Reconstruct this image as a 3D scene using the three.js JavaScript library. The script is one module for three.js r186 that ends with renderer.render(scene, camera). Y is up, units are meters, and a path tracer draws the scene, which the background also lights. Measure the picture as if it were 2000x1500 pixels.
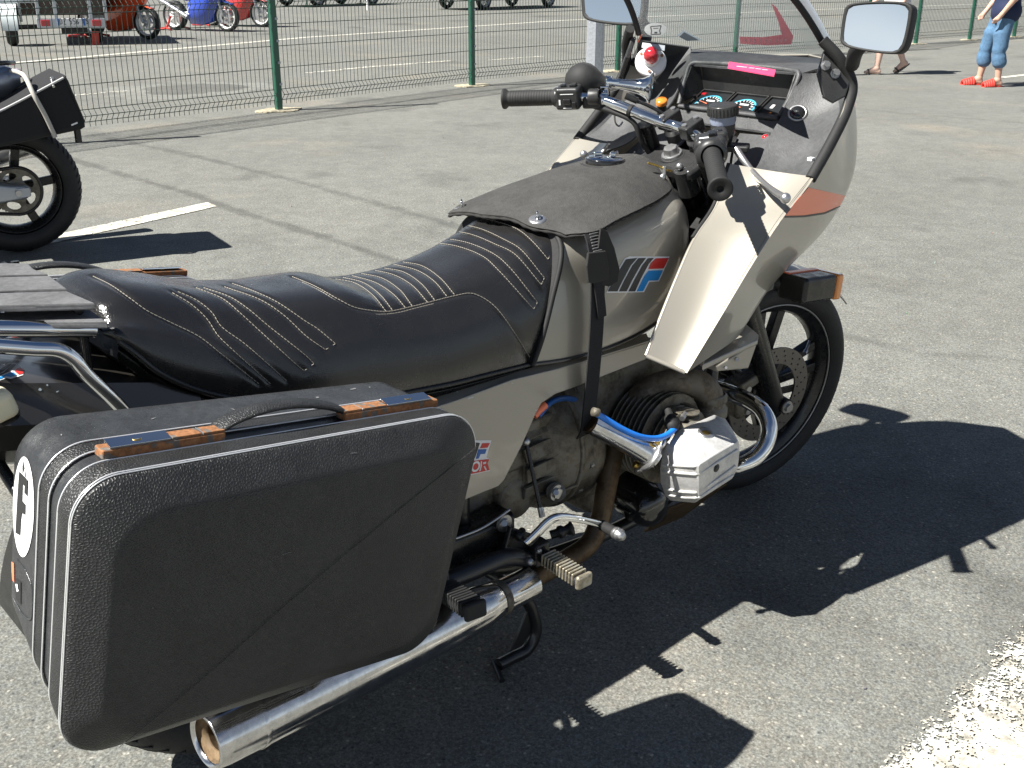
import * as THREE from 'three';
import { RoundedBoxGeometry } from 'three/addons/geometries/RoundedBoxGeometry.js';
import { ConvexGeometry } from 'three/addons/geometries/ConvexGeometry.js';
import { MarchingCubes } from 'three/addons/objects/MarchingCubes.js';
import { mergeGeometries, toCreasedNormals } from 'three/addons/utils/BufferGeometryUtils.js';

// ---------- camera (bike stands along +x, y up, its right side towards +z) ----------
const scene = new THREE.Scene();
const FPX = 2091, PITCH = 0.37246, ROLL = 0.0056, YAW = -0.84195, EYE = new THREE.Vector3(-0.7232, 1.3269, 1.537);
const camera = new THREE.PerspectiveCamera(2 * Math.atan(750 / FPX) * 180 / Math.PI, 4 / 3, 0.05, 4000);
const camF = new THREE.Vector3(Math.cos(YAW) * Math.cos(PITCH), -Math.sin(PITCH), Math.sin(YAW) * Math.cos(PITCH));
const r0 = new THREE.Vector3(-Math.sin(YAW), 0, Math.cos(YAW)), u0 = new THREE.Vector3().crossVectors(r0, camF);
const camR = r0.clone().multiplyScalar(Math.cos(ROLL)).addScaledVector(u0, Math.sin(ROLL));
const camU = u0.clone().multiplyScalar(Math.cos(ROLL)).addScaledVector(r0, -Math.sin(ROLL));
camera.position.copy(EYE);
camera.quaternion.setFromRotationMatrix(new THREE.Matrix4().makeBasis(camR, camU, camF.clone().negate()));
scene.add(camera);
// ---------- sun ----------
const SUN = new THREE.Vector3(-0.74, 1, -0.26).normalize();
const sun = new THREE.DirectionalLight(new THREE.Color().setRGB(1, 0.975, 0.92), 4.8);
sun.position.copy(SUN).multiplyScalar(60); sun.target.position.set(0, 0, 0);
sun.castShadow = true; sun.shadow.mapSize.set(4096, 4096); sun.shadow.radius = 1;
Object.assign(sun.shadow.camera, { left: -30, right: 30, top: 30, bottom: -30, near: 1, far: 140 });
scene.add(sun, sun.target);
// ---------- random and noise ----------
function rng(seed) { let s = seed >>> 0; return () => { s = (s + 0x6D2B79F5) | 0; let t = Math.imul(s ^ (s >>> 15), 1 | s); t = (t + Math.imul(t ^ (t >>> 7), 61 | t)) ^ t; return ((t ^ (t >>> 14)) >>> 0) / 4294967296; }; }
function hash(i, j, s) { let h = Math.imul(i | 0, 374761393) + Math.imul(j | 0, 668265263) + Math.imul(s | 0, 1442695041); h = Math.imul(h ^ (h >>> 13), 1274126177); return ((h ^ (h >>> 16)) >>> 0) / 4294967296; }
function vnoise(x, y, s = 1, per = 0) {
  const i = Math.floor(x), j = Math.floor(y), w = (k) => per ? ((k % per) + per) % per : k;
  let a = x - i, b = y - j; a = a * a * (3 - 2 * a); b = b * b * (3 - 2 * b);
  const h00 = hash(w(i), w(j), s), h10 = hash(w(i + 1), w(j), s), h01 = hash(w(i), w(j + 1), s), h11 = hash(w(i + 1), w(j + 1), s);
  return (h00 * (1 - a) + h10 * a) * (1 - b) + (h01 * (1 - a) + h11 * a) * b;
}
const fbm = (x, y, s = 1, o = 4) => { let v = 0, a = 0.5, t = 0; for (let k = 0; k < o; k++) { v += a * vnoise(x, y, s + k); t += a; a *= 0.5; x *= 2.03; y *= 2.03; } return v / t; };
function worley(x, y, s, per) { let d1 = 9, d2 = 9, id = 0; const i = Math.floor(x), j = Math.floor(y), w = (k) => ((k % per) + per) % per;
  for (let a = -1; a <= 1; a++) for (let b = -1; b <= 1; b++) { const ci = i + a, cj = j + b, px = ci + hash(w(ci), w(cj), s), py = cj + hash(w(ci), w(cj), s + 7), d = Math.hypot(px - x, py - y);
    if (d < d1) { d2 = d1; d1 = d; id = hash(w(ci), w(cj), s + 13); } else if (d < d2) d2 = d; }
  return [d1, d2, id]; }
// ---------- sky: clear summer air with a few high thin clouds ----------
{
  const W = 512, H = 256, d = new Float32Array(W * H * 4), skyDir = (el, az) => new THREE.Vector3(-Math.cos(az) * Math.cos(el), Math.sin(el), -Math.sin(az) * Math.cos(el));
  for (let j = 0; j < H; j++) for (let i = 0; i < W; i++) {
    const el = ((j + 0.5) / H - 0.5) * Math.PI, az = (i + 0.5) / W * 2 * Math.PI, up = Math.max(0, Math.sin(el)), k = Math.pow(1 - up, 4.2), o = (j * W + i) * 4, sd = Math.acos(Math.min(1, skyDir(el, az).dot(SUN)));
    const hz = 0.12 * Math.exp(-sd / 0.3); let r = 0.010 + 0.33 * k + hz, g = 0.026 + 0.37 * k + hz, b = 0.066 + 0.38 * k + hz * 0.9;
    if (up > 0.02) { const cx = Math.cos(az) * Math.cos(el) / (up + 0.25), cy = Math.sin(az) * Math.cos(el) / (up + 0.25);
      const c = Math.min(1, Math.max(0, fbm(cx * 1.5 + 9, cy * 1.5 + 4, 31, 5) - 0.5) * 3.4) * Math.min(1, up * 9) * 0.8 * (1 - up) ** 1.5; r += (0.40 - r) * c; g += (0.41 - g) * c; b += (0.43 - b) * c; }
    d[o] = r; d[o + 1] = g; d[o + 2] = b; d[o + 3] = 1;
  }
  const t = new THREE.DataTexture(d, W, H, THREE.RGBAFormat, THREE.FloatType);
  t.mapping = THREE.EquirectangularReflectionMapping; t.magFilter = t.minFilter = THREE.LinearFilter; t.needsUpdate = true;
  scene.background = t; scene.environment = t;
}
// ---------- exposure ----------
const renderer = new THREE.WebGLRenderer({ antialias: true });
renderer.setSize(1024, 768); renderer.shadowMap.enabled = true; renderer.shadowMap.type = THREE.PCFSoftShadowMap;
renderer.toneMapping = THREE.LinearToneMapping; renderer.toneMappingExposure = 2.4;

// ---------- pixels of the 2000 x 1500 photograph to points ----------
const V = (x, y, z) => new THREE.Vector3(x, y, z);
const ray = (px, py) => camF.clone().addScaledVector(camR, (px - 1000) / FPX).addScaledVector(camU, -(py - 750) / FPX);
const X = (px, py, x) => { const d = ray(px, py); return EYE.clone().addScaledVector(d, (x - EYE.x) / d.x); };
const Y = (px, py, y = 0) => { const d = ray(px, py); return EYE.clone().addScaledVector(d, (y - EYE.y) / d.y); };
const Z = (px, py, z) => { const d = ray(px, py); return EYE.clone().addScaledVector(d, (z - EYE.z) / d.z); };
const onPlane = (px, py, p, n) => { const d = ray(px, py); return EYE.clone().addScaledVector(d, p.clone().sub(EYE).dot(n) / d.dot(n)); };
const caster = new THREE.Raycaster(), DS = new THREE.MeshBasicMaterial({ side: THREE.DoubleSide });
function onMesh(px, py, mesh) { // the point of a mesh (in world coordinates) behind a pixel
  mesh.updateWorldMatrix(true, false); const keep = mesh.material; mesh.material = DS;
  const d = ray(px, py).normalize(); caster.set(EYE, d); const h = caster.intersectObject(mesh, false)[0]; mesh.material = keep;
  if (!h) return null; const n = h.face.normal.clone(); if (n.dot(d) > 0) n.negate(); return { p: h.point.clone(), n };
}
// ---------- textures ----------
function tex(n, fn, color, rep = 1) {
  const d = new Uint8Array(n * n * 4);
  for (let j = 0; j < n; j++) for (let i = 0; i < n; i++) { const v = fn(i / n, j / n), o = (j * n + i) * 4; if (Array.isArray(v)) { for (let k = 0; k < 3; k++) d[o + k] = Math.max(0, Math.min(255, v[k] * 255)); } else d[o] = d[o + 1] = d[o + 2] = Math.max(0, Math.min(255, v * 255)); d[o + 3] = 255; }
  const t = new THREE.DataTexture(d, n, n); t.wrapS = t.wrapT = THREE.RepeatWrapping; t.magFilter = THREE.LinearFilter; t.minFilter = THREE.LinearMipmapLinearFilter; t.generateMipmaps = true;
  if (color) t.colorSpace = THREE.SRGBColorSpace; t.repeat.set(rep, rep); t.needsUpdate = true; return t;
}
const pn = (u, v, f, s) => vnoise(u * f, v * f, s, f);
const asphaltRGB = tex(2048, (u, v) => {
  const [d1, d2, id] = worley(u * 560, v * 560, 3, 560), [e1, , id2] = worley(u * 190, v * 190, 5, 190);
  let g = 0.66 + (id - 0.5) * 0.17 + (pn(u, v, 1024, 4) - 0.5) * 0.16 - (d2 - d1 < 0.16 ? 0.09 : 0) + (pn(u, v, 40, 8) - 0.5) * 0.05;
  if (id2 > 0.955 && e1 < 0.22) g += 0.24; if (id2 < 0.035 && e1 < 0.24) g -= 0.15;
  const t = (id2 - 0.5) * 0.025; return [g * (1.005 + t), g * 1.005, g * (0.965 - t)];
}, true, 1 / 2.6);
const asphaltBump = tex(1024, (u, v) => { const [d1] = worley(u * 420, v * 420, 3, 420); return 0.75 - d1 * 0.55 + (pn(u, v, 500, 4) - 0.5) * 0.3; }, false, 1 / 2.6);
const grainTex = tex(512, (u, v) => { const [d1, d2] = worley(u * 46, v * 46, 21, 46); return 0.25 + 0.75 * Math.min(1, (d2 - d1) * 2.2) + (pn(u, v, 128, 3) - 0.5) * 0.15; }, false, 1 / 0.16);
const fineTex = tex(512, (u, v) => 0.5 + (pn(u, v, 256, 3) - 0.5) * 0.7 + (pn(u, v, 90, 5) - 0.5) * 0.4, false, 1 / 0.2);
const scuffTex = tex(512, (u, v) => 0.91 + (pn(u, v, 12, 3) - 0.5) * 0.14 + (pn(u, v, 60, 5) - 0.5) * 0.12 + (pn(u, v, 220, 9) - 0.5) * 0.12, true, 1 / 0.45);
const scuffRough = tex(512, (u, v) => 0.68 + (pn(u, v, 9, 13) - 0.5) * 0.5 + (pn(u, v, 40, 15) - 0.5) * 0.4 + (pn(u, v, 200, 17) - 0.5) * 0.2, false, 1 / 0.4);
const streakTex = tex(512, (u, v) => 0.6 + (vnoise(u * 8, v * 120, 3, 0) - 0.5) * 0.4 + (pn(u, v, 24, 6) - 0.5) * 0.5, false, 1 / 0.3);
const softTex = tex(256, (u, v) => 0.95 + (pn(u, v, 8, 3) - 0.5) * 0.1 + (pn(u, v, 30, 4) - 0.5) * 0.08, true, 1 / 0.12);
const rustTex = tex(256, (u, v) => { const a = pn(u, v, 20, 3) * 0.6 + pn(u, v, 70, 4) * 0.4, b = pn(u, v, 9, 8); return b > 0.74 ? [0.42 + a * 0.1, 0.4 + a * 0.1, 0.38 + a * 0.1] : [0.5 + a * 0.26, 0.33 + a * 0.22, 0.2 + a * 0.18]; }, true, 1 / 0.08);
const grimeTex = tex(512, (u, v) => { const a = pn(u, v, 10, 3) * 0.5 + pn(u, v, 40, 4) * 0.3 + pn(u, v, 150, 5) * 0.2; const g = 0.55 + a * 0.75; return [g * 1.03, g, g * 0.93]; }, true, 1 / 0.25);
// ---------- materials (linear base colours) ----------
const C = (r, g, b) => new THREE.Color().setRGB(r, g, b);
const mat = (c, rough, metal = 0, o = {}) => new THREE.MeshPhysicalMaterial({ color: Array.isArray(c) ? C(...c) : C(c, c, c), roughness: rough, metalness: metal, side: THREE.DoubleSide, ...o });
const M = {
  paint: mat([0.35, 0.325, 0.275], 0.38, 0.34, { clearcoat: 0.7, clearcoatRoughness: 0.05 }),
  paintDark: mat([0.035, 0.032, 0.028], 0.3, 0.3, { clearcoat: 1, clearcoatRoughness: 0.12 }),
  plastic: mat(0.028, 0.5, 0, { roughnessMap: scuffRough }), plasticDull: mat([0.078, 0.079, 0.081], 0.52, 0, { map: scuffTex, bumpMap: fineTex, bumpScale: 0.0004 }),
  gloss: mat(0.012, 0.18, 0, { clearcoat: 0.6 }),
  rubber: mat(0.016, 0.72, 0, { map: scuffTex }), tyre: mat(0.018, 0.68, 0, { map: scuffTex, bumpMap: fineTex, bumpScale: 0.0006 }),
  leather: mat([0.0155, 0.0152, 0.0152], 0.36, 0, { bumpMap: grainTex, bumpScale: 0.0002, roughnessMap: scuffRough, clearcoat: 0.35, clearcoatRoughness: 0.2 }),
  cover: mat([0.05, 0.048, 0.045], 0.78, 0, { map: scuffTex, bumpMap: fineTex, bumpScale: 0.0006 }), coverEdge: mat([0.02, 0.019, 0.018], 0.85),
  thread: mat([0.33, 0.30, 0.25], 0.9), caseGrain: mat([0.026, 0.0265, 0.0265], 0.42, 0, { bumpMap: grainTex, bumpScale: 0.0008, map: scuffTex }),
  caseSmooth: mat([0.042, 0.044, 0.046], 0.46, 0, { map: scuffTex, roughnessMap: scuffRough, bumpMap: fineTex, bumpScale: 0.0003 }),
  trim: mat(0.85, 0.32, 0.6), chrome: mat([0.78, 0.79, 0.8], 0.07, 1), chromeWorn: mat([0.72, 0.71, 0.70], 0.27, 1, { roughnessMap: streakTex, map: softTex }),
  steel: mat(0.5, 0.35, 0.9), alu: mat([0.68, 0.67, 0.65], 0.5, 0.45, { map: softTex, bumpMap: fineTex, bumpScale: 0.0003 }), aluDark: mat([0.2, 0.19, 0.175], 0.58, 0.5, { map: grimeTex, bumpMap: fineTex, bumpScale: 0.0006 }),
  black: mat(0.012, 0.45, 0, { roughnessMap: scuffRough }), frame: mat(0.014, 0.35, 0, { clearcoat: 0.3 }),
  rust: mat([0.72, 0.68, 0.64], 0.85, 0, { map: rustTex }), exhaustBrown: mat([0.12, 0.085, 0.055], 0.5, 0.7, { map: grimeTex }), intake: mat([0.17, 0.15, 0.13], 0.65, 0.3, { map: grimeTex }),
  white: mat(0.78, 0.5), cream: mat([0.8, 0.72, 0.5], 0.35), redLens: mat([0.5, 0.02, 0.03], 0.15, 0, { clearcoat: 1 }), orangeLens: mat([0.75, 0.24, 0.03], 0.2, 0, { clearcoat: 1 }),
  orange: mat([0.95, 0.22, 0.10], 0.4, 0, { clearcoat: 0.4 }), red: mat([0.55, 0.03, 0.025], 0.35), blue: mat([0.02, 0.25, 0.62], 0.35), navy: mat([0.02, 0.11, 0.38], 0.4), stickerBlack: mat([0.02, 0.02, 0.022], 0.4),
  gauge: mat([0.012, 0.014, 0.016], 0.4), gaugeBlue: mat([0.06, 0.38, 0.55], 0.5), pink: mat([0.7, 0.06, 0.16], 0.5),
  glass: mat([0.86, 0.89, 0.89], 0.28, 0, { transmission: 0.9, thickness: 0, ior: 1.5 }), lens: mat([0.95, 0.97, 0.97], 0.02, 0, { transmission: 1, thickness: 0 }), mirror: mat([0.92, 0.96, 0.96], 0.015, 1),
  cable: mat([0.015, 0.2, 0.75], 0.35), green: mat([0.008, 0.085, 0.05], 0.38, 0, { clearcoat: 0.4 }), wire: mat([0.03, 0.05, 0.038], 0.5), galv: mat([0.45, 0.47, 0.5], 0.5, 0.5, { map: softTex }),
  concrete: mat([0.42, 0.39, 0.32], 0.95, 0, { map: grimeTex }), brass: mat([0.6, 0.42, 0.12], 0.35, 1), fabric: mat([0.012, 0.012, 0.014], 0.9, 0, { bumpMap: fineTex, bumpScale: 0.0006 }),
};
// ---------- geometry helpers ----------
const norm = (g) => { if (g.index) g = g.toNonIndexed(); for (const k of Object.keys(g.attributes)) if (!['position', 'normal', 'uv'].includes(k)) g.deleteAttribute(k); if (!g.attributes.normal) g.computeVertexNormals(); g.morphAttributes = {}; g.userData = {}; return g; };
function boxUV(g) { // uv in metres from the dominant axis of each triangle
  const p = g.attributes.position, uv = new Float32Array(p.count * 2), a = V(), b = V(), c = V(), n = V();
  for (let i = 0; i < p.count; i += 3) { a.fromBufferAttribute(p, i); b.fromBufferAttribute(p, i + 1); c.fromBufferAttribute(p, i + 2); n.crossVectors(V().subVectors(b, a), V().subVectors(c, a));
    const ax = Math.abs(n.x), ay = Math.abs(n.y), az = Math.abs(n.z), k = ay >= ax && ay >= az ? 1 : ax >= az ? 0 : 2;
    [a, b, c].forEach((q, m) => { uv[(i + m) * 2] = k === 0 ? q.z : q.x; uv[(i + m) * 2 + 1] = k === 1 ? q.z : q.y; }); }
  g.setAttribute('uv', new THREE.BufferAttribute(uv, 2)); return g;
}
function mesh(name, geos, m, parent, keepUV) {
  geos = (Array.isArray(geos) ? geos : [geos]).map(norm); let g = geos.length > 1 ? mergeGeometries(geos.map((q) => { if (!q.attributes.uv) boxUV(q); return q; })) : geos[0];
  if (!keepUV) boxUV(g); const o = new THREE.Mesh(g, m); o.name = name; o.castShadow = o.receiveShadow = true; if (parent) parent.add(o); return o;
}
const taken = {}; const numbered = (n) => { const k = taken[n] = (taken[n] ?? -1) + 1; return k ? n + '_' + String(k).padStart(3, '0') : n; };
function thing(name, label, category, group) { const o = new THREE.Group(); o.name = numbered(name); o.userData = { label, category }; if (group) o.userData.group = group; scene.add(o); return o; }
function group(name, parent) { const o = new THREE.Group(); o.name = name; parent.add(o); return o; }
function single(name, geos, m, label, category, grp, keepUV) { const o = mesh(numbered(name), geos, m, scene, keepUV); o.userData = { label, category }; if (grp) o.userData.group = grp; return o; }
function structure(name, geos, m, keepUV) { const o = mesh(numbered(name), geos, m, scene, keepUV); o.userData = { kind: 'structure' }; return o; }
const basis = (dir) => { const q = new THREE.Quaternion().setFromUnitVectors(V(0, 1, 0), dir.clone().normalize()); return new THREE.Matrix4().makeRotationFromQuaternion(q); };
const cyl = (a, b, r1, r2 = r1, seg = 20) => { const d = b.clone().sub(a), g = new THREE.CylinderGeometry(r2, r1, d.length(), seg); g.applyMatrix4(basis(d)); const c = a.clone().add(b).multiplyScalar(0.5); return g.translate(c.x, c.y, c.z); };
const lathe = (prof, a, dir, seg = 32) => { const g = new THREE.LatheGeometry(prof.map(([r, h]) => new THREE.Vector2(Math.max(r, 1e-5), h)), seg); g.applyMatrix4(basis(dir)); return g.translate(a.x, a.y, a.z); };
const ball = (c, r, s = 16) => new THREE.SphereGeometry(r, s, s * 0.75 | 0).translate(c.x, c.y, c.z);
const box = (c, w, h, d, r = 0.003, rot) => { const g = new RoundedBoxGeometry(w, h, d, 2, Math.min(r, w / 2.01, h / 2.01, d / 2.01)); if (rot) g.applyMatrix4(rot.isMatrix4 ? rot : new THREE.Matrix4().makeRotationFromEuler(new THREE.Euler(...rot))); return g.translate(c.x, c.y, c.z); };
const axes = (x, y) => { x = x.clone().normalize(); const z = V().crossVectors(x, y).normalize(); return new THREE.Matrix4().makeBasis(x, V().crossVectors(z, x), z); };
function rings(rs, closed = true, caps = true) { // skin over rings of points
  const n = rs[0].length, pos = [], idx = []; rs.forEach((r) => r.forEach((p) => pos.push(p.x, p.y, p.z)));
  const m = closed ? n : n - 1;
  for (let i = 0; i < rs.length - 1; i++) for (let j = 0; j < m; j++) { const a = i * n + j, b = i * n + (j + 1) % n, c = a + n, d = b + n; idx.push(a, b, d, a, d, c); }
  const g = new THREE.BufferGeometry(); g.setAttribute('position', new THREE.Float32BufferAttribute(pos, 3)); g.setIndex(idx); g.computeVertexNormals(); const out = [norm(g)];
  if (caps && closed) for (const [r, s] of [[rs[0], 1], [rs[rs.length - 1], 0]]) { const c = V(); r.forEach((p) => c.add(p)); c.divideScalar(n); const q = []; for (let j = 0; j < n; j++) { const a = r[j], b = r[(j + 1) % n]; q.push(c.x, c.y, c.z); (s ? [b, a] : [a, b]).forEach((p) => q.push(p.x, p.y, p.z)); }
    const h = new THREE.BufferGeometry(); h.setAttribute('position', new THREE.Float32BufferAttribute(q, 3)); h.computeVertexNormals(); out.push(h); }
  out.forEach((q) => boxUV(q)); return out.length > 1 ? mergeGeometries(out) : out[0];
}
const curve = (pts, closed = false, t = 0.5) => new THREE.CatmullRomCurve3(pts, closed, 'centripetal', t);
function tube(pts, r, seg = 40, rad = 12, straight = false) { // r: number or function of 0..1
  const c = straight ? (() => { const p = new THREE.CurvePath(); for (let i = 0; i < pts.length - 1; i++) p.add(new THREE.LineCurve3(pts[i], pts[i + 1])); return p; })() : curve(pts);
  const f = typeof r === 'function' ? r : () => r, rs = []; let nrm = null, prev = null;
  for (let i = 0; i <= seg; i++) { const t = i / seg, p = c.getPointAt(t), tan = c.getTangentAt(t);
    if (!nrm) { nrm = Math.abs(tan.y) < 0.9 ? V(0, 1, 0) : V(1, 0, 0); } nrm.addScaledVector(tan, -nrm.dot(tan)).normalize(); const bin = V().crossVectors(tan, nrm), ring = [], rr = f(t);
    for (let k = 0; k < rad; k++) { const a = k / rad * 2 * Math.PI; ring.push(p.clone().addScaledVector(nrm, Math.cos(a) * rr).addScaledVector(bin, Math.sin(a) * rr)); } rs.push(ring); }
  return rings(rs);
}
function plate(pts, th, bevel = 0.0015, n0) { // flat polygon of 3D points, its outside at the points, th thick behind
  const n = n0 ? n0.clone().normalize() : V(); if (!n0) { for (let i = 0; i < pts.length; i++) { const a = pts[i], b = pts[(i + 1) % pts.length]; n.x += (a.y - b.y) * (a.z + b.z); n.y += (a.z - b.z) * (a.x + b.x); n.z += (a.x - b.x) * (a.y + b.y); } n.normalize(); if (n.dot(EYE.clone().sub(pts[0])) < 0) n.negate(); }
  const u = pts[1].clone().sub(pts[0]); u.addScaledVector(n, -u.dot(n)).normalize(); const v = V().crossVectors(n, u), o = pts[0];
  const q = pts.map((p) => new THREE.Vector2(p.clone().sub(o).dot(u), p.clone().sub(o).dot(v)));
  const off = pts.reduce((s, p) => s + p.clone().sub(o).dot(n), 0) / pts.length;
  const g = new THREE.ExtrudeGeometry(new THREE.Shape(q), { depth: Math.max(th - 2 * bevel, 1e-4), bevelEnabled: bevel > 0, bevelThickness: bevel, bevelSize: bevel, bevelOffset: -bevel, bevelSegments: 2, steps: 1 });
  g.translate(0, 0, -th + bevel + off); g.applyMatrix4(new THREE.Matrix4().makeBasis(u, v, n).setPosition(o)); return g;
}
function sheet(fn, nu, nv, th = 0) { // surface fn(u, v), with a second skin th behind it
  const pos = [], idx = [], P = []; for (let j = 0; j <= nv; j++) for (let i = 0; i <= nu; i++) P.push(fn(i / nu, j / nv));
  const g = new THREE.BufferGeometry(); P.forEach((p) => pos.push(p.x, p.y, p.z));
  for (let j = 0; j < nv; j++) for (let i = 0; i < nu; i++) { const a = j * (nu + 1) + i, b = a + 1, c = a + nu + 1, d = c + 1; idx.push(a, b, d, a, d, c); }
  g.setAttribute('position', new THREE.Float32BufferAttribute(pos, 3)); g.setIndex(idx); g.computeVertexNormals(); if (!th) return g;
  const nn = g.attributes.normal, back = P.map((p, i) => p.clone().addScaledVector(V(nn.getX(i), nn.getY(i), nn.getZ(i)), -th)), b2 = new THREE.BufferGeometry(), edge = [];
  b2.setAttribute('position', new THREE.Float32BufferAttribute(back.flatMap((p) => [p.x, p.y, p.z]), 3)); b2.setIndex([...idx].reverse()); b2.computeVertexNormals();
  const loop = []; for (let i = 0; i < nu; i++) loop.push(i); for (let j = 0; j < nv; j++) loop.push(j * (nu + 1) + nu); for (let i = nu; i > 0; i--) loop.push(nv * (nu + 1) + i); for (let j = nv; j > 0; j--) loop.push(j * (nu + 1));
  loop.forEach((a, k) => { const b = loop[(k + 1) % loop.length]; for (const q of [P[a], back[a], back[b], P[a], back[b], P[b]]) edge.push(q.x, q.y, q.z); });
  const e = new THREE.BufferGeometry(); e.setAttribute('position', new THREE.Float32BufferAttribute(edge, 3)); e.computeVertexNormals();
  const all = [norm(g), norm(b2), e]; all.forEach(boxUV); return mergeGeometries(all);
}
const mirrorZ = (g) => { g = norm(g.clone()); g.scale(1, 1, -1); const p = g.attributes.position, n = g.attributes.normal; for (const a of [p, n]) for (let i = 0; i < a.count; i += 3) for (let k = 0; k < 3; k++) { const s = a.array[(i + 1) * 3 + k]; a.array[(i + 1) * 3 + k] = a.array[(i + 2) * 3 + k]; a.array[(i + 2) * 3 + k] = s; } g.attributes.uv = undefined; delete g.attributes.uv; return g; };
const lerp = (a, b, t) => a + (b - a) * t, lp = (a, b, t) => a.clone().lerp(b, t);
const nut = (p, dir, r = 0.009, h = 0.008) => { dir = dir.clone().normalize(); return [cyl(p, p.clone().addScaledVector(dir, h), r, r * 0.96, 6), cyl(p.clone().addScaledVector(dir, -0.002), p.clone().addScaledVector(dir, 0.0022), r * 1.45, r * 1.4, 18)]; };
function decal(poly, target, lift, m, parent, name, sub = 10) { // a thin sticker whose outline, in photo pixels, is laid on a mesh
  const pts = poly.map(([x, y]) => new THREE.Vector2(x, y)), tri = THREE.ShapeUtils.triangulateShape(pts, []); const out = [];
  const seen = new Map(), put = (q) => { const k = q.x.toFixed(3) + ',' + q.y.toFixed(3); if (!seen.has(k)) { const h = onMesh(q.x, q.y, target); seen.set(k, h ? parent.worldToLocal(h.p.addScaledVector(h.n, lift)) : null); } return seen.get(k); };
  const div = (a, b, c, k) => { if (k === 0) { const P = [a, b, c].map(put); if (P.every(Boolean)) P.forEach((p) => out.push(p.x, p.y, p.z)); return; } const ab = a.clone().add(b).multiplyScalar(0.5), bc = b.clone().add(c).multiplyScalar(0.5), ca = c.clone().add(a).multiplyScalar(0.5); div(a, ab, ca, k - 1); div(ab, b, bc, k - 1); div(ca, bc, c, k - 1); div(ab, bc, ca, k - 1); };
  for (const [a, b, c] of tri) div(pts[a], pts[b], pts[c], sub > 4 ? 2 : 1);
  const g = new THREE.BufferGeometry(); g.setAttribute('position', new THREE.Float32BufferAttribute(out, 3)); g.computeVertexNormals(); return mesh(name, g, m, parent);
}

function chips(list, target, m, name, seed) { // small bare or dusty marks seen in the photograph: [x, y, half width, half height, slant]
  const r = rng(seed); for (const [x, y, w, h, k = 0] of list) { const n = 9, l = Array.from({ length: n }, (_, i) => { const a = i / n * 2 * Math.PI, q = 0.6 + 0.6 * r(); return [x + Math.cos(a) * w * q, y + Math.sin(a) * h * q + Math.cos(a) * w * k]; }); const o = decal(l, target, 0.0007, m, target, name, 4); if (!o.geometry.attributes.position.count) target.remove(o); }
}
// ================= setting: ground, paint, fence =================
const seg2 = (p, a, b) => { const dx = b.x - a.x, dz = b.z - a.z, t = Math.max(0, Math.min(1, ((p.x - a.x) * dx + (p.z - a.z) * dz) / (dx * dx + dz * dz))); return Math.hypot(p.x - a.x - t * dx, p.z - a.z - t * dz); };
const line2 = (px) => px.map(([x, y]) => Y(x, y));
const seams = [ // tar-sealed joints in the asphalt
  [line2([[90, 290], [120, 303], [210, 333], [360, 375], [510, 426], [640, 465], [770, 508], [1000, 580]]), 0.045, 0.62],
  [line2([[215, 270], [240, 276], [360, 300], [480, 330], [600, 360], [710, 390], [860, 432], [1010, 480]]), 0.05, 0.7],
  [line2([[60, 295], [400, 247], [545, 228], [760, 201], [930, 180], [1100, 160], [1250, 148]]), 0.05, 0.55],
  [line2([[1640, 655], [1800, 690], [2000, 705], [2200, 715]]), 0.035, 0.78], [line2([[1600, 205], [1800, 225], [2000, 240]]), 0.08, 0.86],
  [line2([[40, 106], [300, 86], [550, 64], [800, 46], [1100, 30], [1600, 8]]), 0.1, 0.45],
];
const manhole = Y(370, 175);
function tint(x, z) {
  let v = 0.42 * (0.86 + 0.22 * fbm(x * 0.55 + 3, z * 0.55 + 8, 5, 4) + 0.16 * (fbm(x * 3.1, z * 3.1, 15, 3) - 0.5)), warm = 0.03 * (fbm(x * 0.8 + 40, z * 0.8, 25, 3) - 0.5);
  const p = { x, z };
  if (z > -32 && x > -6 && x < 40 && z < 4) {
    for (const [l, w, k] of seams) for (let i = 0; i < l.length - 1; i++) { if (Math.min(l[i].z, l[i + 1].z) - 0.3 > z || Math.max(l[i].z, l[i + 1].z) + 0.3 < z) continue; const d = seg2(p, l[i], l[i + 1]) + (fbm(x * 9, z * 9, 45, 3) - 0.5) * w * 1.6; if (d < w) { v *= lerp(k, 1, Math.max(0, d / w) ** 3); break; } }
    const h = fbm(x * 1.3 + 11, z * 1.3 + 17, 65, 4); if (h > 0.62) { v *= 1 + (h - 0.62) * 0.7; warm += (h - 0.62) * 0.35; }
    const s = fbm(x * 2.2 + 31, z * 2.2 + 7, 75, 4); if (s > 0.66) v *= 1 - (s - 0.66) * 1.5;
    const dm = Math.hypot((x - manhole.x) * 0.8, z - manhole.z) + (fbm(x * 3, z * 3, 91, 3) - 0.5) * 0.5; if (dm < 0.75) v *= dm < 0.5 ? 0.72 : 1.2;
  }
  return [v * (0.995 + warm), v * 0.995, v * (0.975 - warm)];
}
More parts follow.
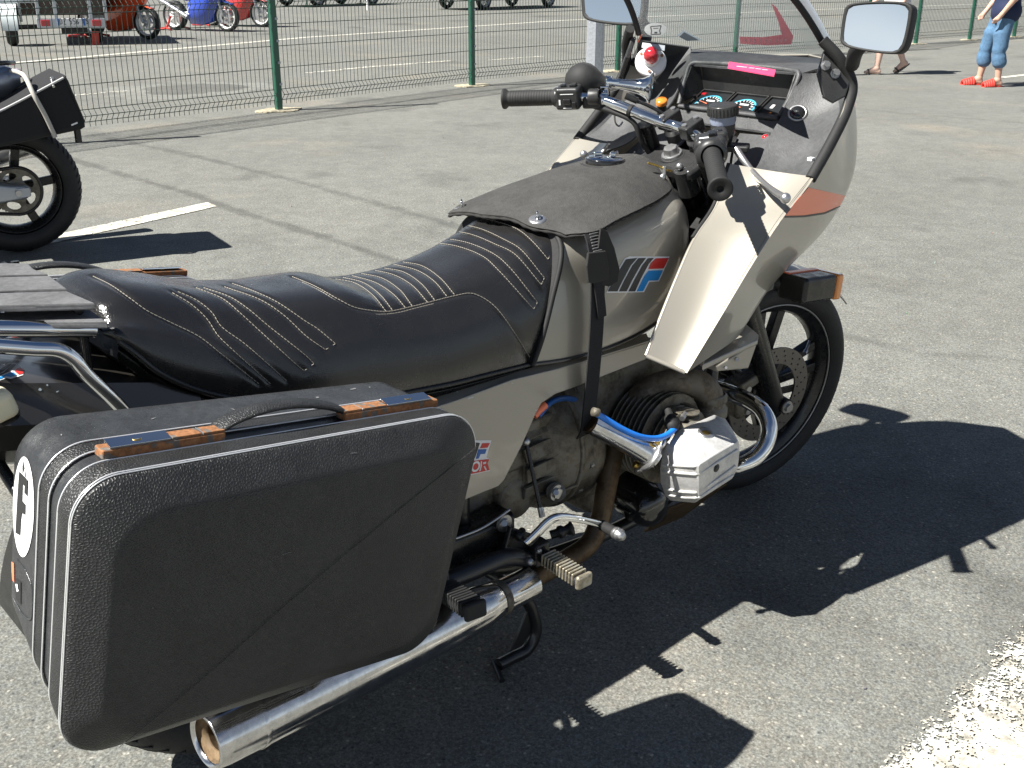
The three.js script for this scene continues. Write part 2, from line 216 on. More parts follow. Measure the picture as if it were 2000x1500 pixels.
{
  const axis = (lo, hi, a, b, st, out) => { const l = []; for (let q = a; q <= b + 1e-9; q += st) l.push(q); let q = b, s = st; while (q < hi) { s *= out; q += s; l.push(Math.min(q, hi)); } q = a; s = st; while (q > lo) { s *= out; q -= s; l.unshift(Math.max(q, lo)); } return l; };
  const xs = axis(-900, 1500, -1.2, 9, 0.028, 1.05), zs = axis(-1500, 900, -9.6, 1.6, 0.028, 1.05), nx = xs.length, nz = zs.length;
  const pos = new Float32Array(nx * nz * 3), col = new Float32Array(nx * nz * 3), uv = new Float32Array(nx * nz * 2), nor = new Float32Array(nx * nz * 3), idx = [];
  for (let j = 0; j < nz; j++) for (let i = 0; i < nx; i++) { const k = j * nx + i; pos.set([xs[i], 0, zs[j]], k * 3); nor.set([0, 1, 0], k * 3); col.set(tint(xs[i], zs[j]), k * 3); uv.set([xs[i], zs[j]], k * 2); if (i < nx - 1 && j < nz - 1) idx.push(k, k + nx, k + 1, k + 1, k + nx, k + nx + 1); }
  const g = new THREE.BufferGeometry(); g.setAttribute('position', new THREE.BufferAttribute(pos, 3)); g.setAttribute('normal', new THREE.BufferAttribute(nor, 3)); g.setAttribute('color', new THREE.BufferAttribute(col, 3)); g.setAttribute('uv', new THREE.BufferAttribute(uv, 2)); g.setIndex(idx);
  const o = new THREE.Mesh(g, new THREE.MeshStandardMaterial({ vertexColors: true, map: asphaltRGB, bumpMap: asphaltBump, bumpScale: 0.003, roughness: 0.92 })); o.name = 'ground'; o.userData = { kind: 'structure' }; o.receiveShadow = true; scene.add(o);
}
const paintWhite = new THREE.MeshStandardMaterial({ color: C(0.55, 0.55, 0.54), roughness: 0.8, map: grimeTex });
function wornPaint(name, quad, cell, keep, seed, edge = 0.12) { // painted strip with flakes missing, laid on the asphalt
  const [a, b, c, d] = quad, L = Math.max(a.distanceTo(b), d.distanceTo(c)), W = Math.max(a.distanceTo(d), b.distanceTo(c)), nu = Math.ceil(L / cell), nv = Math.max(2, Math.ceil(W / cell)), q = [];
  const at = (u, v) => lp(lp(a, b, u), lp(d, c, u), v);
  for (let i = 0; i < nu; i++) for (let j = 0; j < nv; j++) {
    const p = at((i + 0.5) / nu, (j + 0.5) / nv), e = Math.min(j + 0.5, nv - j - 0.5) / nv, n = 0.3 * fbm(p.x * 22, p.z * 22, seed, 3) + 0.3 * vnoise(p.x * 120, p.z * 120, seed + 9) + 0.4 * vnoise(p.x * 290, p.z * 290, seed + 19) + Math.min(edge, e * 5 * edge) + 0.3 * (fbm(p.x * 5, p.z * 5, seed + 4, 2) - 0.5);
    if (n < keep) continue; const s = [at(i / nu, j / nv), at((i + 1) / nu, j / nv), at((i + 1) / nu, (j + 1) / nv), at(i / nu, (j + 1) / nv)];
    for (const k of [0, 2, 1, 0, 3, 2]) q.push(s[k].x, 0.004, s[k].z);
  }
  const g = new THREE.BufferGeometry(); g.setAttribute('position', new THREE.Float32BufferAttribute(q, 3)); g.computeVertexNormals(); return structure(name, g, paintWhite);
}
{
  wornPaint('painted_line', [Y(1515, 1700), Y(2140, 1055), Y(2330, 1210), Y(1850, 1700)], 0.0024, 0.63, 3, 0.24);
  wornPaint('painted_line', [Y(60, 470), Y(405, 396), Y(425, 404), Y(75, 482)], 0.008, 0.4, 13);
  const strip = (px, w, keep, seed, cell) => { const l = line2(px); for (let i = 0; i < l.length - 1; i++) { const d = l[i + 1].clone().sub(l[i]).normalize(), s = V(-d.z, 0, d.x).multiplyScalar(w / 2); wornPaint('painted_line', [l[i].clone().add(s), l[i + 1].clone().add(s), l[i + 1].clone().sub(s), l[i].clone().sub(s)], cell, keep, seed); } };
  strip([[-200, 140], [102, 117], [600, 73], [1100, 40], [1565, 20], [2100, 2]], 0.16, 0.3, 23, 0.05);
  strip([[600, 143], [720, 131], [880, 119]], 0.12, 0.5, 33, 0.03); strip([[950, 118], [1060, 110]], 0.1, 0.55, 37, 0.03); strip([[140, 187], [250, 178]], 0.1, 0.58, 41, 0.03);
  strip([[1955, 152], [2060, 140]], 0.12, 0.4, 47, 0.03);
}
{ // loose grit on the asphalt
  const r = rng(77), n = 420, im = new THREE.InstancedMesh(new THREE.IcosahedronGeometry(1, 0), mat([0.3, 0.29, 0.26], 0.95), n), m = new THREE.Matrix4();
  for (let i = 0; i < n; i++) { const x = -0.8 + r() * 8, z = -8.2 + r() * 9.6, k = 0.0016 + 0.003 * r() ** 3; m.compose(V(x, k * 0.5, z), new THREE.Quaternion().setFromEuler(new THREE.Euler(r() * 6, r() * 6, r() * 6)), V(k * (1 + r()), k * 0.7, k)); im.setMatrixAt(i, m); im.setColorAt(i, C(0.5 + r() * 0.6, 0.5 + r() * 0.55, 0.45 + r() * 0.5)); }
  im.name = 'grit'; im.userData = { kind: 'stuff', label: 'loose grit scattered over the grey asphalt', category: 'grit' }; im.castShadow = im.receiveShadow = true; scene.add(im);
}
// ---------- mesh fence along the car park ----------
const FH = 2.0;
const postPx = [[5, 262], [545, 216], [922, 168], [1206, 139]];
const posts = postPx.map(([x, y]) => Y(x, y)); posts[0].set(1.78, 0, -7.42);
posts.push(V(13.3, 0, -9.05), Y(1690, 100), Y(1788, 86), Y(1893, 78), Y(1980, 72), V(25.3, 0, -8.9)); posts.unshift(V(-1.2, 0, -6.9));
const fence = thing('mesh_fence', 'green welded wire mesh fence on steel posts along the car park', 'fence');
posts.forEach((b, i) => {
  const t = group('fence_post', fence);
  mesh('post_tube', box(V(b.x, FH / 2 + 0.02, b.z), 0.06, FH + 0.04, 0.06, 0.008), M.green, t); mesh('post_cap', box(V(b.x, FH + 0.045, b.z), 0.066, 0.012, 0.066, 0.005), M.green, t);
  for (let k = 0; k < 9; k++) mesh('panel_clip', box(V(b.x + 0.02, 0.25 + k * 0.2, b.z + 0.034), 0.03, 0.022, 0.012, 0.003), M.galv, t);
  const ring = []; for (let k = 0; k < 18; k++) { const a = k / 18 * 2 * Math.PI, r = 0.17 + 0.07 * hash(k, i, 5); ring.push(V(b.x + Math.cos(a) * r * 1.15, 0.012, b.z + Math.sin(a) * r * 0.8)); }
  mesh('concrete_footing', plate(ring, 0.03, 0.006, V(0, 1, 0)), M.concrete, t);
});
for (let i = 0; i < posts.length - 1; i++) {
  const a = posts[i], b = posts[i + 1], d = b.clone().sub(a), L = d.length(); d.normalize(); const s = V(-d.z, 0, d.x), t = group('mesh_panel', fence);
  const rr = 0.003, n = Math.round((L - 0.1) / 0.052), prof = [[0.06, 0], [0.10, 0], [0.15, 0.04], [0.2, 0]]; for (const f of [1.0, 1.8]) { prof.push([f - 0.05, 0], [f, 0.04], [f + 0.05, 0]); } prof.push([FH - 0.02, 0]);
  const vw = [], hw = [], pt = (u, h, o) => V(a.x + d.x * u + s.x * o, h, a.z + d.z * u + s.z * o);
  const bar = (p, q, r) => { const g = new THREE.CylinderGeometry(r, r, p.distanceTo(q), 5, 1, true); g.applyMatrix4(basis(q.clone().sub(p))); const c = lp(p, q, 0.5); return g.translate(c.x, c.y, c.z); };
  for (let k = 0; k <= n; k++) { const u = 0.05 + (L - 0.1) * k / n; for (let m = 0; m < prof.length - 1; m++) vw.push(bar(pt(u, ...prof[m]), pt(u, ...prof[m + 1]), rr)); }
  for (const [h, o] of [[0.10, 0], [0.15, 0.04], [0.2, 0], [0.4, 0], [0.6, 0], [0.8, 0], [0.95, 0], [1.0, 0.04], [1.05, 0], [1.25, 0], [1.45, 0], [1.75, 0], [1.8, 0.04], [1.85, 0]]) hw.push(bar(pt(0.04, h, o), pt(L - 0.04, h, o), rr * 1.15));
  mesh('vertical_wires', vw, M.wire, t).userData.kind = 'stuff'; mesh('horizontal_wires', hw, M.wire, t).userData.kind = 'stuff';
}
{ // galvanised pole standing just inside the fence
  const b = Y(1160, 166), t = thing('galvanised_pole', 'thick grey galvanised octagonal pole standing in front of the green fence', 'pole');
  mesh('shaft', toCreasedNormals(norm(cyl(b.clone(), b.clone().setY(5.5), 0.105, 0.07, 8)), 0.3), M.galv, t); mesh('base_plate', box(b.clone().setY(0.012), 0.34, 0.024, 0.34, 0.004), M.galv, t);
}
// ================= the touring motorcycle =================
const bike = thing('motorcycle', 'champagne beige faired touring motorcycle with black stitched seat and flat twin engine', 'motorcycle');
const ZS = (l) => l.map(([x, y, z]) => Z(x, y, z));
const zoom = (ox, oy, k, l) => l.map(([x, y]) => [ox + x * k, oy + y * k]);
function spline(tab) { // rows [s, a, b, ...] -> smooth function of s
  return (s) => { let i = 0; while (i < tab.length - 2 && s > tab[i + 1][0]) i++; const p1 = tab[i], p2 = tab[i + 1], p0 = tab[Math.max(0, i - 1)], p3 = tab[Math.min(tab.length - 1, i + 2)], t = Math.max(0, Math.min(1, (s - p1[0]) / (p2[0] - p1[0])));
    return p1.map((_, k) => { const h = p2[0] - p1[0], m1 = p2 === p0 ? 0 : (p2[k] - p0[k]) / (p2[0] - p0[0]) * h, m2 = (p3[k] - p1[k]) / (p3[0] - p1[0]) * h, t2 = t * t, t3 = t2 * t; return (2 * t3 - 3 * t2 + 1) * p1[k] + (t3 - 2 * t2 + t) * m1 + (-2 * t3 + 3 * t2) * p2[k] + (t3 - t2) * m2; }); };
}
function across(ctrl, v) { // half profile of [z, y] controls, v in 0..1
  const n = ctrl.length - 1, f = Math.min(v * n, n - 1e-6), i = Math.floor(f), t = f - i, g = (k) => ctrl[Math.max(0, Math.min(n, k))];
  const p0 = i === 0 ? [-ctrl[1][0], ctrl[1][1]] : g(i - 1), p1 = g(i), p2 = g(i + 1), p3 = g(i + 2);
  return [0, 1].map((k) => 0.5 * (2 * p1[k] + (p2[k] - p0[k]) * t + (2 * p0[k] - 5 * p1[k] + 4 * p2[k] - p3[k]) * t * t + (3 * p1[k] - p0[k] - 3 * p2[k] + p3[k]) * t * t * t));
}
// ---------- tank ----------
const tankS = spline([ // xb, slant, yc, zt, yt, zm, ym, zb, yb
  [0.556, 0.45, 0.875, 0.122, 0.850, 0.160, 0.75, 0.166, 0.632], [0.64, 0.45, 0.898, 0.135, 0.862, 0.174, 0.76, 0.174, 0.625], [0.74, 0.40, 0.922, 0.142, 0.874, 0.183, 0.765, 0.180, 0.625],
  [0.84, 0.30, 0.937, 0.135, 0.888, 0.185, 0.77, 0.178, 0.635], [0.93, 0.18, 0.942, 0.120, 0.893, 0.174, 0.775, 0.162, 0.65], [1.02, 0.05, 0.925, 0.090, 0.875, 0.135, 0.77, 0.125, 0.66], [1.065, 0, 0.88, 0.055, 0.84, 0.085, 0.76, 0.08, 0.67]]);
const tankP = (s, v) => { const [xb0, sl, yc, zt, yt, zm, ym, zb, yb] = tankS(s), a = Math.abs(v); const [z, y] = across([[0, yc], [zt * 0.55, yc - 0.005], [zt, yt + 0.004], [lerp(zt, zm, 0.72), lerp(yt, ym, 0.3)], [zm, ym], [lerp(zm, zb, 0.5) + 0.004, lerp(ym, yb, 0.55)], [zb, yb]], a), xb = s < 0.556 ? s : xb0; return V(xb + sl * (y - 0.64), y, Math.sign(v) * z); };
const tank = mesh('fuel_tank', rings(Array.from({ length: 61 }, (_, i) => Array.from({ length: 81 }, (_, j) => tankP(0.556 + i / 60 * 0.509, -1 + j / 40)))), M.paint, bike);
mesh('tank_seam', tube(Array.from({ length: 30 }, (_, i) => tankP(0.556 + i / 29 * 0.48, 0.985).add(V(0, 0, 0.001))), 0.004, 60, 8), M.paintDark, tank);
mesh('tank_rear_seal', rings([0.5515, 0.5552].map((q) => Array.from({ length: 81 }, (_, j) => tankP(q, -1 + j / 40)))), M.rubber, tank); mesh('tank_edge_trim', tube(Array.from({ length: 41 }, (_, i) => tankP(0.5565, -1 + i / 20).add(V(-0.001, 0, 0))), 0.0052, 90, 8), M.rubber, tank);
// ---------- seat ----------
const seatS = spline([ // xb, slant, yc, ze, ye, zb, yb
  [-0.215, 0.0, 0.872, 0.085, 0.864, 0.125, 0.852], [-0.195, 0.0, 0.893, 0.10, 0.876, 0.142, 0.838], [-0.155, 0, 0.900, 0.108, 0.874, 0.152, 0.79], [-0.10, 0.03, 0.884, 0.11, 0.855, 0.16, 0.748], [-0.02, 0.06, 0.856, 0.112, 0.828, 0.165, 0.712],
  [0.06, 0.10, 0.840, 0.114, 0.814, 0.168, 0.69], [0.13, 0.12, 0.834, 0.114, 0.812, 0.17, 0.675], [0.185, 0.15, 0.828, 0.114, 0.808, 0.17, 0.665], [0.235, 0.2, 0.808, 0.118, 0.790, 0.17, 0.658], [0.29, 0.3, 0.801, 0.118, 0.782, 0.168, 0.652], [0.36, 0.38, 0.806, 0.116, 0.784, 0.168, 0.646],
  [0.43, 0.43, 0.822, 0.112, 0.796, 0.166, 0.642], [0.50, 0.45, 0.848, 0.11, 0.822, 0.164, 0.638], [0.553, 0.45, 0.872, 0.11, 0.846, 0.160, 0.634]]);
const seatP = (s, v) => { const [xb, sl, yc, ze, ye, zb, yb] = seatS(s), a = Math.abs(v), [z, y] = across([[0, yc], [ze * 0.5, yc - 0.002], [ze * 0.86, lerp(yc, ye, 0.55)], [ze + 0.012, ye - 0.012], [lerp(ze, zb, 0.62) + 0.008, lerp(ye, yb, 0.35)], [zb + 0.002, lerp(ye, yb, 0.7)], [zb, yb]], a); return V(xb + sl * (y - 0.64), y, Math.sign(v) * z); };
const SN = 260, SV = 110, seatRings = Array.from({ length: SN + 1 }, (_, i) => Array.from({ length: SV + 1 }, (_, j) => seatP(-0.215 + i / SN * 0.768, -1 + 2 * j / SV)));
const z2 = (l) => zoom(500, 350, 0.3, l), z1 = (l) => zoom(0, 450, 0.3, l);
const stitchPx = [
  [1, z2([[1325, 228], [1500, 255], [1700, 320], [1800, 400], [1905, 520]])], [1, z2([[1265, 282], [1450, 315], [1620, 390], [1720, 450], [1880, 640]])], [1, z2([[1225, 326], [1400, 355], [1560, 420], [1680, 480], [1860, 685]])], [1, z2([[1185, 376], [1380, 410], [1560, 490], [1660, 580], [1835, 800]])], [1, z2([[1135, 410], [1300, 430], [1480, 500], [1580, 590], [1810, 845]])], [0, z2([[1810, 845], [1835, 800]])], [0, z2([[1860, 685], [1880, 640]])], [0, z2([[1905, 520], [1915, 470], [1860, 390]])],
  [1, z2([[955, 535], [1080, 560], [1200, 640], [1295, 750]])], [1, z2([[895, 550], [1050, 590], [1160, 660], [1245, 760]])], [1, z2([[835, 575], [960, 600], [1080, 680], [1165, 785]])], [1, z2([[775, 590], [900, 620], [1020, 690], [1120, 800]])], [1, z2([[685, 610], [820, 640], [940, 720], [1020, 825]])], [1, z2([[625, 624], [780, 670], [900, 750], [975, 835]])], [1, z2([[565, 635], [700, 670], [810, 750], [890, 850]])], [1, z2([[515, 645], [640, 670], [760, 750], [850, 860]])],
  [2, z2([[235, 630], [380, 690], [540, 780], [640, 830], [740, 850], [860, 858], [1000, 830], [1160, 790], [1300, 755], [1400, 740], [1480, 770], [1560, 830], [1640, 930], [1785, 1160]])], [0, z2([[300, 665], [440, 735], [580, 825], [680, 866], [800, 878], [920, 868], [1050, 835], [1160, 808]])],
  [1, z1([[1510, 340], [1650, 390], [1800, 460], [2000, 595]]).concat(z2([[520, 1070].map((q, i) => q)]).slice(0, 0), z2([[400, 970], [520, 1070]]))], [1, z1([[1460, 362], [1700, 450], [1850, 550], [2000, 690]]).concat(z2([[455, 1110]]))], [0, z2([[520, 1070], [455, 1110]])],
  [1, z1([[1325, 368], [1500, 430], [1620, 510], [1750, 620], [2000, 820]]).concat(z2([[380, 1200]]))], [1, z1([[1275, 368], [1450, 440], [1560, 530], [1680, 640], [1990, 920]]).concat(z2([[320, 1245]]))], [0, z2([[380, 1200], [320, 1245]])],
  [1, z1([[1155, 393], [1280, 450], [1380, 530], [1440, 620], [1600, 740], [1870, 980]])], [1, z1([[1120, 400], [1250, 480], [1350, 575], [1420, 680], [1500, 760], [1765, 1000]])],
  [2, z1([[605, 293], [720, 350], [850, 440], [960, 520], [1100, 590], [1300, 690], [1440, 800], [1690, 1000]])], [0, z1([[630, 285], [760, 340], [880, 425], [985, 505]])],
];
let seatMesh = mesh('seat', rings(seatRings.filter((_, i) => i % 4 === 0).map((r) => r.filter((_, j) => j % 2 === 0)), false), M.leather, bike); // coarse, only to lay the stitching on
const stitch3 = stitchPx.map(([deep, l]) => { const c = new THREE.CatmullRomCurve3(l.map(([x, y]) => V(x, y, 0)), false, 'centripetal'), out = []; const n = Math.max(6, Math.round(c.getLength() / 6)); for (let i = 0; i <= n; i++) { const q = c.getPointAt(i / n), h = onMesh(q.x, q.y, seatMesh); if (h && !(out.length && out[out.length - 1].distanceTo(h.p) > 0.06)) out.push(h.p); } return [deep, out]; }).filter(([, o]) => o.length > 2);
{ // press the stitched lines into the padding
  seatMesh.geometry.dispose(); bike.remove(seatMesh);
  const seg3 = (p, a, b) => { const ab = b.clone().sub(a), t = Math.max(0, Math.min(1, p.clone().sub(a).dot(ab) / ab.lengthSq())); return p.distanceTo(a.clone().addScaledVector(ab, t)); };
  const lines = stitch3.filter(([d]) => d).map(([d, o]) => [d, o, new THREE.Box3().setFromPoints(o).expandByScalar(0.02)]);
  for (let i = 0; i <= SN; i++) for (let j = 0; j <= SV; j++) { const p = seatRings[i][j]; let dep = 0;
    for (const [d, o, bb] of lines) { if (!bb.containsPoint(p)) continue; let m = 1; for (let k = 0; k < o.length - 1; k += 1) { if (Math.abs(o[k].x - p.x) > 0.03) continue; m = Math.min(m, seg3(p, o[k], o[k + 1])); } dep = Math.max(dep, 0.0024 * d ** 0.5 * Math.exp(-((m / 0.005) ** 2))); }
    if (dep > 1e-5) { const c = V(p.x, 0.68, 0); p.addScaledVector(p.clone().sub(c).normalize(), -dep); } }
  seatMesh = mesh('seat', rings(seatRings, false), M.leather, bike);
  const lift = 0.0006;
  for (const [, o] of stitch3) { const c = new THREE.CatmullRomCurve3(o), L = c.getLength(), n = Math.max(3, Math.round(L / 0.0062)), g = [];
    for (let i = 0; i < n; i++) { const a = c.getPointAt((i + 0.12) / n), b = c.getPointAt((i + 0.84) / n), m = lp(a, b, 0.5), nn = m.clone().sub(V(m.x, 0.68, 0)).normalize(); const sink = -0.0017; g.push(cyl(a.addScaledVector(nn, sink + lift), b.addScaledVector(nn, sink + lift), 0.00062, 0.00062, 5)); }
    mesh('stitching', g, M.thread, seatMesh).userData.kind = 'stuff'; }
  const rim = Array.from({ length: 60 }, (_, i) => seatP(-0.2 + i / 59 * 0.75, 1)); mesh('piping', tube(rim, 0.005, 90, 8), M.black, seatMesh);
  mesh('seat_base', rings(Array.from({ length: 40 }, (_, i) => { const s = -0.2 + i / 39 * 0.745, a = seatP(s, 0.985), b = seatP(s, -0.985); return [a, V(a.x, a.y - 0.03, a.z - 0.015), V(b.x, b.y - 0.03, b.z + 0.015), b]; })), M.black, bike);
}
// ---------- side panels ----------
const sidePx = [[838, 800], [900, 779], [1000, 742], [1135, 709], [1268, 668], [1262, 702], [1135, 752], [1085, 770], [1058, 788], [1045, 812], [1020, 870], [985, 938], [974, 950], [905, 978], [850, 985]];
for (const s of [1, -1]) {
  const g1 = plate(sidePx.map(([x, y]) => Z(x, y, 0.178)), 0.006, 0.002, V(0, 0, 1)), up = plate(ZS([[838, 800, 0.178], [900, 779, 0.178], [1000, 742, 0.178], [1135, 709, 0.178], [1268, 668, 0.178], [1262, 652, 0.155], [1135, 692, 0.155], [1000, 722, 0.155], [900, 757, 0.15], [835, 780, 0.15]]), 0.004, 0.001);
  const p = mesh('side_panel', s > 0 ? [g1, up] : [mirrorZ(g1), mirrorZ(up)], M.paint, bike); if (s > 0) { chips([[918, 777, 7, 2.5, -0.3], [893, 766, 2.5, 2], [1046, 801, 2, 2], [1000, 748, 2, 1.5]], p, mat(0.5, 0.7), 'paint_chip', 5);
    const dz = (n, l, m, k = 0.0012) => mesh(n, plate(zoom(820, 750, 0.25, l).map(([x, y]) => Z(x, y, 0.178 + k)), 0.001, 0, V(0, 0, 1)), m, p);
    dz('sticker', [[350, 440], [560, 440], [520, 575], [548, 585], [530, 620], [548, 678], [400, 712], [330, 715]], M.white, 0.001);
    dz('sticker', [[360, 450], [470, 462], [430, 580], [340, 580]], M.stickerBlack, 0.002); dz('sticker', [[490, 464], [548, 462], [530, 497], [472, 503]], M.red, 0.002); dz('sticker', [[458, 513], [522, 510], [510, 545], [475, 548], [460, 582], [440, 585]], M.navy, 0.002);
    dz('sticker', [[396, 606], [480, 594], [545, 588], [530, 620], [546, 672], [470, 690], [396, 705]], M.red, 0.002);
    const oc = Z(820 + 437 * 0.25, 750 + 645 * 0.25, 0.1806); mesh('sticker', new THREE.RingGeometry(0.0065, 0.0105, 28).translate(oc.x, oc.y, oc.z), M.white, p);
    dz('sticker', [[478, 605], [486, 603], [484, 640], [474, 680], [466, 682], [476, 640]], M.white, 0.0028); dz('sticker', [[500, 645], [508, 640], [524, 672], [516, 676]], M.white, 0.0028); dz('sticker', [[496, 612], [520, 606], [516, 622], [496, 628]], M.white, 0.0028);
  }
}
// ---------- tail cowl, rack and rails ----------
{
  const st = [[-0.02, 0.66, 0.715, 0.155, 0.14], [-0.10, 0.66, 0.765, 0.172, 0.146], [-0.18, 0.67, 0.842, 0.174, 0.147], [-0.24, 0.69, 0.868, 0.174, 0.146], [-0.38, 0.71, 0.866, 0.170, 0.14], [-0.47, 0.73, 0.85, 0.155, 0.12], [-0.50, 0.75, 0.83, 0.13, 0.10]];
  const f = spline(st), tail = mesh('tail_cowl', rings(Array.from({ length: 36 }, (_, i) => { const [x, y0, y1, w, wt] = f(-0.02 - i / 35 * 0.48 + 0), r = []; const h = [[wt * 0.7, y1], [wt, y1 - 0.006], [w, lerp(y0, y1, 0.52)], [w * 0.97, lerp(y0, y1, 0.2)], [w * 0.85, y0]]; for (const [z, y] of h) r.push(V(x, y, z)); for (const [z, y] of [...h].reverse()) r.push(V(x, y, -z)); return r; })), M.paintDark, bike);
  tail.geometry = toCreasedNormals(tail.geometry, 0.35);
  const zl = (l) => zoom(0, 450, 0.3, l);
  decal(zl([[-40, 930], [60, 865], [95, 865], [165, 915], [150, 945], [70, 970], [40, 965], [0, 980], [-60, 985]]), tail, 0.0008, M.white, tail, 'sticker');
  decal(zl([[-30, 930], [60, 872], [80, 875], [20, 925], [-30, 950]]), tail, 0.0016, M.stickerBlack, tail, 'sticker'); decal(zl([[85, 875], [105, 880], [60, 925], [-30, 965], [-30, 955], [25, 930]]), tail, 0.0016, M.stickerBlack, tail, 'sticker');
  decal(zl([[110, 905], [135, 903], [158, 918], [145, 940], [118, 945], [95, 925]]), tail, 0.0017, M.red, tail, 'sticker'); decal(zl([[60, 935], [88, 930], [108, 948], [70, 962], [40, 955], [0, 974], [-30, 975], [10, 955]]), tail, 0.0017, M.blue, tail, 'sticker');
  chips([[250, 718, 4, 3], [78, 761, 3.5, 3], [92, 752, 2, 2], [112, 765, 3, 1.5, -0.4], [150, 724, 4, 1.2, -0.8]], tail, mat([0.3, 0.36, 0.4], 0.7), 'paint_chip', 9);
  const rub = mat([0.13, 0.13, 0.135], 0.8, 0, { map: scuffTex, bumpMap: streakTex, bumpScale: 0.001 });
  for (const [l, y] of [[[[-190, 512], [55, 514], [66, 525], [93, 535], [-190, 541]], 0.918], [[[-190, 547], [97, 538], [130, 563], [-190, 573]], 0.917], [[[-190, 577], [131, 568], [184, 591], [-190, 600]], 0.916], [[[-190, 616], [176, 604], [208, 628], [-190, 628]], 0.893]])
    mesh('rack_slat', plate(l.map(([a, b]) => Y(a, b, y)), 0.01, 0.002, V(0, 1, 0)), rub, bike);
  const c = (l, r, n, m = M.chrome) => mesh(n, tube(ZS(l), r, 60, 14), m, bike);
  c([[-160, 640, 0.14], [0, 642, 0.14], [184, 643, 0.14]], 0.0115, 'rack_rail'); mesh('rack_rail', mirrorZ(tube(ZS([[-160, 640, 0.14], [0, 642, 0.14], [184, 642, 0.14]]), 0.0115, 30, 14)), M.chrome, bike);
  const gr = ZS([[-160, 668, 0.19], [-40, 674, 0.19], [60, 681, 0.19], [115, 685, 0.19], [142, 700, 0.19], [170, 732, 0.19], [215, 775, 0.188], [262, 825, 0.184]]);
  mesh('grab_rail', tube(gr, 0.0098, 80, 14), M.chrome, bike); mesh('grab_rail', mirrorZ(tube(gr, 0.0098, 80, 14)), M.chrome, bike);
  for (const [x, z] of [[-0.24, 0.12], [-0.38, 0.12], [-0.24, -0.12], [-0.38, -0.12]]) mesh('rack_strut', cyl(V(x, 0.80, z), V(x, 0.91, z * 1.05), 0.006), M.black, bike);
  mesh('rack_cross_bar', [cyl(V(-0.25, 0.9, -0.15), V(-0.25, 0.9, 0.15), 0.006), cyl(V(-0.40, 0.9, -0.15), V(-0.40, 0.9, 0.15), 0.006)], M.black, bike);
  for (const s of [1, -1]) { const q = Z(4, 802, 0.20), ind = group('rear_indicator', bike); mesh('housing', box(V(q.x, q.y, s * (q.z - 0.012)), 0.036, 0.036, 0.05, 0.01, [0, 0, 0.25]), M.black, ind); mesh('lens', box(V(q.x - 0.006, q.y + 0.008, s * q.z), 0.042, 0.036, 0.04, 0.010, [0, 0, 0.25]), M.cream, ind); mesh('stem', cyl(V(q.x, q.y, s * 0.10), V(q.x, q.y, s * 0.16), 0.008), M.black, ind); }
  const tl = group('tail_light', bike); mesh('lens', box(V(-0.475, 0.755, 0), 0.07, 0.07, 0.26, 0.015), M.redLens, tl); mesh('housing', box(V(-0.45, 0.752, 0), 0.06, 0.085, 0.275, 0.01), M.black, tl);
  mesh('rear_mudguard', sheet((u, v) => { const a = lerp(1.2, 3.0, u), r = 0.365; return V(0.0 + r * Math.cos(a), 0.33 + r * Math.sin(a), (v - 0.5) * 0.17); }, 24, 6, 0.003), M.black, bike);
}
// ---------- fairing ----------
const cat = (pts) => curve(pts);
const E0 = ZS([[1662, 165, 0.31], [1636, 240, 0.322], [1585, 347, 0.335], [1520, 432, 0.335], [1460, 525, 0.335], [1400, 625, 0.333], [1338, 727, 0.33]]);
const S0 = [V(1.40, 1.09, 0.235), V(1.392, 1.0, 0.245), ...ZS([[1637, 372, 0.258], [1597, 452, 0.25], [1523, 532, 0.245], [1480, 590, 0.25], [1440, 645, 0.26]])];
const T0 = [V(1.53, 1.12, 0.14), V(1.56, 1.03, 0.16), V(1.54, 0.90, 0.19), V(1.46, 0.80, 0.20), V(1.33, 0.72, 0.195), V(1.17, 0.66, 0.20), V(1.02, 0.61, 0.20)];
const N0 = [V(1.60, 1.13, 0), V(1.67, 1.03, 0), V(1.68, 0.90, 0), V(1.60, 0.79, 0.03), V(1.42, 0.715, 0.09), V(1.24, 0.665, 0.15), V(1.10, 0.62, 0.16)];
const cE = cat(E0), cS = cat(S0), cT = cat(T0), cN = cat(N0);
const shell = (u, v) => cat([cE.getPoint(v), cS.getPoint(v), cT.getPoint(v), cN.getPoint(v)]).getPoint(u);
const fg = sheet((u, v) => shell(u, v), 40, 60, 0.004);
const fairing = mesh('fairing_shell', [fg, mirrorZ(fg)], M.paint, bike);
decal([[1578, 366], [1600, 371], [1650, 382], [1640, 401], [1610, 414], [1570, 420], [1533, 421], [1556, 392]], fairing, 0.001, M.orange, fairing, 'stripe'); decal([[1533, 422], [1570, 421], [1610, 415], [1641, 402], [1640, 405], [1610, 418], [1570, 424], [1531, 425]], fairing, 0.0012, M.stickerBlack, fairing, 'stripe');
// inner leg shields, catching the sun
const cI = cat(ZS([[1428, 322, 0.175], [1398, 405, 0.195], [1365, 455, 0.21], [1350, 480, 0.218], [1320, 548, 0.235], [1290, 622, 0.25], [1262, 695, 0.262]])), cO = cat(ZS([[1585, 347, 0.332], [1520, 432, 0.332], [1460, 525, 0.332], [1400, 625, 0.33], [1338, 727, 0.327]]));
const lg = sheet((u, v) => { const a = cI.getPoint(v), b = cO.getPoint(v), p = lp(a, b, u); return p.add(V(0.012 * Math.sin(Math.PI * u), -0.004 * Math.sin(Math.PI * u), 0)); }, 16, 40, 0.004);
const rim = tube(Array.from({ length: 24 }, (_, i) => cI.getPoint(i / 23)), 0.0045, 60, 10), rimB = tube([cI.getPoint(1), lp(cI.getPoint(1), cO.getPoint(1), 0.5), cO.getPoint(1)], 0.0045, 10, 10);
const rimO = tube(Array.from({ length: 24 }, (_, i) => cO.getPoint(i / 23)), 0.0028, 60, 10);
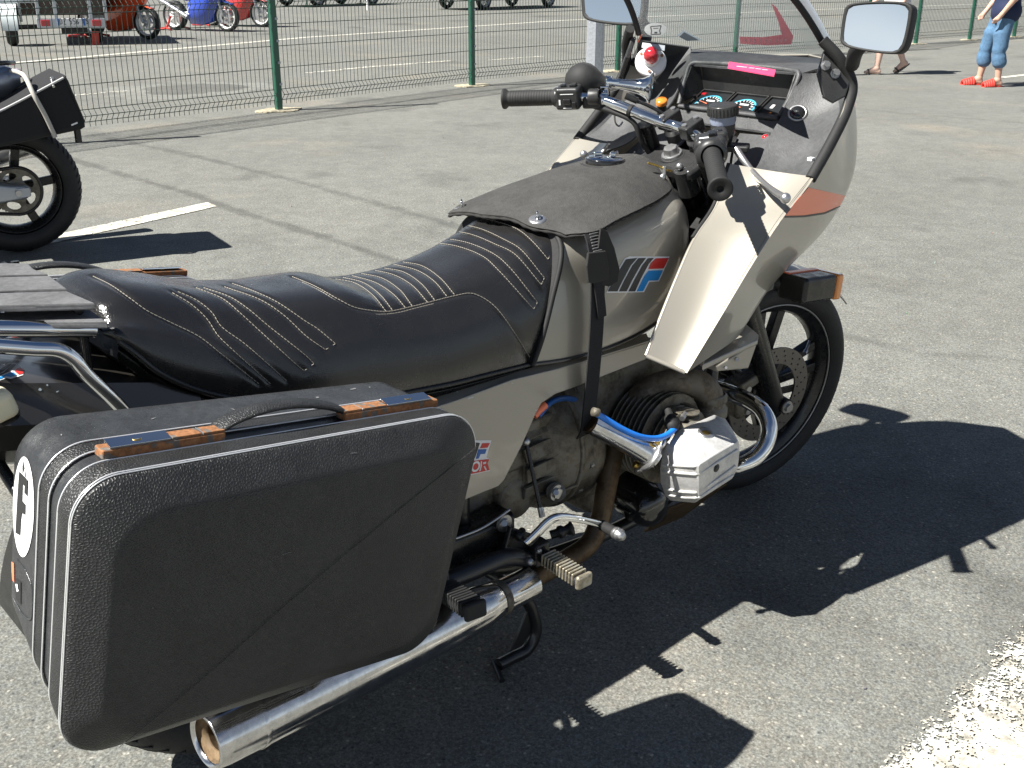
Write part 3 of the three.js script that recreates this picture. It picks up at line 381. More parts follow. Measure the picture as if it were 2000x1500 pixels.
for (const s of [1, -1]) { const f = (g) => s > 0 ? g : mirrorZ(g); const l = mesh('leg_shield', f(lg), M.paint, bike); mesh('folded_edge', [f(rim), f(rimB)], M.paint, l); mesh('folded_edge', f(rimO), M.paint, l); if (s > 0) chips([[1470, 372, 5, 4, -0.9], [1458, 384, 5, 2.5, -0.9], [1450, 392, 3, 2], [1405, 470, 2, 2], [1440, 585, 2, 2.5], [1330, 690, 2, 2]], l, mat([0.3, 0.3, 0.3], 0.7), 'paint_chip', 15); }
mesh('fairing_rear_trim', tube(Array.from({ length: 10 }, (_, i) => cI.getPoint(i / 9 * 0.42).add(V(-0.003, 0.002, -0.004))), 0.0045, 30, 8), M.rubber, bike);
// lower air duct
{ const pts = [[1378, 686], [1450, 626], [1482, 652], [1480, 664], [1372, 713]].map(([x, y]) => Y(x, y, 0.603)), g = plate(pts, 0.012, 0.004, V(0, 1, 0)), lo = plate(ZS([[1400, 716, 0.262], [1480, 668, 0.262], [1462, 720, 0.262], [1402, 726, 0.262]]), 0.05, 0.003, V(0, 0, 1));
  const d = mesh('air_duct', g, M.paint, bike); mesh('duct_side', lo, M.paint, d); mesh('air_duct', mirrorZ(g), M.paint, bike);
  mesh('duct_clip', [cyl(Z(1440, 702, 0.263), Z(1440, 702, 0.267), 0.004), cyl(Z(1418, 718, 0.263), Z(1418, 718, 0.267), 0.003)], M.steel, d);
}
// black edge trim round the cockpit opening
const trimPts = [V(1.25, 1.19, 0.262), ...ZS([[1640, 115, 0.292], [1664, 165, 0.312], [1655, 210, 0.318], [1625, 275, 0.325], [1583, 350, 0.331]])];
const tg = tube(trimPts, 0.0115, 60, 12);
mesh('edge_trim', tg, M.rubber, bike); mesh('edge_trim', mirrorZ(tg), M.rubber, bike);
// ---------- cockpit ----------
const cock = group('dashboard', bike), D = M.plasticDull;
const recR = V(1.365, 1.106, 0.133), recL = V(1.365, 1.106, -0.133), lipR = V(1.30, 1.024, 0.142), lipL = V(1.30, 1.024, -0.142), hoodR = V(1.345, 1.112, 0.150), hoodL = V(1.345, 1.112, -0.150);
{
  const C1 = cat([hoodR, V(1.325, 1.08, 0.152), lipR.clone().add(V(-0.012, 0, 0.012)), V(1.235, 0.985, 0.165), V(1.18, 0.94, 0.185), V(1.135, 0.925, 0.20)]);
  const C2 = cat([V(1.42, 1.145, 0.215), V(1.39, 1.11, 0.262), V(1.355, 1.065, 0.288), V(1.29, 1.02, 0.30), V(1.22, 0.965, 0.308), V(1.152, 0.928, 0.312)]);
  const C3 = cat([V(1.275, 1.165, 0.258), V(1.315, 1.12, 0.298), V(1.318, 1.085, 0.312), V(1.28, 1.04, 0.318), V(1.22, 0.985, 0.325), V(1.157, 0.935, 0.328)]);
  const cheek = sheet((u, v) => { const a = C1.getPoint(v), b = C2.getPoint(v), p = lp(a, b, u); return p.add(V(0.006 * Math.sin(Math.PI * u), -0.012 * Math.sin(Math.PI * u), 0)); }, 14, 30, 0.003);
  const wall = sheet((u, v) => lp(C2.getPoint(v), C3.getPoint(v), u), 8, 30, 0.003);
  mesh('cheek_panel', [cheek, wall], D, cock); mesh('cheek_panel', [mirrorZ(cheek), mirrorZ(wall)], D, cock);
  const top = sheet((u, v) => { const z = lerp(-0.215, 0.215, u), fr = 1.42 + 0.12 * (1 - (z / 0.215) ** 2), re = 1.345; return V(lerp(re, fr, v), lerp(1.112, 1.14 - 0.01 * (1 - (z / 0.215) ** 2), v), lerp(z * 0.71, z, v)); }, 20, 8, 0.004);
  mesh('dash_top', top, D, cock); mesh('hood_rim', tube([lipL, V(1.33, 1.08, -0.152), hoodL, hoodL.clone().add(V(0.01, 0.004, 0.03)), hoodR.clone().add(V(0.01, 0.004, -0.03)), hoodR, V(1.33, 1.08, 0.152), lipR], 0.006, 90, 8), D, cock);
  mesh('recess_wall', [plate([recL, recR, V(1.375, 1.045, 0.133), V(1.375, 1.045, -0.133)], 0.004, 0.001), plate([recR, V(1.375, 1.045, 0.133), lipR, hoodR], 0.004, 0.001), plate([recL, V(1.375, 1.045, -0.133), lipL, hoodL], 0.004, 0.001)], M.plastic, cock);
  const lip = (a, b) => [plate([lipL, lipR, V(1.285, 0.985, 0.148), V(1.285, 0.985, -0.148)], 0.02, 0.006), box(V(1.302, 1.02, 0), 0.02, 0.010, 0.284, 0.005)]; mesh('lower_lip', lip(), D, cock);
  mesh('lower_panel', plate([V(1.27, 0.985, 0.06), V(1.265, 0.985, 0.16), V(1.14, 0.90, 0.195), V(1.17, 0.90, 0.08)], 0.006, 0.002), D, cock); mesh('lower_panel', plate([V(1.27, 0.985, -0.06), V(1.265, 0.985, -0.16), V(1.14, 0.90, -0.195), V(1.17, 0.90, -0.08)], 0.006, 0.002), D, cock);
  mesh('cockpit_floor', [plate([V(1.29, 0.97, 0.15), V(1.29, 0.97, -0.15), V(1.26, 0.86, -0.15), V(1.26, 0.86, 0.15)], 0.004, 0.001), plate([V(1.26, 0.88, 0.17), V(1.26, 0.88, -0.17), V(1.06, 0.72, -0.16), V(1.06, 0.72, 0.16)], 0.004, 0.001, V(-0.6, 0.8, 0))], M.plastic, cock);
  // instruments
  const iu = V(0, 0, 1), iv = V(0.075, 0.042, 0).normalize(), inn = V().crossVectors(iu, iv).negate(); if (inn.y < 0) inn.negate(); const io = V(1.336, 1.03, 0);
  const ip = (u, v, k = 0) => io.clone().addScaledVector(iu, u).addScaledVector(iv, v).addScaledVector(inn, k);
  const face = (u0, u1, v0, v1, k) => plate([ip(u0, v0, k), ip(u1, v0, k), ip(u1, v1, k), ip(u0, v1, k)], 0.006, 0.001, inn);
  mesh('instrument_face', face(-0.131, 0.131, -0.045, 0.046, 0), M.gauge, cock);
  for (const [u0, u1, r] of [[-0.128, -0.034, 1], [-0.03, 0.062, 1], [0.066, 0.128, 0]]) {
    const gg = group('gauge', cock); const e = []; for (const [a, b, c, d] of [[u0, u1, 0.04, 0.044], [u0, u1, -0.044, -0.04], [u0, u0 + 0.004, -0.044, 0.044], [u1 - 0.004, u1, -0.044, 0.044]]) e.push(face(a, b, c, d, 0.006)); mesh('bezel', e, M.plastic, gg); mesh('dial', face(u0 + 0.004, u1 - 0.004, -0.04, 0.04, 0.001), M.gauge, gg);
    const cx = (u0 + u1) / 2, arc = (ra, rb, a0, a1, m, n) => { const g = new THREE.RingGeometry(ra, rb, 40, 1, a0, a1 - a0); g.applyMatrix4(new THREE.Matrix4().makeBasis(iu, iv, inn).setPosition(ip(cx, -0.008, 0.0018))); mesh(n, g, m, gg); };
    if (r) { arc(0.031, 0.0355, -0.1, Math.PI + 0.1, M.gaugeBlue, 'scale_arc'); const tk = []; for (let k = 0; k <= 10; k++) { const a = k / 10 * Math.PI, c = Math.cos(a), s = Math.sin(a); tk.push(cyl(ip(cx + c * 0.024, -0.008 + s * 0.024, 0.002), ip(cx + c * 0.03, -0.008 + s * 0.03, 0.002), 0.0011, 0.0011, 5)); } mesh('tick_marks', tk, M.white, gg).userData.kind = 'stuff'; mesh('pointer', cyl(ip(cx, -0.008, 0.003), ip(cx - 0.026, 0.0, 0.003), 0.0012, 0.0007, 6), M.orange, gg); mesh('lettering', face(cx - 0.012, cx + 0.012, 0.004, 0.009, 0.0022), M.white, gg); }
    else { mesh('warning_lamp', [face(u0 + 0.02, u0 + 0.028, 0.005, 0.018, 0.002)], M.white, gg); mesh('warning_lamp', [face(u0 + 0.03, u0 + 0.036, -0.014, -0.008, 0.002)], M.orangeLens, gg); }
  }
  mesh('warning_lamp', face(-0.124, -0.112, 0.026, 0.034, 0.0025), M.redLens, cock); mesh('trip_knob', cyl(ip(-0.118, 0, 0), ip(-0.118, 0, 0.018), 0.005), M.gloss, cock);
  // dash sticker, lamps, switches
  const st = [[1424, 125], [1515, 137], [1512, 143], [1421, 131]].map(([x, y]) => Y(x, y, 1.127)); mesh('dash_sticker', plate(st, 0.002, 0, V(-0.1, 1, 0)), M.pink, cock);
  { const q = [0.1, 0.25, 0.36, 0.52, 0.66, 0.8].map((t) => { const c = lp(lp(st[0], st[3], 0.5), lp(st[1], st[2], 0.5), t); return box(c.add(V(0, 0.0012, 0)), 0.004, 0.0006, 0.014, 0.0002); }); mesh('dash_sticker_lettering', q, M.white, cock); }
  const kc = onMesh(1558, 222, cock.children[0]); if (kc) { const g = group('ignition_lock', cock); mesh('collar', lathe([[0.021, -0.002], [0.021, 0.003], [0.018, 0.005], [0.0165, 0.004]], kc.p, kc.n), M.steel, g); mesh('barrel', lathe([[0, 0.009], [0.012, 0.009], [0.0165, 0.003], [0.0165, -0.002]], kc.p, kc.n), M.gloss, g); mesh('key_slot', box(kc.p.clone().addScaledVector(kc.n, 0.0095), 0.009, 0.001, 0.003, 0.0003, axes(V(1, 0, 0.3), kc.n)), M.steel, g); }
  const lk = Z(1495, 270, 0.135), lkn = V(-0.6, 0.8, 0).normalize(); mesh('indicator_lamp', lathe([[0.0115, -0.002], [0.0115, 0.003], [0.0085, 0.004]], lk, lkn), M.steel, cock); mesh('indicator_lens', lathe([[0, 0.008], [0.005, 0.007], [0.0085, 0.003], [0.0085, -0.001]], lk, lkn), M.redLens, cock);
  const ob = Z(1288, 200, -0.155); mesh('orange_button', lathe([[0, 0.03], [0.012, 0.028], [0.0135, 0.022], [0.0135, 0.016]], ob.clone().add(V(0.01, -0.018, 0)), V(-0.35, 0.9, 0.2)), M.orangeLens, cock); mesh('button_stem', lathe([[0.010, 0.018], [0.012, 0], [0.012, -0.02]], ob.clone().add(V(0.01, -0.018, 0)), V(-0.35, 0.9, 0.2)), M.plastic, cock);
  // red alarm lamp on the left cheek
  const fl = Z(1271, 120, -0.215), fn = V(-0.62, 0.5, 0.55).normalize(), rl = group('alarm_lamp', cock);
  mesh('base_disc', lathe([[0, 0.004], [0.034, 0.004], [0.037, 0.0], [0.037, -0.006]], fl, fn), M.white, rl); mesh('collar', lathe([[0.02, 0.004], [0.02, 0.011], [0.017, 0.014]], fl.clone().add(V(0, 0.004, 0)), fn), M.white, rl);
  mesh('lens', lathe([[0.0175, 0.01], [0.019, 0.024], [0.0165, 0.038], [0.010, 0.045], [0, 0.047]], fl.clone().add(V(0, 0.003, 0)), fn, 10), M.redLens, rl);
  for (const a of [0.4, 2.5, 4.6]) { const b = basis(fn), p = V(Math.cos(a) * 0.028, 0.005, Math.sin(a) * 0.028).applyMatrix4(b).add(fl); mesh('screw', cyl(p, p.clone().addScaledVector(fn, 0.003), 0.0035, 0.0035, 10), M.rust, rl); }
  mesh('metal_strip', plate(zoom(950, 0, 0.2267, [[1345, 365], [1540, 390], [1535, 438], [1338, 410]]).map(([x, y]) => onPlane(x, y, fl.clone().addScaledVector(V(-0.35, 0.85, 0.3), 0.04), V(-0.6, 0.5, 0.5).normalize())), 0.003, 0.0005), M.galv, cock);
  mesh('hook', tube(ZS([[1253, 66, -0.25], [1250, 74, -0.25], [1246, 82, -0.25]]), 0.0022, 10, 6), M.orange, cock);
  // mirror brackets with bolts
  const bp = ZS([[1611, 98, 0.268], [1622, 94, 0.275], [1641, 118, 0.29], [1660, 158, 0.308], [1652, 188, 0.314], [1630, 200, 0.305], [1609, 190, 0.285], [1594, 145, 0.258]]);
  const bg = plate(bp, 0.012, 0.003); mesh('mirror_bracket', bg, M.plastic, cock); mesh('mirror_bracket', mirrorZ(bg), M.plastic, cock);
  for (const [x, y] of [[1612, 128], [1631, 144]]) { const h = onMesh(x, y, cock.getObjectByName('mirror_bracket')); if (h) mesh('bracket_bolt', nut(h.p, h.n, 0.007, 0.016), M.steel, cock); }
  mesh('panel_clip', box(Z(1584, 311, 0.31), 0.012, 0.008, 0.012, 0.002), M.white, cock);
  mesh('clutch_cable', tube([V(1.2, 0.98, 0.11), V(1.18, 0.96, 0.115), V(1.17, 0.92, 0.12), V(1.19, 0.88, 0.12)], 0.003, 20, 8), M.rubber, cock);
}
// ---------- windscreen ----------
{
  const b = (z) => V(1.275 + 0.275 * (1 - (z / 0.255) ** 2) ** 0.8, 1.172 - 0.035 * (1 - (z / 0.255) ** 2), z), tp = (z) => V(1.03 + 0.20 * (1 - (z / 0.2) ** 2) ** 0.8, 1.37 + 0.06 * (1 - (z / 0.2) ** 2), z);
  const ws = mesh('windscreen', sheet((u, v) => { const w = -Math.cos(u * Math.PI); const p = lp(b(w * 0.2549), tp(w * 0.1999), v); p.x += 0.03 * Math.sin(Math.PI * v); return p; }, 48, 16, 0), M.glass, bike);
  for (const s of [1, -1]) mesh('screen_trim', tube(Array.from({ length: 12 }, (_, i) => { const v = 0.03 + i / 11 * 0.97, p = lp(b(s * 0.2549), tp(s * 0.1999), v); p.x += 0.03 * Math.sin(Math.PI * v); return p; }), 0.007, 30, 8), M.rubber, ws);
  const ov = Array.from({ length: 28 }, (_, i) => { const a = i / 28 * 2 * Math.PI; return [1280 + 22 * Math.cos(a), 57 + 13 * Math.sin(a)]; }); decal(ov, ws, 0.001, mat([0.8, 0.8, 0.78], 1, 0, { transmission: 0.5, thickness: 0 }), ws, 'oval_sticker', 4);
  const L = (l) => zoom(950, 0, 0.2267, l); const ink = mat([0.16, 0.16, 0.16], 0.5);
  for (const l of [[[1410, 222], [1505, 214], [1506, 222], [1410, 230]], [[1408, 230], [1418, 228], [1425, 262], [1420, 296], [1412, 296], [1416, 262]], [[1498, 222], [1507, 222], [1495, 262], [1503, 292], [1494, 292], [1486, 262]], [[1420, 290], [1500, 286], [1500, 294], [1420, 298]], [[1435, 240], [1480, 236], [1480, 242], [1435, 246]], [[1445, 272], [1470, 270], [1470, 284], [1445, 286]]]) decal(L(l), ws, 0.0018, ink, ws, 'oval_sticker_print', 4);
  const redFilm = mat([0.85, 0.3, 0.33], 0.7, 0, { transmission: 0.65, thickness: 0 }); decal([[1507, 6], [1517, 14], [1536, 46], [1550, 70], [1546, 86], [1500, 88], [1446, 85], [1444, 71], [1490, 72], [1527, 67], [1520, 40]], ws, 0.001, redFilm, ws, 'red_screen_sticker', 10);
  for (const x of [1454, 1464, 1472, 1484, 1494, 1502, 1514, 1524, 1532]) decal([[x, 75], [x + 5, 75], [x + 4, 82], [x + 1, 82]], ws, 0.0018, mat([0.8, 0.6, 0.6], 0.9, 0, { transmission: 0.5, thickness: 0 }), ws, 'sticker_lettering', 4);
  decal([[1311, 80], [1334, 58], [1372, 78], [1346, 93]], ws, 0.001, mat([0.6, 0.66, 0.7], 1, 0, { transmission: 0.5, thickness: 0 }), ws, 'square_sticker', 4); decal([[1316, 80], [1336, 62], [1366, 78], [1346, 90]], ws, 0.0018, mat([0.3, 0.33, 0.35], 1, 0, { transmission: 0.5, thickness: 0 }), ws, 'square_sticker_print', 4);
}
// ---------- mirrors ----------
{
  const smooth = (l) => new THREE.CatmullRomCurve3(l, true, 'centripetal').getSpacedPoints(64).slice(0, 64);
  const build = (px, c0, nn, armPts) => { nn = nn.normalize(); const pts = px.map(([x, y]) => onPlane(x, y, c0, nn)), ctr = V(); pts.forEach((p) => ctr.add(p)); ctr.divideScalar(pts.length); const back = nn.clone().negate(), sc = (l, k, d) => l.map((p) => ctr.clone().add(p.clone().sub(ctr).multiplyScalar(k)).addScaledVector(nn, d));
    const P = smooth(pts), I = sc(P, 0.885, 0.001), g = group('mirror', bike); mesh('mirror_housing', rings([I, sc(P, 0.93, 0.004), sc(P, 0.985, 0.003), P, sc(P, 0.98, -0.02), sc(P, 0.8, -0.038), sc(P, 0.5, -0.045)]), M.rubber, g); mesh('mirror_glass', plate(sc(P, 0.89, 0.0018).filter((_, i) => i % 2 === 0), 0.001, 0, nn), M.mirror, g); mesh('mirror_arm', tube([ctr.clone().addScaledVector(back, 0.025), ...armPts], 0.0145, 24, 12), M.rubber, g); };
  build([[1652, 14], [1660, 8], [1770, 5], [1782, 13], [1783, 22], [1767, 94], [1757, 104], [1742, 106], [1652, 91], [1642, 82], [1642, 70]], Z(1712, 55, 0.44), V(-0.88, 0.085, 0.02), [Z(1674, 80, 0.40).add(V(0.035, 0, 0)), Z(1662, 100, 0.36).add(V(0.02, 0, 0)), Z(1648, 128, 0.315).add(V(0.03, 0, 0))]);
  build([[1137, -45], [1146, -54], [1240, -62], [1256, -55], [1260, -40], [1256, 34], [1250, 46], [1238, 50], [1150, 40], [1139, 32], [1137, 20]], Z(1198, -4, -0.37), V(-0.80, 0.11, 0.12), [Z(1240, 60, -0.33).add(V(0.04, 0, 0)), V(1.31, 1.10, -0.295)]);
}
// ---------- handlebar and controls ----------
{
  const hb = group('handlebar', bike);
  const L = ZS([[1318, 246, -0.012], [1296, 240, -0.035], [1250, 223, -0.085], [1205, 205, -0.14], [1170, 194, -0.185], [1130, 190, -0.22], [1088, 191, -0.255]]), R = [L[0], ...ZS([[1348, 258, 0.035], [1372, 270, 0.085], [1386, 282, 0.15], [1390, 295, 0.20], [1392, 310, 0.24]])];
  mesh('bar', tube([...L].reverse().concat(R.slice(1)), 0.0125, 120, 16), M.chrome, hb);
  const gripProf = (len) => { const p = [[0.0, 0], [0.0135, 0], [0.021, 0.001], [0.021, 0.006], [0.0172, 0.012]]; for (let k = 0; k < 16; k++) { const h = 0.014 + k * (len - 0.03) / 16; p.push([0.0172, h], [0.0179, h + 0.001], [0.0179, h + 0.0045], [0.0172, h + 0.0055]); } p.push([0.0175, len - 0.012], [0.023, len - 0.006], [0.023, len - 0.001], [0.02, len], [0.007, len], [0.006, len - 0.008], [0, len - 0.008]); return p; };
  const gl0 = Z(1090, 190, -0.252), gl1 = Z(983, 193, -0.362), gr0 = Z(1390, 300, 0.235), gr1 = Z(1407, 370, 0.362);
  mesh('grip', lathe(gripProf(gl0.distanceTo(gl1)), gl0, gl1.clone().sub(gl0), 36), M.rubber, hb); mesh('grip', lathe(gripProf(gr0.distanceTo(gr1)), gr0, gr1.clone().sub(gr0), 36), M.rubber, hb);
  const dl = gl0.clone().sub(gl1).normalize(), dr = gr0.clone().sub(gr1).normalize(), upv = V(-0.2, 1, 0);
  const sl = gl0.clone().addScaledVector(dl, 0.026), al = axes(dl, upv), sg = group('switch_block', bike);
  mesh('switch_housing', [box(sl, 0.056, 0.05, 0.046, 0.008, al), lathe([[0.019, 0], [0.022, 0.002], [0.022, 0.01], [0.018, 0.014]], gl0.clone().addScaledVector(dl, -0.006), dl)], M.plastic, sg);
  const at = (o, A, x, y, z) => V(x, y, z).applyMatrix4(A).add(o);
  mesh('switch', [box(at(sl, al, -0.01, 0.027, 0.006), 0.012, 0.008, 0.012, 0.002, al), box(at(sl, al, 0.012, 0.027, 0.004), 0.014, 0.008, 0.02, 0.002, al), box(at(sl, al, 0.0, -0.004, 0.024), 0.018, 0.012, 0.008, 0.002, al), box(at(sl, al, 0.016, -0.012, 0.024), 0.01, 0.014, 0.006, 0.002, al)], M.gloss, sg);
  mesh('switch_lettering', [box(at(sl, al, 0.0, 0.012, 0.0233), 0.03, 0.0016, 0.0008, 0.0003, al), box(at(sl, al, -0.017, -0.006, 0.0233), 0.004, 0.012, 0.0008, 0.0003, al), box(at(sl, al, 0.0, -0.019, 0.0233), 0.02, 0.0016, 0.0008, 0.0003, al)], M.white, sg);
  const sr = gr0.clone().addScaledVector(dr, 0.028), ar = axes(dr, upv), rg = group('throttle_block', bike);
  mesh('switch_housing', [box(sr, 0.054, 0.054, 0.06, 0.012, ar), lathe([[0.022, 0], [0.03, 0.004], [0.03, 0.02], [0.026, 0.026]], gr0.clone().addScaledVector(dr, -0.012), dr), box(at(sr, ar, 0.02, 0.015, 0.02), 0.04, 0.03, 0.03, 0.008, ar)], M.plastic, rg);
  mesh('switch', [box(at(sr, ar, 0, 0.03, 0.004), 0.02, 0.008, 0.016, 0.002, ar), box(at(sr, ar, 0.014, 0.026, 0.02), 0.012, 0.012, 0.012, 0.003, ar)], M.gloss, rg);
  mesh('switch_lettering', [box(at(sr, ar, -0.012, 0.0275, -0.012), 0.006, 0.0008, 0.018, 0.0003, ar)], M.white, rg);
  // risers and top yoke
  const y1 = Z(1308, 236, -0.035), y2 = Z(1352, 254, 0.035), by = V(-0.45, 0.89, 0).normalize(), bz = y2.clone().sub(y1).normalize(), A = axes(V().crossVectors(by, bz), by);
  for (const q of [y1, y2]) { const r = group('bar_clamp', bike); mesh('clamp_block', [box(q.clone().addScaledVector(by, 0.004), 0.052, 0.03, 0.03, 0.004, A), cyl(q.clone().addScaledVector(by, -0.05), q.clone().addScaledVector(by, -0.008), 0.017, 0.015)], M.plastic, r); mesh('clamp_collar', cyl(q.clone().addScaledVector(by, -0.03), q.clone().addScaledVector(by, -0.018), 0.0185), M.steel, r); mesh('clamp_bolt', [-0.017, 0.017].map((k) => cyl(at(q, A, k, 0.018, 0), at(q, A, k, 0.0235, 0), 0.0062, 0.0058, 12)), M.steel, r); }
  const yk = group('top_yoke', bike), yc = Z(1312, 300, -0.005);
  mesh('yoke_plate', [box(yc.clone().add(V(0.01, -0.02, 0)), 0.08, 0.03, 0.2, 0.012, [0, -0.21, 0.45]), cyl(yc.clone().addScaledVector(by, -0.03), yc.clone().addScaledVector(by, -0.004), 0.03, 0.028, 24), cyl(Z(1335, 330, 0.06).addScaledVector(by, -0.06), Z(1335, 330, 0.06), 0.024, 0.022, 20)], M.plastic, yk);
  mesh('stem_nut', [cyl(yc.clone().addScaledVector(by, -0.004), yc.clone().addScaledVector(by, 0.002), 0.024, 0.023, 24), cyl(yc.clone(), yc.clone().addScaledVector(by, 0.016), 0.0185, 0.016, 6)], M.steel, yk); mesh('pinch_bolt', ball(Z(1327, 325, 0.055), 0.008), M.steel, yk);
  // brake master cylinder with reservoir, lever
  const rv = Z(1412, 232, 0.115), bm = group('brake_reservoir', bike), ru = V(-0.12, 1, 0).normalize();
  const capP = [[0, 0.03], [0.028, 0.03], [0.031, 0.027]]; mesh('reservoir_cap', [lathe([[0, 0.03], [0.028, 0.03], [0.0315, 0.027], [0.0315, 0.008], [0.029, 0.007]], rv, ru, 40), ...Array.from({ length: 28 }, (_, k) => { const a = k / 28 * 2 * Math.PI, p = V(Math.cos(a) * 0.0315, 0.017, Math.sin(a) * 0.0315).applyMatrix4(basis(ru)).add(rv); return cyl(p.clone().addScaledVector(ru, -0.008), p.clone().addScaledVector(ru, 0.008), 0.0016, 0.0016, 5); })], M.plastic, bm);
  mesh('reservoir_bowl', lathe([[0.0275, 0.01], [0.0275, -0.004], [0.025, -0.012]], rv, ru, 32), mat([0.22, 0.25, 0.33], 0.3), bm); mesh('master_cylinder', [lathe([[0.026, -0.01], [0.026, -0.03], [0.018, -0.05], [0, -0.05]], rv, ru, 24), cyl(rv.clone().addScaledVector(ru, -0.04), sr.clone().addScaledVector(dr, 0.03), 0.016)], M.plastic, bm);
  const lv = ZS([[1438, 292, 0.15], [1456, 318, 0.185], [1478, 344, 0.235], [1502, 366, 0.29], [1522, 380, 0.335], [1534, 387, 0.365]]); mesh('brake_lever', [tube(lv, (t) => 0.0082 - 0.0022 * Math.sin(Math.PI * t), 40, 10), ball(lv[5], 0.0105)], M.steel, bm); mesh('lever_pivot', box(Z(1440, 288, 0.14), 0.03, 0.014, 0.05, 0.004, [0, 0.5, 0.2]), M.plastic, bm);
  // clutch side
  const cl = ZS([[1168, 183, -0.19], [1130, 196, -0.235], [1090, 212, -0.29], [1040, 205, -0.355]]).map((p) => p.add(V(0.062, 0.012, 0))); mesh('clutch_lever', [tube(cl, (t) => 0.0075 - 0.002 * Math.sin(Math.PI * t), 30, 10), ball(cl[3], 0.01)], M.steel, hb); mesh('lever_clamp', [lathe([[0.017, 0], [0.019, 0.003], [0.019, 0.022], [0.017, 0.025]], Z(1150, 190, -0.2), dl), box(Z(1158, 198, -0.195), 0.045, 0.028, 0.03, 0.006, al)], M.plastic, hb);
  mesh('brake_hose', tube(ZS([[1150, 205, -0.2], [1195, 218, -0.15], [1238, 240, -0.10], [1252, 275, -0.09], [1275, 305, -0.08], [1310, 330, -0.05]]), 0.006, 50, 10), M.rubber, hb); mesh('clutch_cable_guide', [tube(ZS([[1232, 192, -0.12], [1270, 208, -0.085], [1305, 228, -0.05]]), 0.004, 20, 8), cyl(Z(1222, 187, -0.13), Z(1245, 197, -0.108), 0.0075)], M.black, hb); mesh('bar_strap', lathe([[0.0135, -0.004], [0.0137, 0], [0.0135, 0.004]], Z(1232, 216, -0.105), L[3].clone().sub(L[2])), M.rubber, hb);
  mesh('cable_hook', tube(ZS([[1200, 222, -0.15], [1202, 240, -0.15], [1210, 246, -0.15], [1216, 238, -0.15]]), 0.0022, 20, 6), M.steel, hb);
  // bulb horn
  const hn = group('bulb_horn', bike), b0 = Z(1138, 158, -0.245), h0 = Z(1178, 160, -0.205), h1 = Z(1272, 172, -0.115), hd = h1.clone().sub(h0), hl = hd.length(), bd = h0.clone().sub(b0).normalize();
  mesh('rubber_bulb', lathe([[0, -0.041], [0.016, -0.038], [0.03, -0.028], [0.039, -0.012], [0.0415, 0.002], [0.039, 0.016], [0.031, 0.03], [0.021, 0.04], [0.0135, 0.05], [0.0125, 0.058]], b0, bd, 36), M.rubber, hn);
  mesh('brass_reed', lathe([[0.0125, 0], [0.0135, 0.001], [0.0135, 0.012], [0.009, 0.014], [0.009, 0.03]], b0.clone().addScaledVector(bd, 0.056), bd), M.chrome, hn);
  mesh('trumpet', lathe([[0.006, -0.02], [0.0085, 0], [0.011, hl * 0.35], [0.0145, hl * 0.65], [0.019, hl * 0.82], [0.026, hl * 0.93], [0.037, hl], [0.035, hl], [0.024, hl * 0.92], [0.012, hl * 0.65], [0, hl * 0.6]], h0, hd, 40), M.chrome, hn);
  mesh('mounting_clamp', [box(Z(1182, 182, -0.19), 0.02, 0.035, 0.018, 0.003, al), lathe([[0.0145, -0.009], [0.0155, -0.008], [0.0155, 0.008], [0.0145, 0.009]], Z(1180, 196, -0.175), L[3].clone().sub(L[5])), cyl(Z(1183, 150, -0.2), Z(1190, 158, -0.19), 0.004)], M.chrome, hn);
}
// ---------- tank details ----------
{
  const cp = V(0.905, 0.938, -0.002), up = V(0.03, 1, 0).normalize(), fc = group('filler_cap', bike);
  mesh('recess_ring', lathe([[0.052, -0.01], [0.052, 0.007], [0.047, 0.008], [0.043, 0.004]], cp, up, 48), M.rubber, fc); mesh('cap_body', lathe([[0.041, -0.02], [0.042, 0.012], [0.0415, 0.018], [0.039, 0.019], [0, 0.0195]], cp, up, 48), M.gloss, fc); mesh('cap_disc', lathe([[0.036, 0.019], [0.033, 0.0225], [0, 0.025]], cp, up, 48), M.chrome, fc);
  mesh('cap_lug', [box(cp.clone().add(V(0.012, 0.029, 0.014)), 0.03, 0.01, 0.014, 0.004, [0, 0.5, 0]), box(cp.clone().add(V(-0.008, 0.028, -0.014)), 0.02, 0.008, 0.012, 0.003, [0, -0.4, 0])], M.chrome, fc);
  const logo = (l, m, k) => decal(zoom(850, 230, 0.3, l), tank, k, m, tank, 'badge');
  logo([[1112, 1140], [1148, 1060], [1205, 960], [1232, 915], [1262, 902], [1525, 903], [1490, 985], [1455, 1065], [1392, 1068], [1358, 1135]], M.white, 0.0008);
  for (const l of [[[1120, 1130], [1155, 1062], [1210, 968], [1238, 922], [1312, 912], [1270, 962], [1215, 1065], [1183, 1130]], [[1193, 1130], [1224, 1065], [1280, 962], [1320, 914], [1370, 912], [1333, 962], [1278, 1060], [1243, 1130]], [[1254, 1130], [1290, 1060], [1344, 962], [1382, 914], [1420, 912], [1388, 950], [1342, 1035], [1298, 1130]]]) logo(l, M.stickerBlack, 0.0016);
  logo([[1383, 985], [1400, 945], [1432, 915], [1518, 912], [1484, 980]], M.red, 0.0016); logo([[1308, 1130], [1358, 1030], [1385, 995], [1480, 992], [1448, 1058], [1386, 1060], [1350, 1128]], M.blue, 0.0016);
}
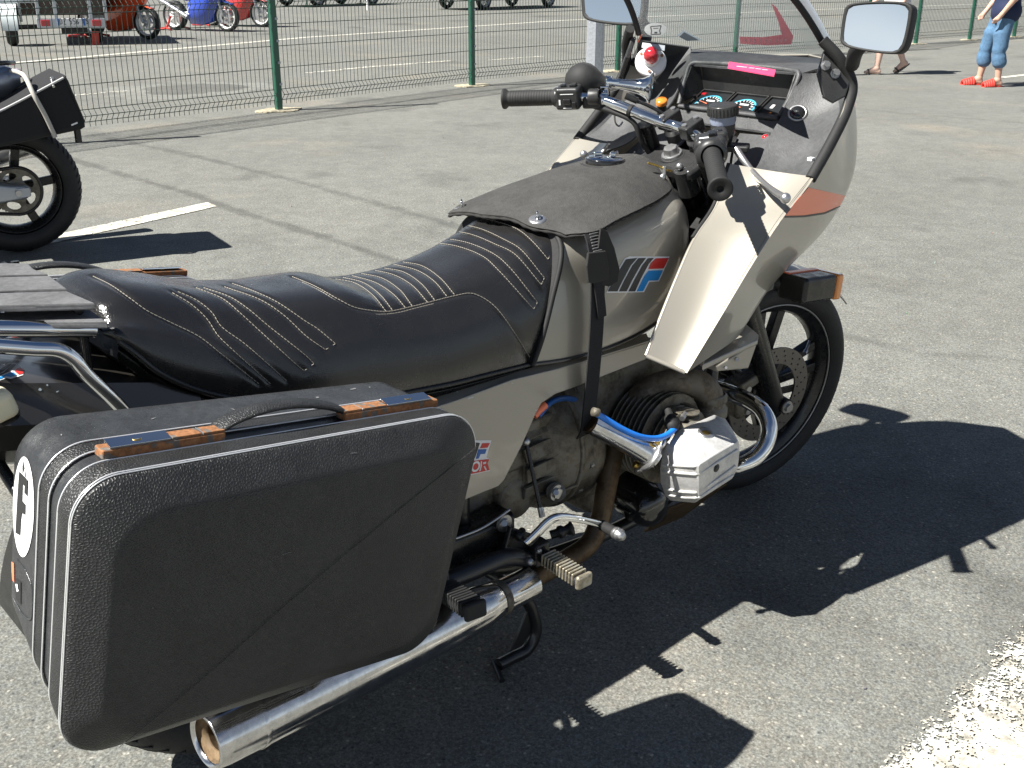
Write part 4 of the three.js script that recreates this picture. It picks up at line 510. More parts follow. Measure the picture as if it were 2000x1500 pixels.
// ---------- indicator on the fairing, headlight ----------
for (const s of [1, -1]) { const g = group('front_indicator', bike); mesh('housing', [box(V(1.31, 0.662, s * 0.25), 0.125, 0.058, 0.075, 0.010, [0, 0, -0.1]), cyl(V(1.26, 0.67, s * 0.2), V(1.28, 0.665, s * 0.24), 0.02)], M.black, g); mesh('lens', box(V(1.384, 0.654, s * 0.25), 0.024, 0.059, 0.077, 0.006, [0, 0, -0.1]), M.orangeLens, g); mesh('reflector_strip', box(V(1.315, 0.6915, s * 0.228), 0.115, 0.004, 0.016, 0.001, [0, 0, -0.1]), M.orange, g); }
mesh('headlight', [box(V(1.66, 0.9, 0), 0.06, 0.13, 0.22, 0.02)], M.lens, bike);
// ---------- wheels ----------
function wheelParts(parent, mtx, R, W, rimR, spokes, o = {}) {
  const A = (g) => g.applyMatrix4(mtx), rot = (g) => g.rotateX(Math.PI / 2), h = W / 2, tp = [];
  for (let i = 0; i <= 28; i++) { const a = lerp(-1, 1, i / 28), ang = a * 2.25, z = h * Math.sin(ang) / 1.0 * (Math.abs(ang) > Math.PI / 2 ? 1 : 1), r = lerp(rimR, R, 0.46) + (R - rimR) * 0.54 * Math.cos(ang); tp.push(new THREE.Vector2(Math.max(r, rimR - 0.004), z)); }
  mesh('tyre', A(rot(new THREE.LatheGeometry(tp, 96))), o.tyre || M.tyre, parent);
  if (o.tread) { const g = []; for (let k = 0; k < 56; k++) for (const s of [-1, 1]) { const a = k / 56 * 2 * Math.PI + (s > 0 ? 0.05 : 0), b = a + 0.1, p = (an, t) => V(Math.cos(an) * lerp(R, R - 0.03, t * t) * 1.002, Math.sin(an) * lerp(R, R - 0.03, t * t) * 1.002, s * h * Math.min(0.97, t)); g.push(tube([p(a, 0.15), p((a + b) / 2, 0.55), p(b, 0.9)], 0.0022, 5, 4)); } mesh('tread_groove', g.map(A), M.tyre, parent).userData.kind = 'stuff'; }
  const rw = h * 0.72, rp = [[rimR + 0.006, rw], [rimR + 0.008, rw - 0.004], [rimR - 0.012, rw - 0.01], [rimR - 0.022, rw * 0.3], [rimR - 0.022, -rw * 0.3], [rimR - 0.012, -rw + 0.01], [rimR + 0.008, -rw + 0.004], [rimR + 0.006, -rw]];
  mesh('rim', A(rot(new THREE.LatheGeometry(rp.map(([a, b]) => new THREE.Vector2(a, b)), 96))), o.rim || M.black, parent);
  mesh('rim_lip', [1, -1].map((s) => A(new THREE.TorusGeometry(rimR + 0.005, 0.0028, 8, 96).translate(0, 0, s * rw))), o.lip || M.steel, parent);
  for (let k = 0; k < spokes; k++) { const c = k / spokes * 2 * Math.PI + (o.phase || 0); for (const d of o.pair ? [-0.16, 0.16] : [0]) { const p0 = V(Math.cos(c + d * 1.9) * 0.035, Math.sin(c + d * 1.9) * 0.035, 0), p1 = V(Math.cos(c + d) * (rimR - 0.012), Math.sin(c + d) * (rimR - 0.012), 0), dir = p1.clone().sub(p0); mesh('spoke', A(box(lp(p0, p1, 0.5), dir.length(), o.sw || 0.02, 0.026, 0.005, axes(dir, V(-dir.y, dir.x, 0)))), o.rim || M.black, parent); } }
  mesh('hub', A(rot(new THREE.LatheGeometry([[0.001, h], [0.03, h], [0.034, h * 0.7], [0.045, h * 0.5], [0.045, -h * 0.5], [0.034, -h * 0.7], [0.03, -h], [0.001, -h]].map(([a, b]) => new THREE.Vector2(a, b)), 32))), o.rim || M.black, parent);
}
function discGeo(r0, r1, th, holes) { const s = new THREE.Shape(); s.absarc(0, 0, r1, 0, Math.PI * 2); const c = new THREE.Path(); c.absarc(0, 0, r0, 0, Math.PI * 2, true); s.holes.push(c); for (let k = 0; k < holes; k++) for (const q of [0.25, 0.5, 0.75]) { const a = (k + q) / holes * 2 * Math.PI, r = lerp(r0, r1, q), p = new THREE.Path(); p.absarc(Math.cos(a) * r, Math.sin(a) * r, 0.0032, 0, Math.PI * 2, true); s.holes.push(p); } return new THREE.ExtrudeGeometry(s, { depth: th, bevelEnabled: false, curveSegments: holes ? 8 : 48 }).translate(0, 0, -th / 2); }
function fineDisc(r0, r1, th, holes) { const s = new THREE.Shape(), n = 72; for (let i = 0; i <= n; i++) { const a = i / n * 2 * Math.PI; i ? s.lineTo(Math.cos(a) * r1, Math.sin(a) * r1) : s.moveTo(r1, 0); } const c = new THREE.Path(); for (let i = 0; i <= n; i++) { const a = -i / n * 2 * Math.PI; i ? c.lineTo(Math.cos(a) * r0, Math.sin(a) * r0) : c.moveTo(r0, 0); } s.holes.push(c);
  for (let k = 0; k < holes; k++) for (const q of [0.22, 0.5, 0.78]) { const a = (k + q) / holes * 2 * Math.PI, r = lerp(r0, r1, q), p = new THREE.Path(); for (let i = 0; i <= 7; i++) { const b = -i / 7 * 2 * Math.PI, x = Math.cos(a) * r + 0.003 * Math.cos(b), y = Math.sin(a) * r + 0.003 * Math.sin(b); i ? p.lineTo(x, y) : p.moveTo(x, y); } s.holes.push(p); }
  return new THREE.ExtrudeGeometry(s, { depth: th, bevelEnabled: false, curveSegments: 1 }).translate(0, 0, -th / 2); }
const STEER = (() => { const a = V(-0.47, 0.883, 0).normalize(), S = V(1.13, 0.95, 0); return new THREE.Matrix4().makeTranslation(S.x, S.y, S.z).multiply(new THREE.Matrix4().makeRotationAxis(a, -0.21)).multiply(new THREE.Matrix4().makeTranslation(-S.x, -S.y, -S.z)); })();
{
  const FW = V(1.492, 0.305, 0), fw = group('front_wheel', bike), m = STEER.clone().multiply(new THREE.Matrix4().makeTranslation(FW.x, FW.y, FW.z)), St = (g) => norm(g).applyMatrix4(STEER);
  wheelParts(fw, m, 0.305, 0.098, 0.232, 5, { pair: true, tread: true, phase: 0.25, sw: 0.028, lip: mat(0.3, 0.4, 0.8) });
  const dm = mat([0.2, 0.185, 0.165], 0.5, 0.8);
  for (const s of [1, -1]) { mesh('brake_disc', fineDisc(0.088, 0.132, 0.005, 22).translate(0, 0, s * 0.062).applyMatrix4(m), dm, fw); mesh('disc_carrier', [0, 1, 2, 3, 4].map((k) => { const a = k / 5 * 2 * Math.PI; return box(V(Math.cos(a) * 0.065, Math.sin(a) * 0.065, s * 0.058), 0.06, 0.02, 0.006, 0.002, [0, 0, a]).applyMatrix4(m); }), M.black, fw); }
  mesh('valve', [cyl(V(0.185, 0.095, 0.0).add(FW).sub(V(0, 0, 0)), V(0.155, 0.08, 0.02).add(FW), 0.004), cyl(V(0.155, 0.08, 0.02).add(FW), V(0.145, 0.075, 0.026).add(FW), 0.006)].map(St), M.steel, fw);
  const ax = V(-0.47, 0.883, 0).normalize();
  for (const s of [1, -1]) { const f = group('fork_leg', bike), b0 = V(1.478, 0.30, s * 0.098), q = (d) => b0.clone().addScaledVector(ax, d);
    mesh('slider', [cyl(q(-0.015), q(0.36), 0.027, 0.029, 28), cyl(b0.clone().add(V(0.01, 0.004, -s * 0.03)), b0.clone().add(V(0.01, 0.004, s * 0.036)), 0.02, 0.02, 20)].map(St), M.black, f); mesh('dust_seal', St(lathe([[0.029, 0], [0.034, 0.008], [0.034, 0.03], [0.028, 0.036], [0.032, 0.045], [0.026, 0.06]], q(0.36), ax)), M.rubber, f); mesh('stanchion', St(cyl(q(0.4), q(0.78), 0.019)), M.black, f); mesh('axle_nut', nut(b0.clone().add(V(0.01, 0.004, s * 0.036)), V(0, 0, s), 0.012, 0.01).map(St), M.steel, f);
    const c = group('brake_caliper', bike), cc = FW.clone().add(V(-0.115, 0.02, s * 0.066)); mesh('caliper_body', [St(box(cc, 0.055, 0.1, 0.06, 0.012, [0, 0, 0.25])), St(box(cc.clone().add(V(0.01, 0.05, s * 0.012)), 0.07, 0.03, 0.045, 0.008, [0, 0, 0.4]))], M.aluDark, c); mesh('caliper_bolt', [St(cyl(cc.clone().add(V(0.0, 0.035, s * 0.028)), cc.clone().add(V(0.0, 0.035, s * 0.036)), 0.008)), St(cyl(cc.clone().add(V(0.012, -0.03, s * 0.028)), cc.clone().add(V(0.012, -0.03, s * 0.036)), 0.008))], M.steel, c); mesh('brake_line', St(tube([cc.clone().add(V(-0.02, 0.06, 0)), cc.clone().add(V(-0.07, 0.14, 0.01 * s)), cc.clone().add(V(-0.06, 0.28, -0.01 * s)), cc.clone().add(V(-0.14, 0.42, -0.02 * s))], 0.004, 30, 8)), M.rubber, c); }
  mesh('front_mudguard', St(sheet((u, v) => { const a = lerp(0.8, 2.25, u), w = (v - 0.5) * 2, r = 0.332 - 0.022 * w * w; return V(FW.x + r * Math.cos(a), FW.y + r * Math.sin(a), w * 0.07); }, 36, 10, 0.003)), M.paint, bike);
  mesh('lower_yoke', St(box(V(1.22, 0.80, 0), 0.07, 0.035, 0.25, 0.012, [0, 0, 0.45])), M.black, bike); mesh('steering_head', cyl(V(1.23, 0.77, 0), V(1.155, 0.91, 0), 0.032), M.black, bike);
  const rw = group('rear_wheel', bike); wheelParts(rw, new THREE.Matrix4().makeTranslation(0, 0.325, 0), 0.325, 0.13, 0.235, 5, { pair: true, tread: true });
}
// ---------- frame, engine, exhaust ----------
{
  const T = (n, l, r, m = M.frame, p = bike) => mesh(n, tube(ZS(l), r, 50, 14), m, p), both = (n, g, m) => { mesh(n, g, m, bike); mesh(n, mirrorZ(g), m, bike); };
  mesh('frame_spine', [cyl(V(1.17, 0.86, 0), V(0.55, 0.60, 0), 0.03), cyl(V(0.55, 0.60, 0), V(-0.3, 0.70, 0), 0.025)], M.frame, bike);
  both('frame_tube', tube([V(1.19, 0.80, 0.04), V(1.16, 0.55, 0.12), V(1.10, 0.30, 0.14), V(1.02, 0.20, 0.14), V(0.6, 0.19, 0.14), V(0.44, 0.24, 0.13), V(0.42, 0.45, 0.12), V(0.48, 0.60, 0.11)], 0.015, 80, 12), M.frame);
  both('frame_tube', tube([V(0.95, 0.72, 0.10), V(0.7, 0.60, 0.12), V(0.35, 0.62, 0.13), V(-0.1, 0.68, 0.13), V(-0.42, 0.74, 0.12)], 0.013, 60, 12), M.frame);
  mesh('battery_box', box(V(0.33, 0.52, 0), 0.3, 0.18, 0.22, 0.015), M.black, bike); mesh('air_box', box(V(0.72, 0.60, 0), 0.40, 0.1, 0.2, 0.02), M.black, bike);
  // crankcase and gearbox
  const en = group('engine', bike);
  mesh('crankcase', [box(V(0.90, 0.40, 0), 0.30, 0.30, 0.23, 0.03), box(V(0.93, 0.24, 0), 0.28, 0.09, 0.2, 0.03), box(V(0.85, 0.56, 0), 0.24, 0.06, 0.16, 0.02), cyl(V(1.06, 0.42, 0), V(1.12, 0.42, 0), 0.11, 0.09, 32)], M.aluDark, en);
  mesh('bell_housing', [lathe([[0.0, -0.01], [0.165, -0.01], [0.17, 0], [0.17, 0.02], [0.162, 0.024], [0.158, 0.09], [0.15, 0.1], [0.125, 0.15], [0.118, 0.24], [0.10, 0.25], [0.09, 0.33], [0, 0.33]], V(0.755, 0.40, 0), V(-1, -0.06, 0), 40)], M.aluDark, en);
  const ribs = []; for (let k = 0; k < 9; k++) { const a = -0.9 + k * 0.3, y = Math.sin(a), z = Math.cos(a); ribs.push(box(V(0.63, 0.392 + y * 0.138, z * 0.138), 0.13, 0.03, 0.008, 0.002, [-a, 0, 0.06])); } mesh('casting_rib', ribs, M.aluDark, en);
  mesh('gearbox', [box(V(0.50, 0.385, 0), 0.2, 0.2, 0.2, 0.03), box(V(0.545, 0.42, 0.10), 0.12, 0.05, 0.05, 0.015), lathe([[0.05, 0], [0.05, 0.05], [0.044, 0.06], [0.02, 0.066], [0, 0.067]], V(0.56, 0.335, 0.06), V(0, 0, 1), 28), box(V(0.62, 0.48, 0.09), 0.1, 0.03, 0.06, 0.01)], M.aluDark, en);
  mesh('case_joint', [new THREE.TorusGeometry(0.160, 0.006, 10, 64).rotateY(Math.PI / 2).translate(0.70, 0.397, 0), new THREE.TorusGeometry(0.122, 0.005, 10, 64).rotateY(Math.PI / 2).translate(0.575, 0.39, 0), tube([V(0.70, 0.33, 0.148), V(0.65, 0.325, 0.14), V(0.6, 0.32, 0.115), V(0.52, 0.32, 0.105)], 0.004, 20, 8)], M.aluDark, en); for (const a of [-0.7, -0.2, 0.35, 0.85]) mesh('case_bolt', cyl(V(0.74, 0.4 + 0.158 * Math.sin(a), 0.158 * Math.cos(a)), V(0.725, 0.4 + 0.158 * Math.sin(a), 0.158 * Math.cos(a)), 0.008, 0.008, 6), M.steel, en);
  mesh('gear_bolt', [...nut(Z(1086, 962, 0.165), V(0, 0, 1), 0.012, 0.008)], M.steel, en); mesh('bolt_bore', [cyl(Z(1086, 962, 0.172), Z(1086, 962, 0.1745), 0.0055)], M.steel, en); mesh('bolt_boss', cyl(Z(1086, 962, 0.10), Z(1086, 962, 0.164), 0.02), M.aluDark, en);
  mesh('oil_filter', [lathe([[0, 0.082], [0.02, 0.08], [0.036, 0.074], [0.045, 0.06], [0.047, 0.03], [0.05, 0.028], [0.05, -0.06]], Z(1238, 968, 0.14), V(-0.15, -0.1, 1), 36), ...[0, 1, 2].map((k) => { const a = 2.4 + k * 0.45, c = Z(1238, 968, 0.14); return box(V(c.x + Math.cos(a) * 0.05 - 0.002, c.y + Math.sin(a) * 0.05, c.z + 0.02), 0.012, 0.006, 0.04, 0.002, [0, 0, a]); })], M.gloss, en);
  mesh('sump_guard', plate(ZS([[1262, 1045, 0.13], [1300, 985, 0.16], [1365, 978, 0.2], [1420, 945, 0.22], [1330, 1010, 0.15], [1275, 1038, 0.13]]), 0.006, 0.001), M.exhaustBrown, en);
  for (const s of [1, -1]) {
    const f = (g) => s > 0 ? g : mirrorZ(g), cy = group('cylinder', bike), cx = 0.905, cyy = 0.392;
    mesh('barrel', f(cyl(V(cx, cyy, 0.08), V(cx, cyy, 0.28), 0.062)), M.aluDark, cy);
    for (let k = 0; k < 11; k++) { const z = 0.128 + k * 0.0125, sh = k > 7 ? 0.078 : 0.1; mesh('cooling_fin', f(lathe([[0.05, -0.002], [sh - 0.002, -0.002], [sh, 0], [sh - 0.002, 0.002], [0.05, 0.002]], V(cx, cyy + 0.004, z), V(0, 0, 1), 40)), M.aluDark, cy); }
    for (let k = 0; k < 5; k++) mesh('cooling_fin', f(lathe([[0.02, 0], [0.036, 0.001], [0.036, 0.004], [0.02, 0.005]], Z(1332, 812, 0.235).add(V(0.0, -0.03 + k * 0.011, 0)), V(0.12, 1, 0.12), 28)), M.aluDark, cy);
    const base = ZS([[1291, 918, 0.282], [1292, 945, 0.282], [1300, 968, 0.284], [1310, 977, 0.29], [1354, 981, 0.305], [1296, 885, 0.282], [1306, 864, 0.282], [1330, 841, 0.282], [1357, 829, 0.282], [1397, 812, 0.282], [1415, 819, 0.282], [1428, 838, 0.29]]);
    const outer = ZS([[1363, 910, 0.372], [1440, 862, 0.362], [1442, 880, 0.366], [1438, 915, 0.366], [1428, 933, 0.362], [1363, 974, 0.366]]); const bottomF = [V(1.0, 0.33, 0.285), V(0.97, 0.305, 0.285), V(0.99, 0.44, 0.285)];
    const hc = toCreasedNormals(norm(new ConvexGeometry([...base, ...outer, ...bottomF].flatMap((p) => { const c = p.clone().lerp(V(0.9, 0.39, 0.31), 0.055), q = []; for (let a = 0; a < 8; a++) for (const e of [-0.9, -0.3, 0.3, 0.9]) q.push(c.clone().add(V(Math.cos(a * Math.PI / 4) * Math.cos(e), Math.sin(a * Math.PI / 4) * Math.cos(e), Math.sin(e)).multiplyScalar(0.0065))); return q; }))), 0.6); const cover = mesh('head_cover', f(hc), M.alu, cy);
    const groove = (l) => { const pts = l.map(([x, y]) => { const h = onMesh(x, y, s > 0 ? cover : headRef); return h ? h.p.addScaledVector(h.n, 0.0009) : null; }).filter(Boolean); return pts.length > 1 ? tube(pts, 0.0032, 24, 8, true) : null; };
    var headRef = s > 0 ? cover : headRef; const zc = (l) => zoom(1150, 650, 0.275, l), gl = [];
    for (const l of [[[530, 938], [640, 945], [765, 950], [900, 865], [1040, 782]], [[528, 985], [640, 995], [772, 1005], [900, 925], [1050, 832]], [[560, 1108], [660, 1128], [765, 1135], [900, 1045], [1035, 945]], [[570, 1150], [680, 1168], [775, 1170], [900, 1085], [1020, 1010]]]) { const q = groove(zc(l)); if (q) gl.push(f(q)); }
    if (gl.length) mesh('cast_rib', gl, M.alu, cover);
    const hb = onMesh(1378, 846, headRef); if (hb) { mesh('cover_bolt', f(lathe([[0.0, 0.001], [0.009, 0.001], [0.0092, 0.003], [0.0155, 0.0035], [0.017, 0.0], [0.017, -0.003]], hb.p, hb.n, 28)), M.steel, cover); mesh('bolt_socket', f(cyl(hb.p.clone().addScaledVector(hb.n, 0.001), hb.p.clone().addScaledVector(hb.n, 0.0018), 0.0085, 0.0085, 6)), M.brass, cover); }
    const hs = onMesh(1399, 914, headRef); if (hs) mesh('cover_screw', f(lathe([[0.0, 0.0025], [0.005, 0.003], [0.0055, 0.001], [0.0085, 0.0015], [0.009, -0.001]], hs.p, hs.n, 24)), M.stickerBlack, cover);
    // intake manifold and carburettor boot
    mesh('intake_pipe', f(tube(ZS([[1228, 850, 0.10], [1232, 810, 0.125], [1258, 770, 0.15], [1310, 748, 0.175], [1358, 748, 0.2], [1382, 768, 0.215], [1390, 800, 0.22]]), (t) => 0.0285 + 0.003 * t, 60, 20)), M.intake, bike);
    mesh('intake_boot', f(lathe([[0.031, 0.0], [0.036, 0.003], [0.036, 0.016], [0.032, 0.02], [0.032, 0.03], [0.037, 0.033], [0.037, 0.05], [0.03, 0.06]], Z(1388, 768, 0.217), V(0, -1, 0.06), 28)), M.aluDark, bike);
    mesh('crash_bar', f(tube(ZS([[1395, 758, 0.10], [1430, 769, 0.15], [1462, 783, 0.195], [1488, 802, 0.235], [1501, 830, 0.262], [1498, 862, 0.272], [1478, 892, 0.268], [1450, 908, 0.25], [1420, 916, 0.22]]), 0.0195, 90, 20)), M.chrome, bike);
    const ex = group('exhaust_stub', bike); mesh('chrome_pipe', f(tube(ZS([[1155, 826, 0.195], [1180, 838, 0.208], [1225, 862, 0.235], [1262, 884, 0.258], [1278, 895, 0.268]]), 0.0245, 30, 20)), mat([0.76, 0.76, 0.76], 0.2, 1, { map: softTex }), ex); mesh('pipe_end', f(cyl(Z(1152, 824, 0.193), Z(1156, 827, 0.195), 0.0215)), M.exhaustBrown, ex);
    const fp = Z(1266, 887, 0.261), fd = Z(1278, 895, 0.268).sub(Z(1225, 862, 0.235)).normalize(), fu = V(-0.1, 1, 0.1).addScaledVector(fd, -V(-0.1, 1, 0.1).dot(fd)).normalize(); mesh('flange', [f(lathe([[0.024, 0], [0.034, 0.001], [0.034, 0.008], [0.024, 0.009]], fp, fd, 28)), ...[1, -1].map((k) => f(lathe([[0, 0], [0.014, 0.0005], [0.014, 0.0085], [0, 0.009]], fp.clone().addScaledVector(fu, k * 0.033), fd, 20)))], M.steel, ex); for (const k of [1, -1]) mesh('flange_bolt', f(cyl(fp.clone().addScaledVector(fu, k * 0.035).addScaledVector(fd, -0.008), fp.clone().addScaledVector(fu, k * 0.035), 0.0075, 0.0075, 6)), M.brass, ex);
    mesh('down_pipe', f(tube(ZS([[1200, 870, 0.15], [1192, 915, 0.165], [1182, 965, 0.175], [1172, 1015, 0.185], [1152, 1060, 0.195], [1110, 1092, 0.205], [1060, 1118, 0.225], [1020, 1140, 0.232]]), 0.0215, 80, 18)), M.exhaustBrown, bike);
    const m0 = Z(1036, 1138, 0.236), m1 = Z(402, 1448, 0.292), md = m1.clone().sub(m0), ml = md.length(), mf = group('muffler', bike);
    mesh('muffler_body', f(lathe([[0.03, 0], [0.0315, 0.001], [0.0315, 0.075], [0.029, 0.078], [0.029, 0.09], [0.034, 0.1], [0.040, 0.14], [0.0445, 0.22], [0.0465, ml * 0.5], [0.047, ml - 0.085], [0.0482, ml - 0.084], [0.0482, ml - 0.076], [0.047, ml - 0.075], [0.046, ml - 0.02], [0.044, ml], [0.040, ml + 0.002], [0.036, ml - 0.004]], m0, md, 48)), M.chromeWorn, mf);
    mesh('end_plate', f(lathe([[0.041, ml - 0.003], [0.036, ml - 0.012], [0.022, ml - 0.014], [0.0215, ml - 0.05]], m0, md, 40)), mat([0.19, 0.135, 0.085], 0.85, 0.2, { map: grimeTex }), mf); mesh('outlet', f(lathe([[0.0213, ml - 0.016], [0.021, ml - 0.1], [0, ml - 0.1]], m0, md, 32)), M.exhaustBrown, mf); mesh('clamp_band', f(lathe([[0.0335, 0.08], [0.0345, 0.082], [0.0345, 0.094], [0.0335, 0.096]], m0, md, 40)), M.aluDark, mf);
    mesh('clamp_bolts', [0, 1, 2, 3].map((k) => f(ball(Z(992 + k * 11.5, 1180 - k * 5.2, 0.243), 0.006, 10))), M.steel, mf); mesh('clamp_strip', f(plate(ZS([[985, 1177, 0.242], [1025, 1158, 0.242], [1028, 1168, 0.242], [988, 1188, 0.242]]), 0.006, 0.001)), M.aluDark, mf);
    // foot pegs
    const peg = (n, a, b, r, top, met) => { const g = group(n, bike), d = b.clone().sub(a), L = d.length(), ax = axes(d, V(0, 1, 0)), at = (x, y, z) => V(x, y, z).applyMatrix4(ax).add(a); const gs = [box(at(L / 2, 0, 0), L, r * 1.2, r * 2, r * 0.5, ax)], rb = []; for (let k = 0; k < 11; k++) rb.push(box(at(L * (0.12 + k * 0.075), 0.003, 0), L * 0.045, r * 1.5, r * 2.15, r * 0.3, ax)); mesh('peg_core', gs.map(f), top, g); mesh('peg_rib', rb.map(f), met, g); mesh('peg_mount', [f(cyl(a.clone().addScaledVector(d, -0.25), a.clone().addScaledVector(d, 0.05), 0.014)), f(box(a.clone().addScaledVector(d, -0.15), 0.04, 0.05, 0.03, 0.006))], M.black, g); mesh('peg_end', f(box(at(L, 0.002, 0), 0.012, r * 1.7, r * 2.3, r * 0.5, ax)), met, g); };
    peg('rider_foot_peg', Z(1062, 1086, 0.235), Z(1140, 1136, 0.345), 0.017, M.rubber, mat([0.45, 0.43, 0.38], 0.5, 0.6, { map: grimeTex })); peg('passenger_foot_peg', Z(862, 1148, 0.235), Z(928, 1194, 0.345), 0.019, M.rubber, M.rubber);
    // footrest hanger and swinging arm
    mesh('footrest_plate', f(plate(ZS([[1000, 1030, 0.205], [1062, 1050, 0.205], [1075, 1085, 0.21], [1050, 1110, 0.215], [1010, 1105, 0.21], [985, 1075, 0.205]]), 0.012, 0.003)), M.black, bike); mesh('rear_footrest_tube', f(tube(ZS([[1040, 1092, 0.215], [985, 1090, 0.21], [930, 1112, 0.205], [865, 1140, 0.2], [800, 1165, 0.19]]), 0.018, 40, 14)), M.frame, bike);
    const sw = group('swinging_arm', bike); mesh('arm', f(rings([[[1000, 1000], [1000, 1052]], [[960, 1022], [985, 1075]], [[900, 1045], [930, 1098]], [[820, 1072], [860, 1120]], [[640, 1140], [660, 1190]]].map(([a, b]) => { const p = Z(...a, 0.165), q = Z(...b, 0.165); return [p, V(p.x, p.y, 0.11), V(q.x, q.y, 0.11), q, lp(q, p, 0.15).setZ(0.172), lp(q, p, 0.85).setZ(0.172)]; }))), M.black, sw);
    mesh('pivot_bolt', [...nut(Z(985, 1022, 0.175), V(0, 0, 1), 0.0125, 0.008)].map(f), M.steel, sw); mesh('pivot_bore', f(cyl(Z(985, 1022, 0.184), Z(985, 1022, 0.1855), 0.006)), M.steel, sw); mesh('arm_edge', f(tube(ZS([[890, 1052, 0.174], [940, 1032, 0.174], [975, 1010, 0.174], [995, 995, 0.174]]), 0.003, 20, 6)), M.steel, sw);
    mesh('shock_absorber', [f(cyl(V(-0.02, 0.34, 0.15), V(0.16, 0.66, 0.15), 0.02)), f(tube(Array.from({ length: 90 }, (_, k) => { const t = k / 89, a = t * 14 * Math.PI, c = lp(V(0.02, 0.41, 0.15), V(0.15, 0.64, 0.15), t); return V(c.x + 0.03 * Math.cos(a) * 0.87, c.y - 0.03 * Math.cos(a) * 0.49, c.z + 0.03 * Math.sin(a)); }), 0.005, 240, 6))], M.black, bike);
    // centre stand
    const cs = group('centre_stand', bike); mesh('stand_leg', [f(tube(ZS([[1022, 1160, 0.17], [1040, 1195, 0.175], [1046, 1235, 0.18], [1030, 1268, 0.18], [1000, 1285, 0.178], [974, 1298, 0.175]]), 0.013, 50, 12)), f(plate(ZS([[1030, 1195, 0.176], [1042, 1225, 0.178], [1020, 1262, 0.178], [995, 1275, 0.177], [1012, 1240, 0.176]]), 0.006, 0.001)), f(tube([V(0.47, 0.005, 0.15), V(0.44, 0.005, 0.21)], 0.006, 4, 8))], M.frame, cs);
  }
  mesh('centre_stand_crossbar', cyl(V(0.52, 0.16, -0.17), V(0.52, 0.16, 0.17), 0.012), M.frame, bike);
  // gear lever, clutch rod, wiring on the right
  const gl = group('brake_pedal', bike), gp = ZS([[1027, 1063, 0.235], [1050, 1040, 0.24], [1072, 1018, 0.245], [1090, 1010, 0.25], [1120, 1012, 0.255], [1160, 1020, 0.26], [1180, 1026, 0.262]]);
  mesh('pedal_arm', rings(Array.from({ length: 40 }, (_, i) => { const c = curve(gp), p = c.getPoint(i / 39), t = c.getTangent(i / 39), n = V(-t.y, t.x, 0).normalize(), w = lerp(0.0095, 0.007, i / 39); return [p.clone().addScaledVector(n, w), p.clone().addScaledVector(n, w * 0.7).add(V(0, 0, 0.006)), p.clone().addScaledVector(n, -w * 0.7).add(V(0, 0, 0.006)), p.clone().addScaledVector(n, -w), p.clone().addScaledVector(n, -w * 0.7).add(V(0, 0, -0.006)), p.clone().addScaledVector(n, w * 0.7).add(V(0, 0, -0.006))]; })), M.chrome, gl);
  const e0 = Z(1176, 1026, 0.262), e1 = Z(1212, 1046, 0.325), ed = e1.clone().sub(e0); mesh('pedal_rubber', cyl(e0, e0.clone().addScaledVector(ed, 0.75), 0.011, 0.0105), M.rubber, gl); mesh('pedal_tip', [lathe([[0.0105, 0], [0.0125, 0.002], [0.0125, 0.008], [0.0105, 0.01], [0.0125, 0.012], [0.0125, 0.016], [0.009, 0.018], [0.008, 0.026], [0, 0.027]], e0.clone().addScaledVector(ed, 0.72), ed, 20)], M.steel, gl);
  const r0_ = Z(1027, 862, 0.15), r1_ = Z(1057, 1000, 0.2); mesh('linkage_rod', cyl(r0_, r1_, 0.0042), M.black, bike); mesh('rod_end', [ball(r0_, 0.009), cyl(lp(r0_, r1_, 0.93), lp(r0_, r1_, 1.07), 0.0062)], M.steel, bike);
  mesh('pedal_stop', lathe([[0, 0.05], [0.012, 0.048], [0.016, 0.044], [0.012, 0.04], [0.009, 0.03], [0.013, 0.025], [0.013, 0.018], [0.009, 0.014], [0.009, 0]], Z(1075, 1045, 0.19), V(0.7, 0.25, 0.5), 20), M.black, bike); mesh('pedal_stop', lathe([[0, 0.03], [0.008, 0.029], [0.01, 0.02], [0.007, 0.018], [0.007, 0]], Z(1020, 1036, 0.2), V(-0.8, 0, 0.6), 20), M.black, bike);
  mesh('stop_switch', [lathe([[0, 0.014], [0.006, 0.013], [0.007, 0.006], [0.007, 0]], Z(1032, 1094, 0.23), V(-0.3, 0.1, 1), 14), lathe([[0, 0.01], [0.005, 0.009], [0.005, 0]], Z(1050, 1075, 0.235), V(-0.3, 0.3, 1), 14)], M.steel, bike);
  mesh('coolant_hose', tube(ZS([[1052, 812, 0.14], [1075, 786, 0.14], [1100, 778, 0.13], [1130, 782, 0.11]]), 0.006, 30, 10), M.navy, bike); mesh('hose_sleeve', tube(ZS([[1042, 812, 0.15], [1052, 800, 0.15], [1064, 790, 0.15]]), 0.009, 14, 10), M.orange, bike);
  const sp = group('spark_plug_lead', bike); mesh('lead', tube(ZS([[1162, 806, 0.255], [1185, 820, 0.262], [1215, 838, 0.275], [1250, 853, 0.288], [1285, 856, 0.29], [1308, 846, 0.285], [1318, 836, 0.282]]), 0.0062, 60, 12), M.cable, sp); mesh('lead_cap', lathe([[0, 0], [0.0085, 0], [0.0085, 0.012], [0.006, 0.013]], Z(1158, 804, 0.253), V(1, -0.4, 0.3), 16), M.aluDark, sp);
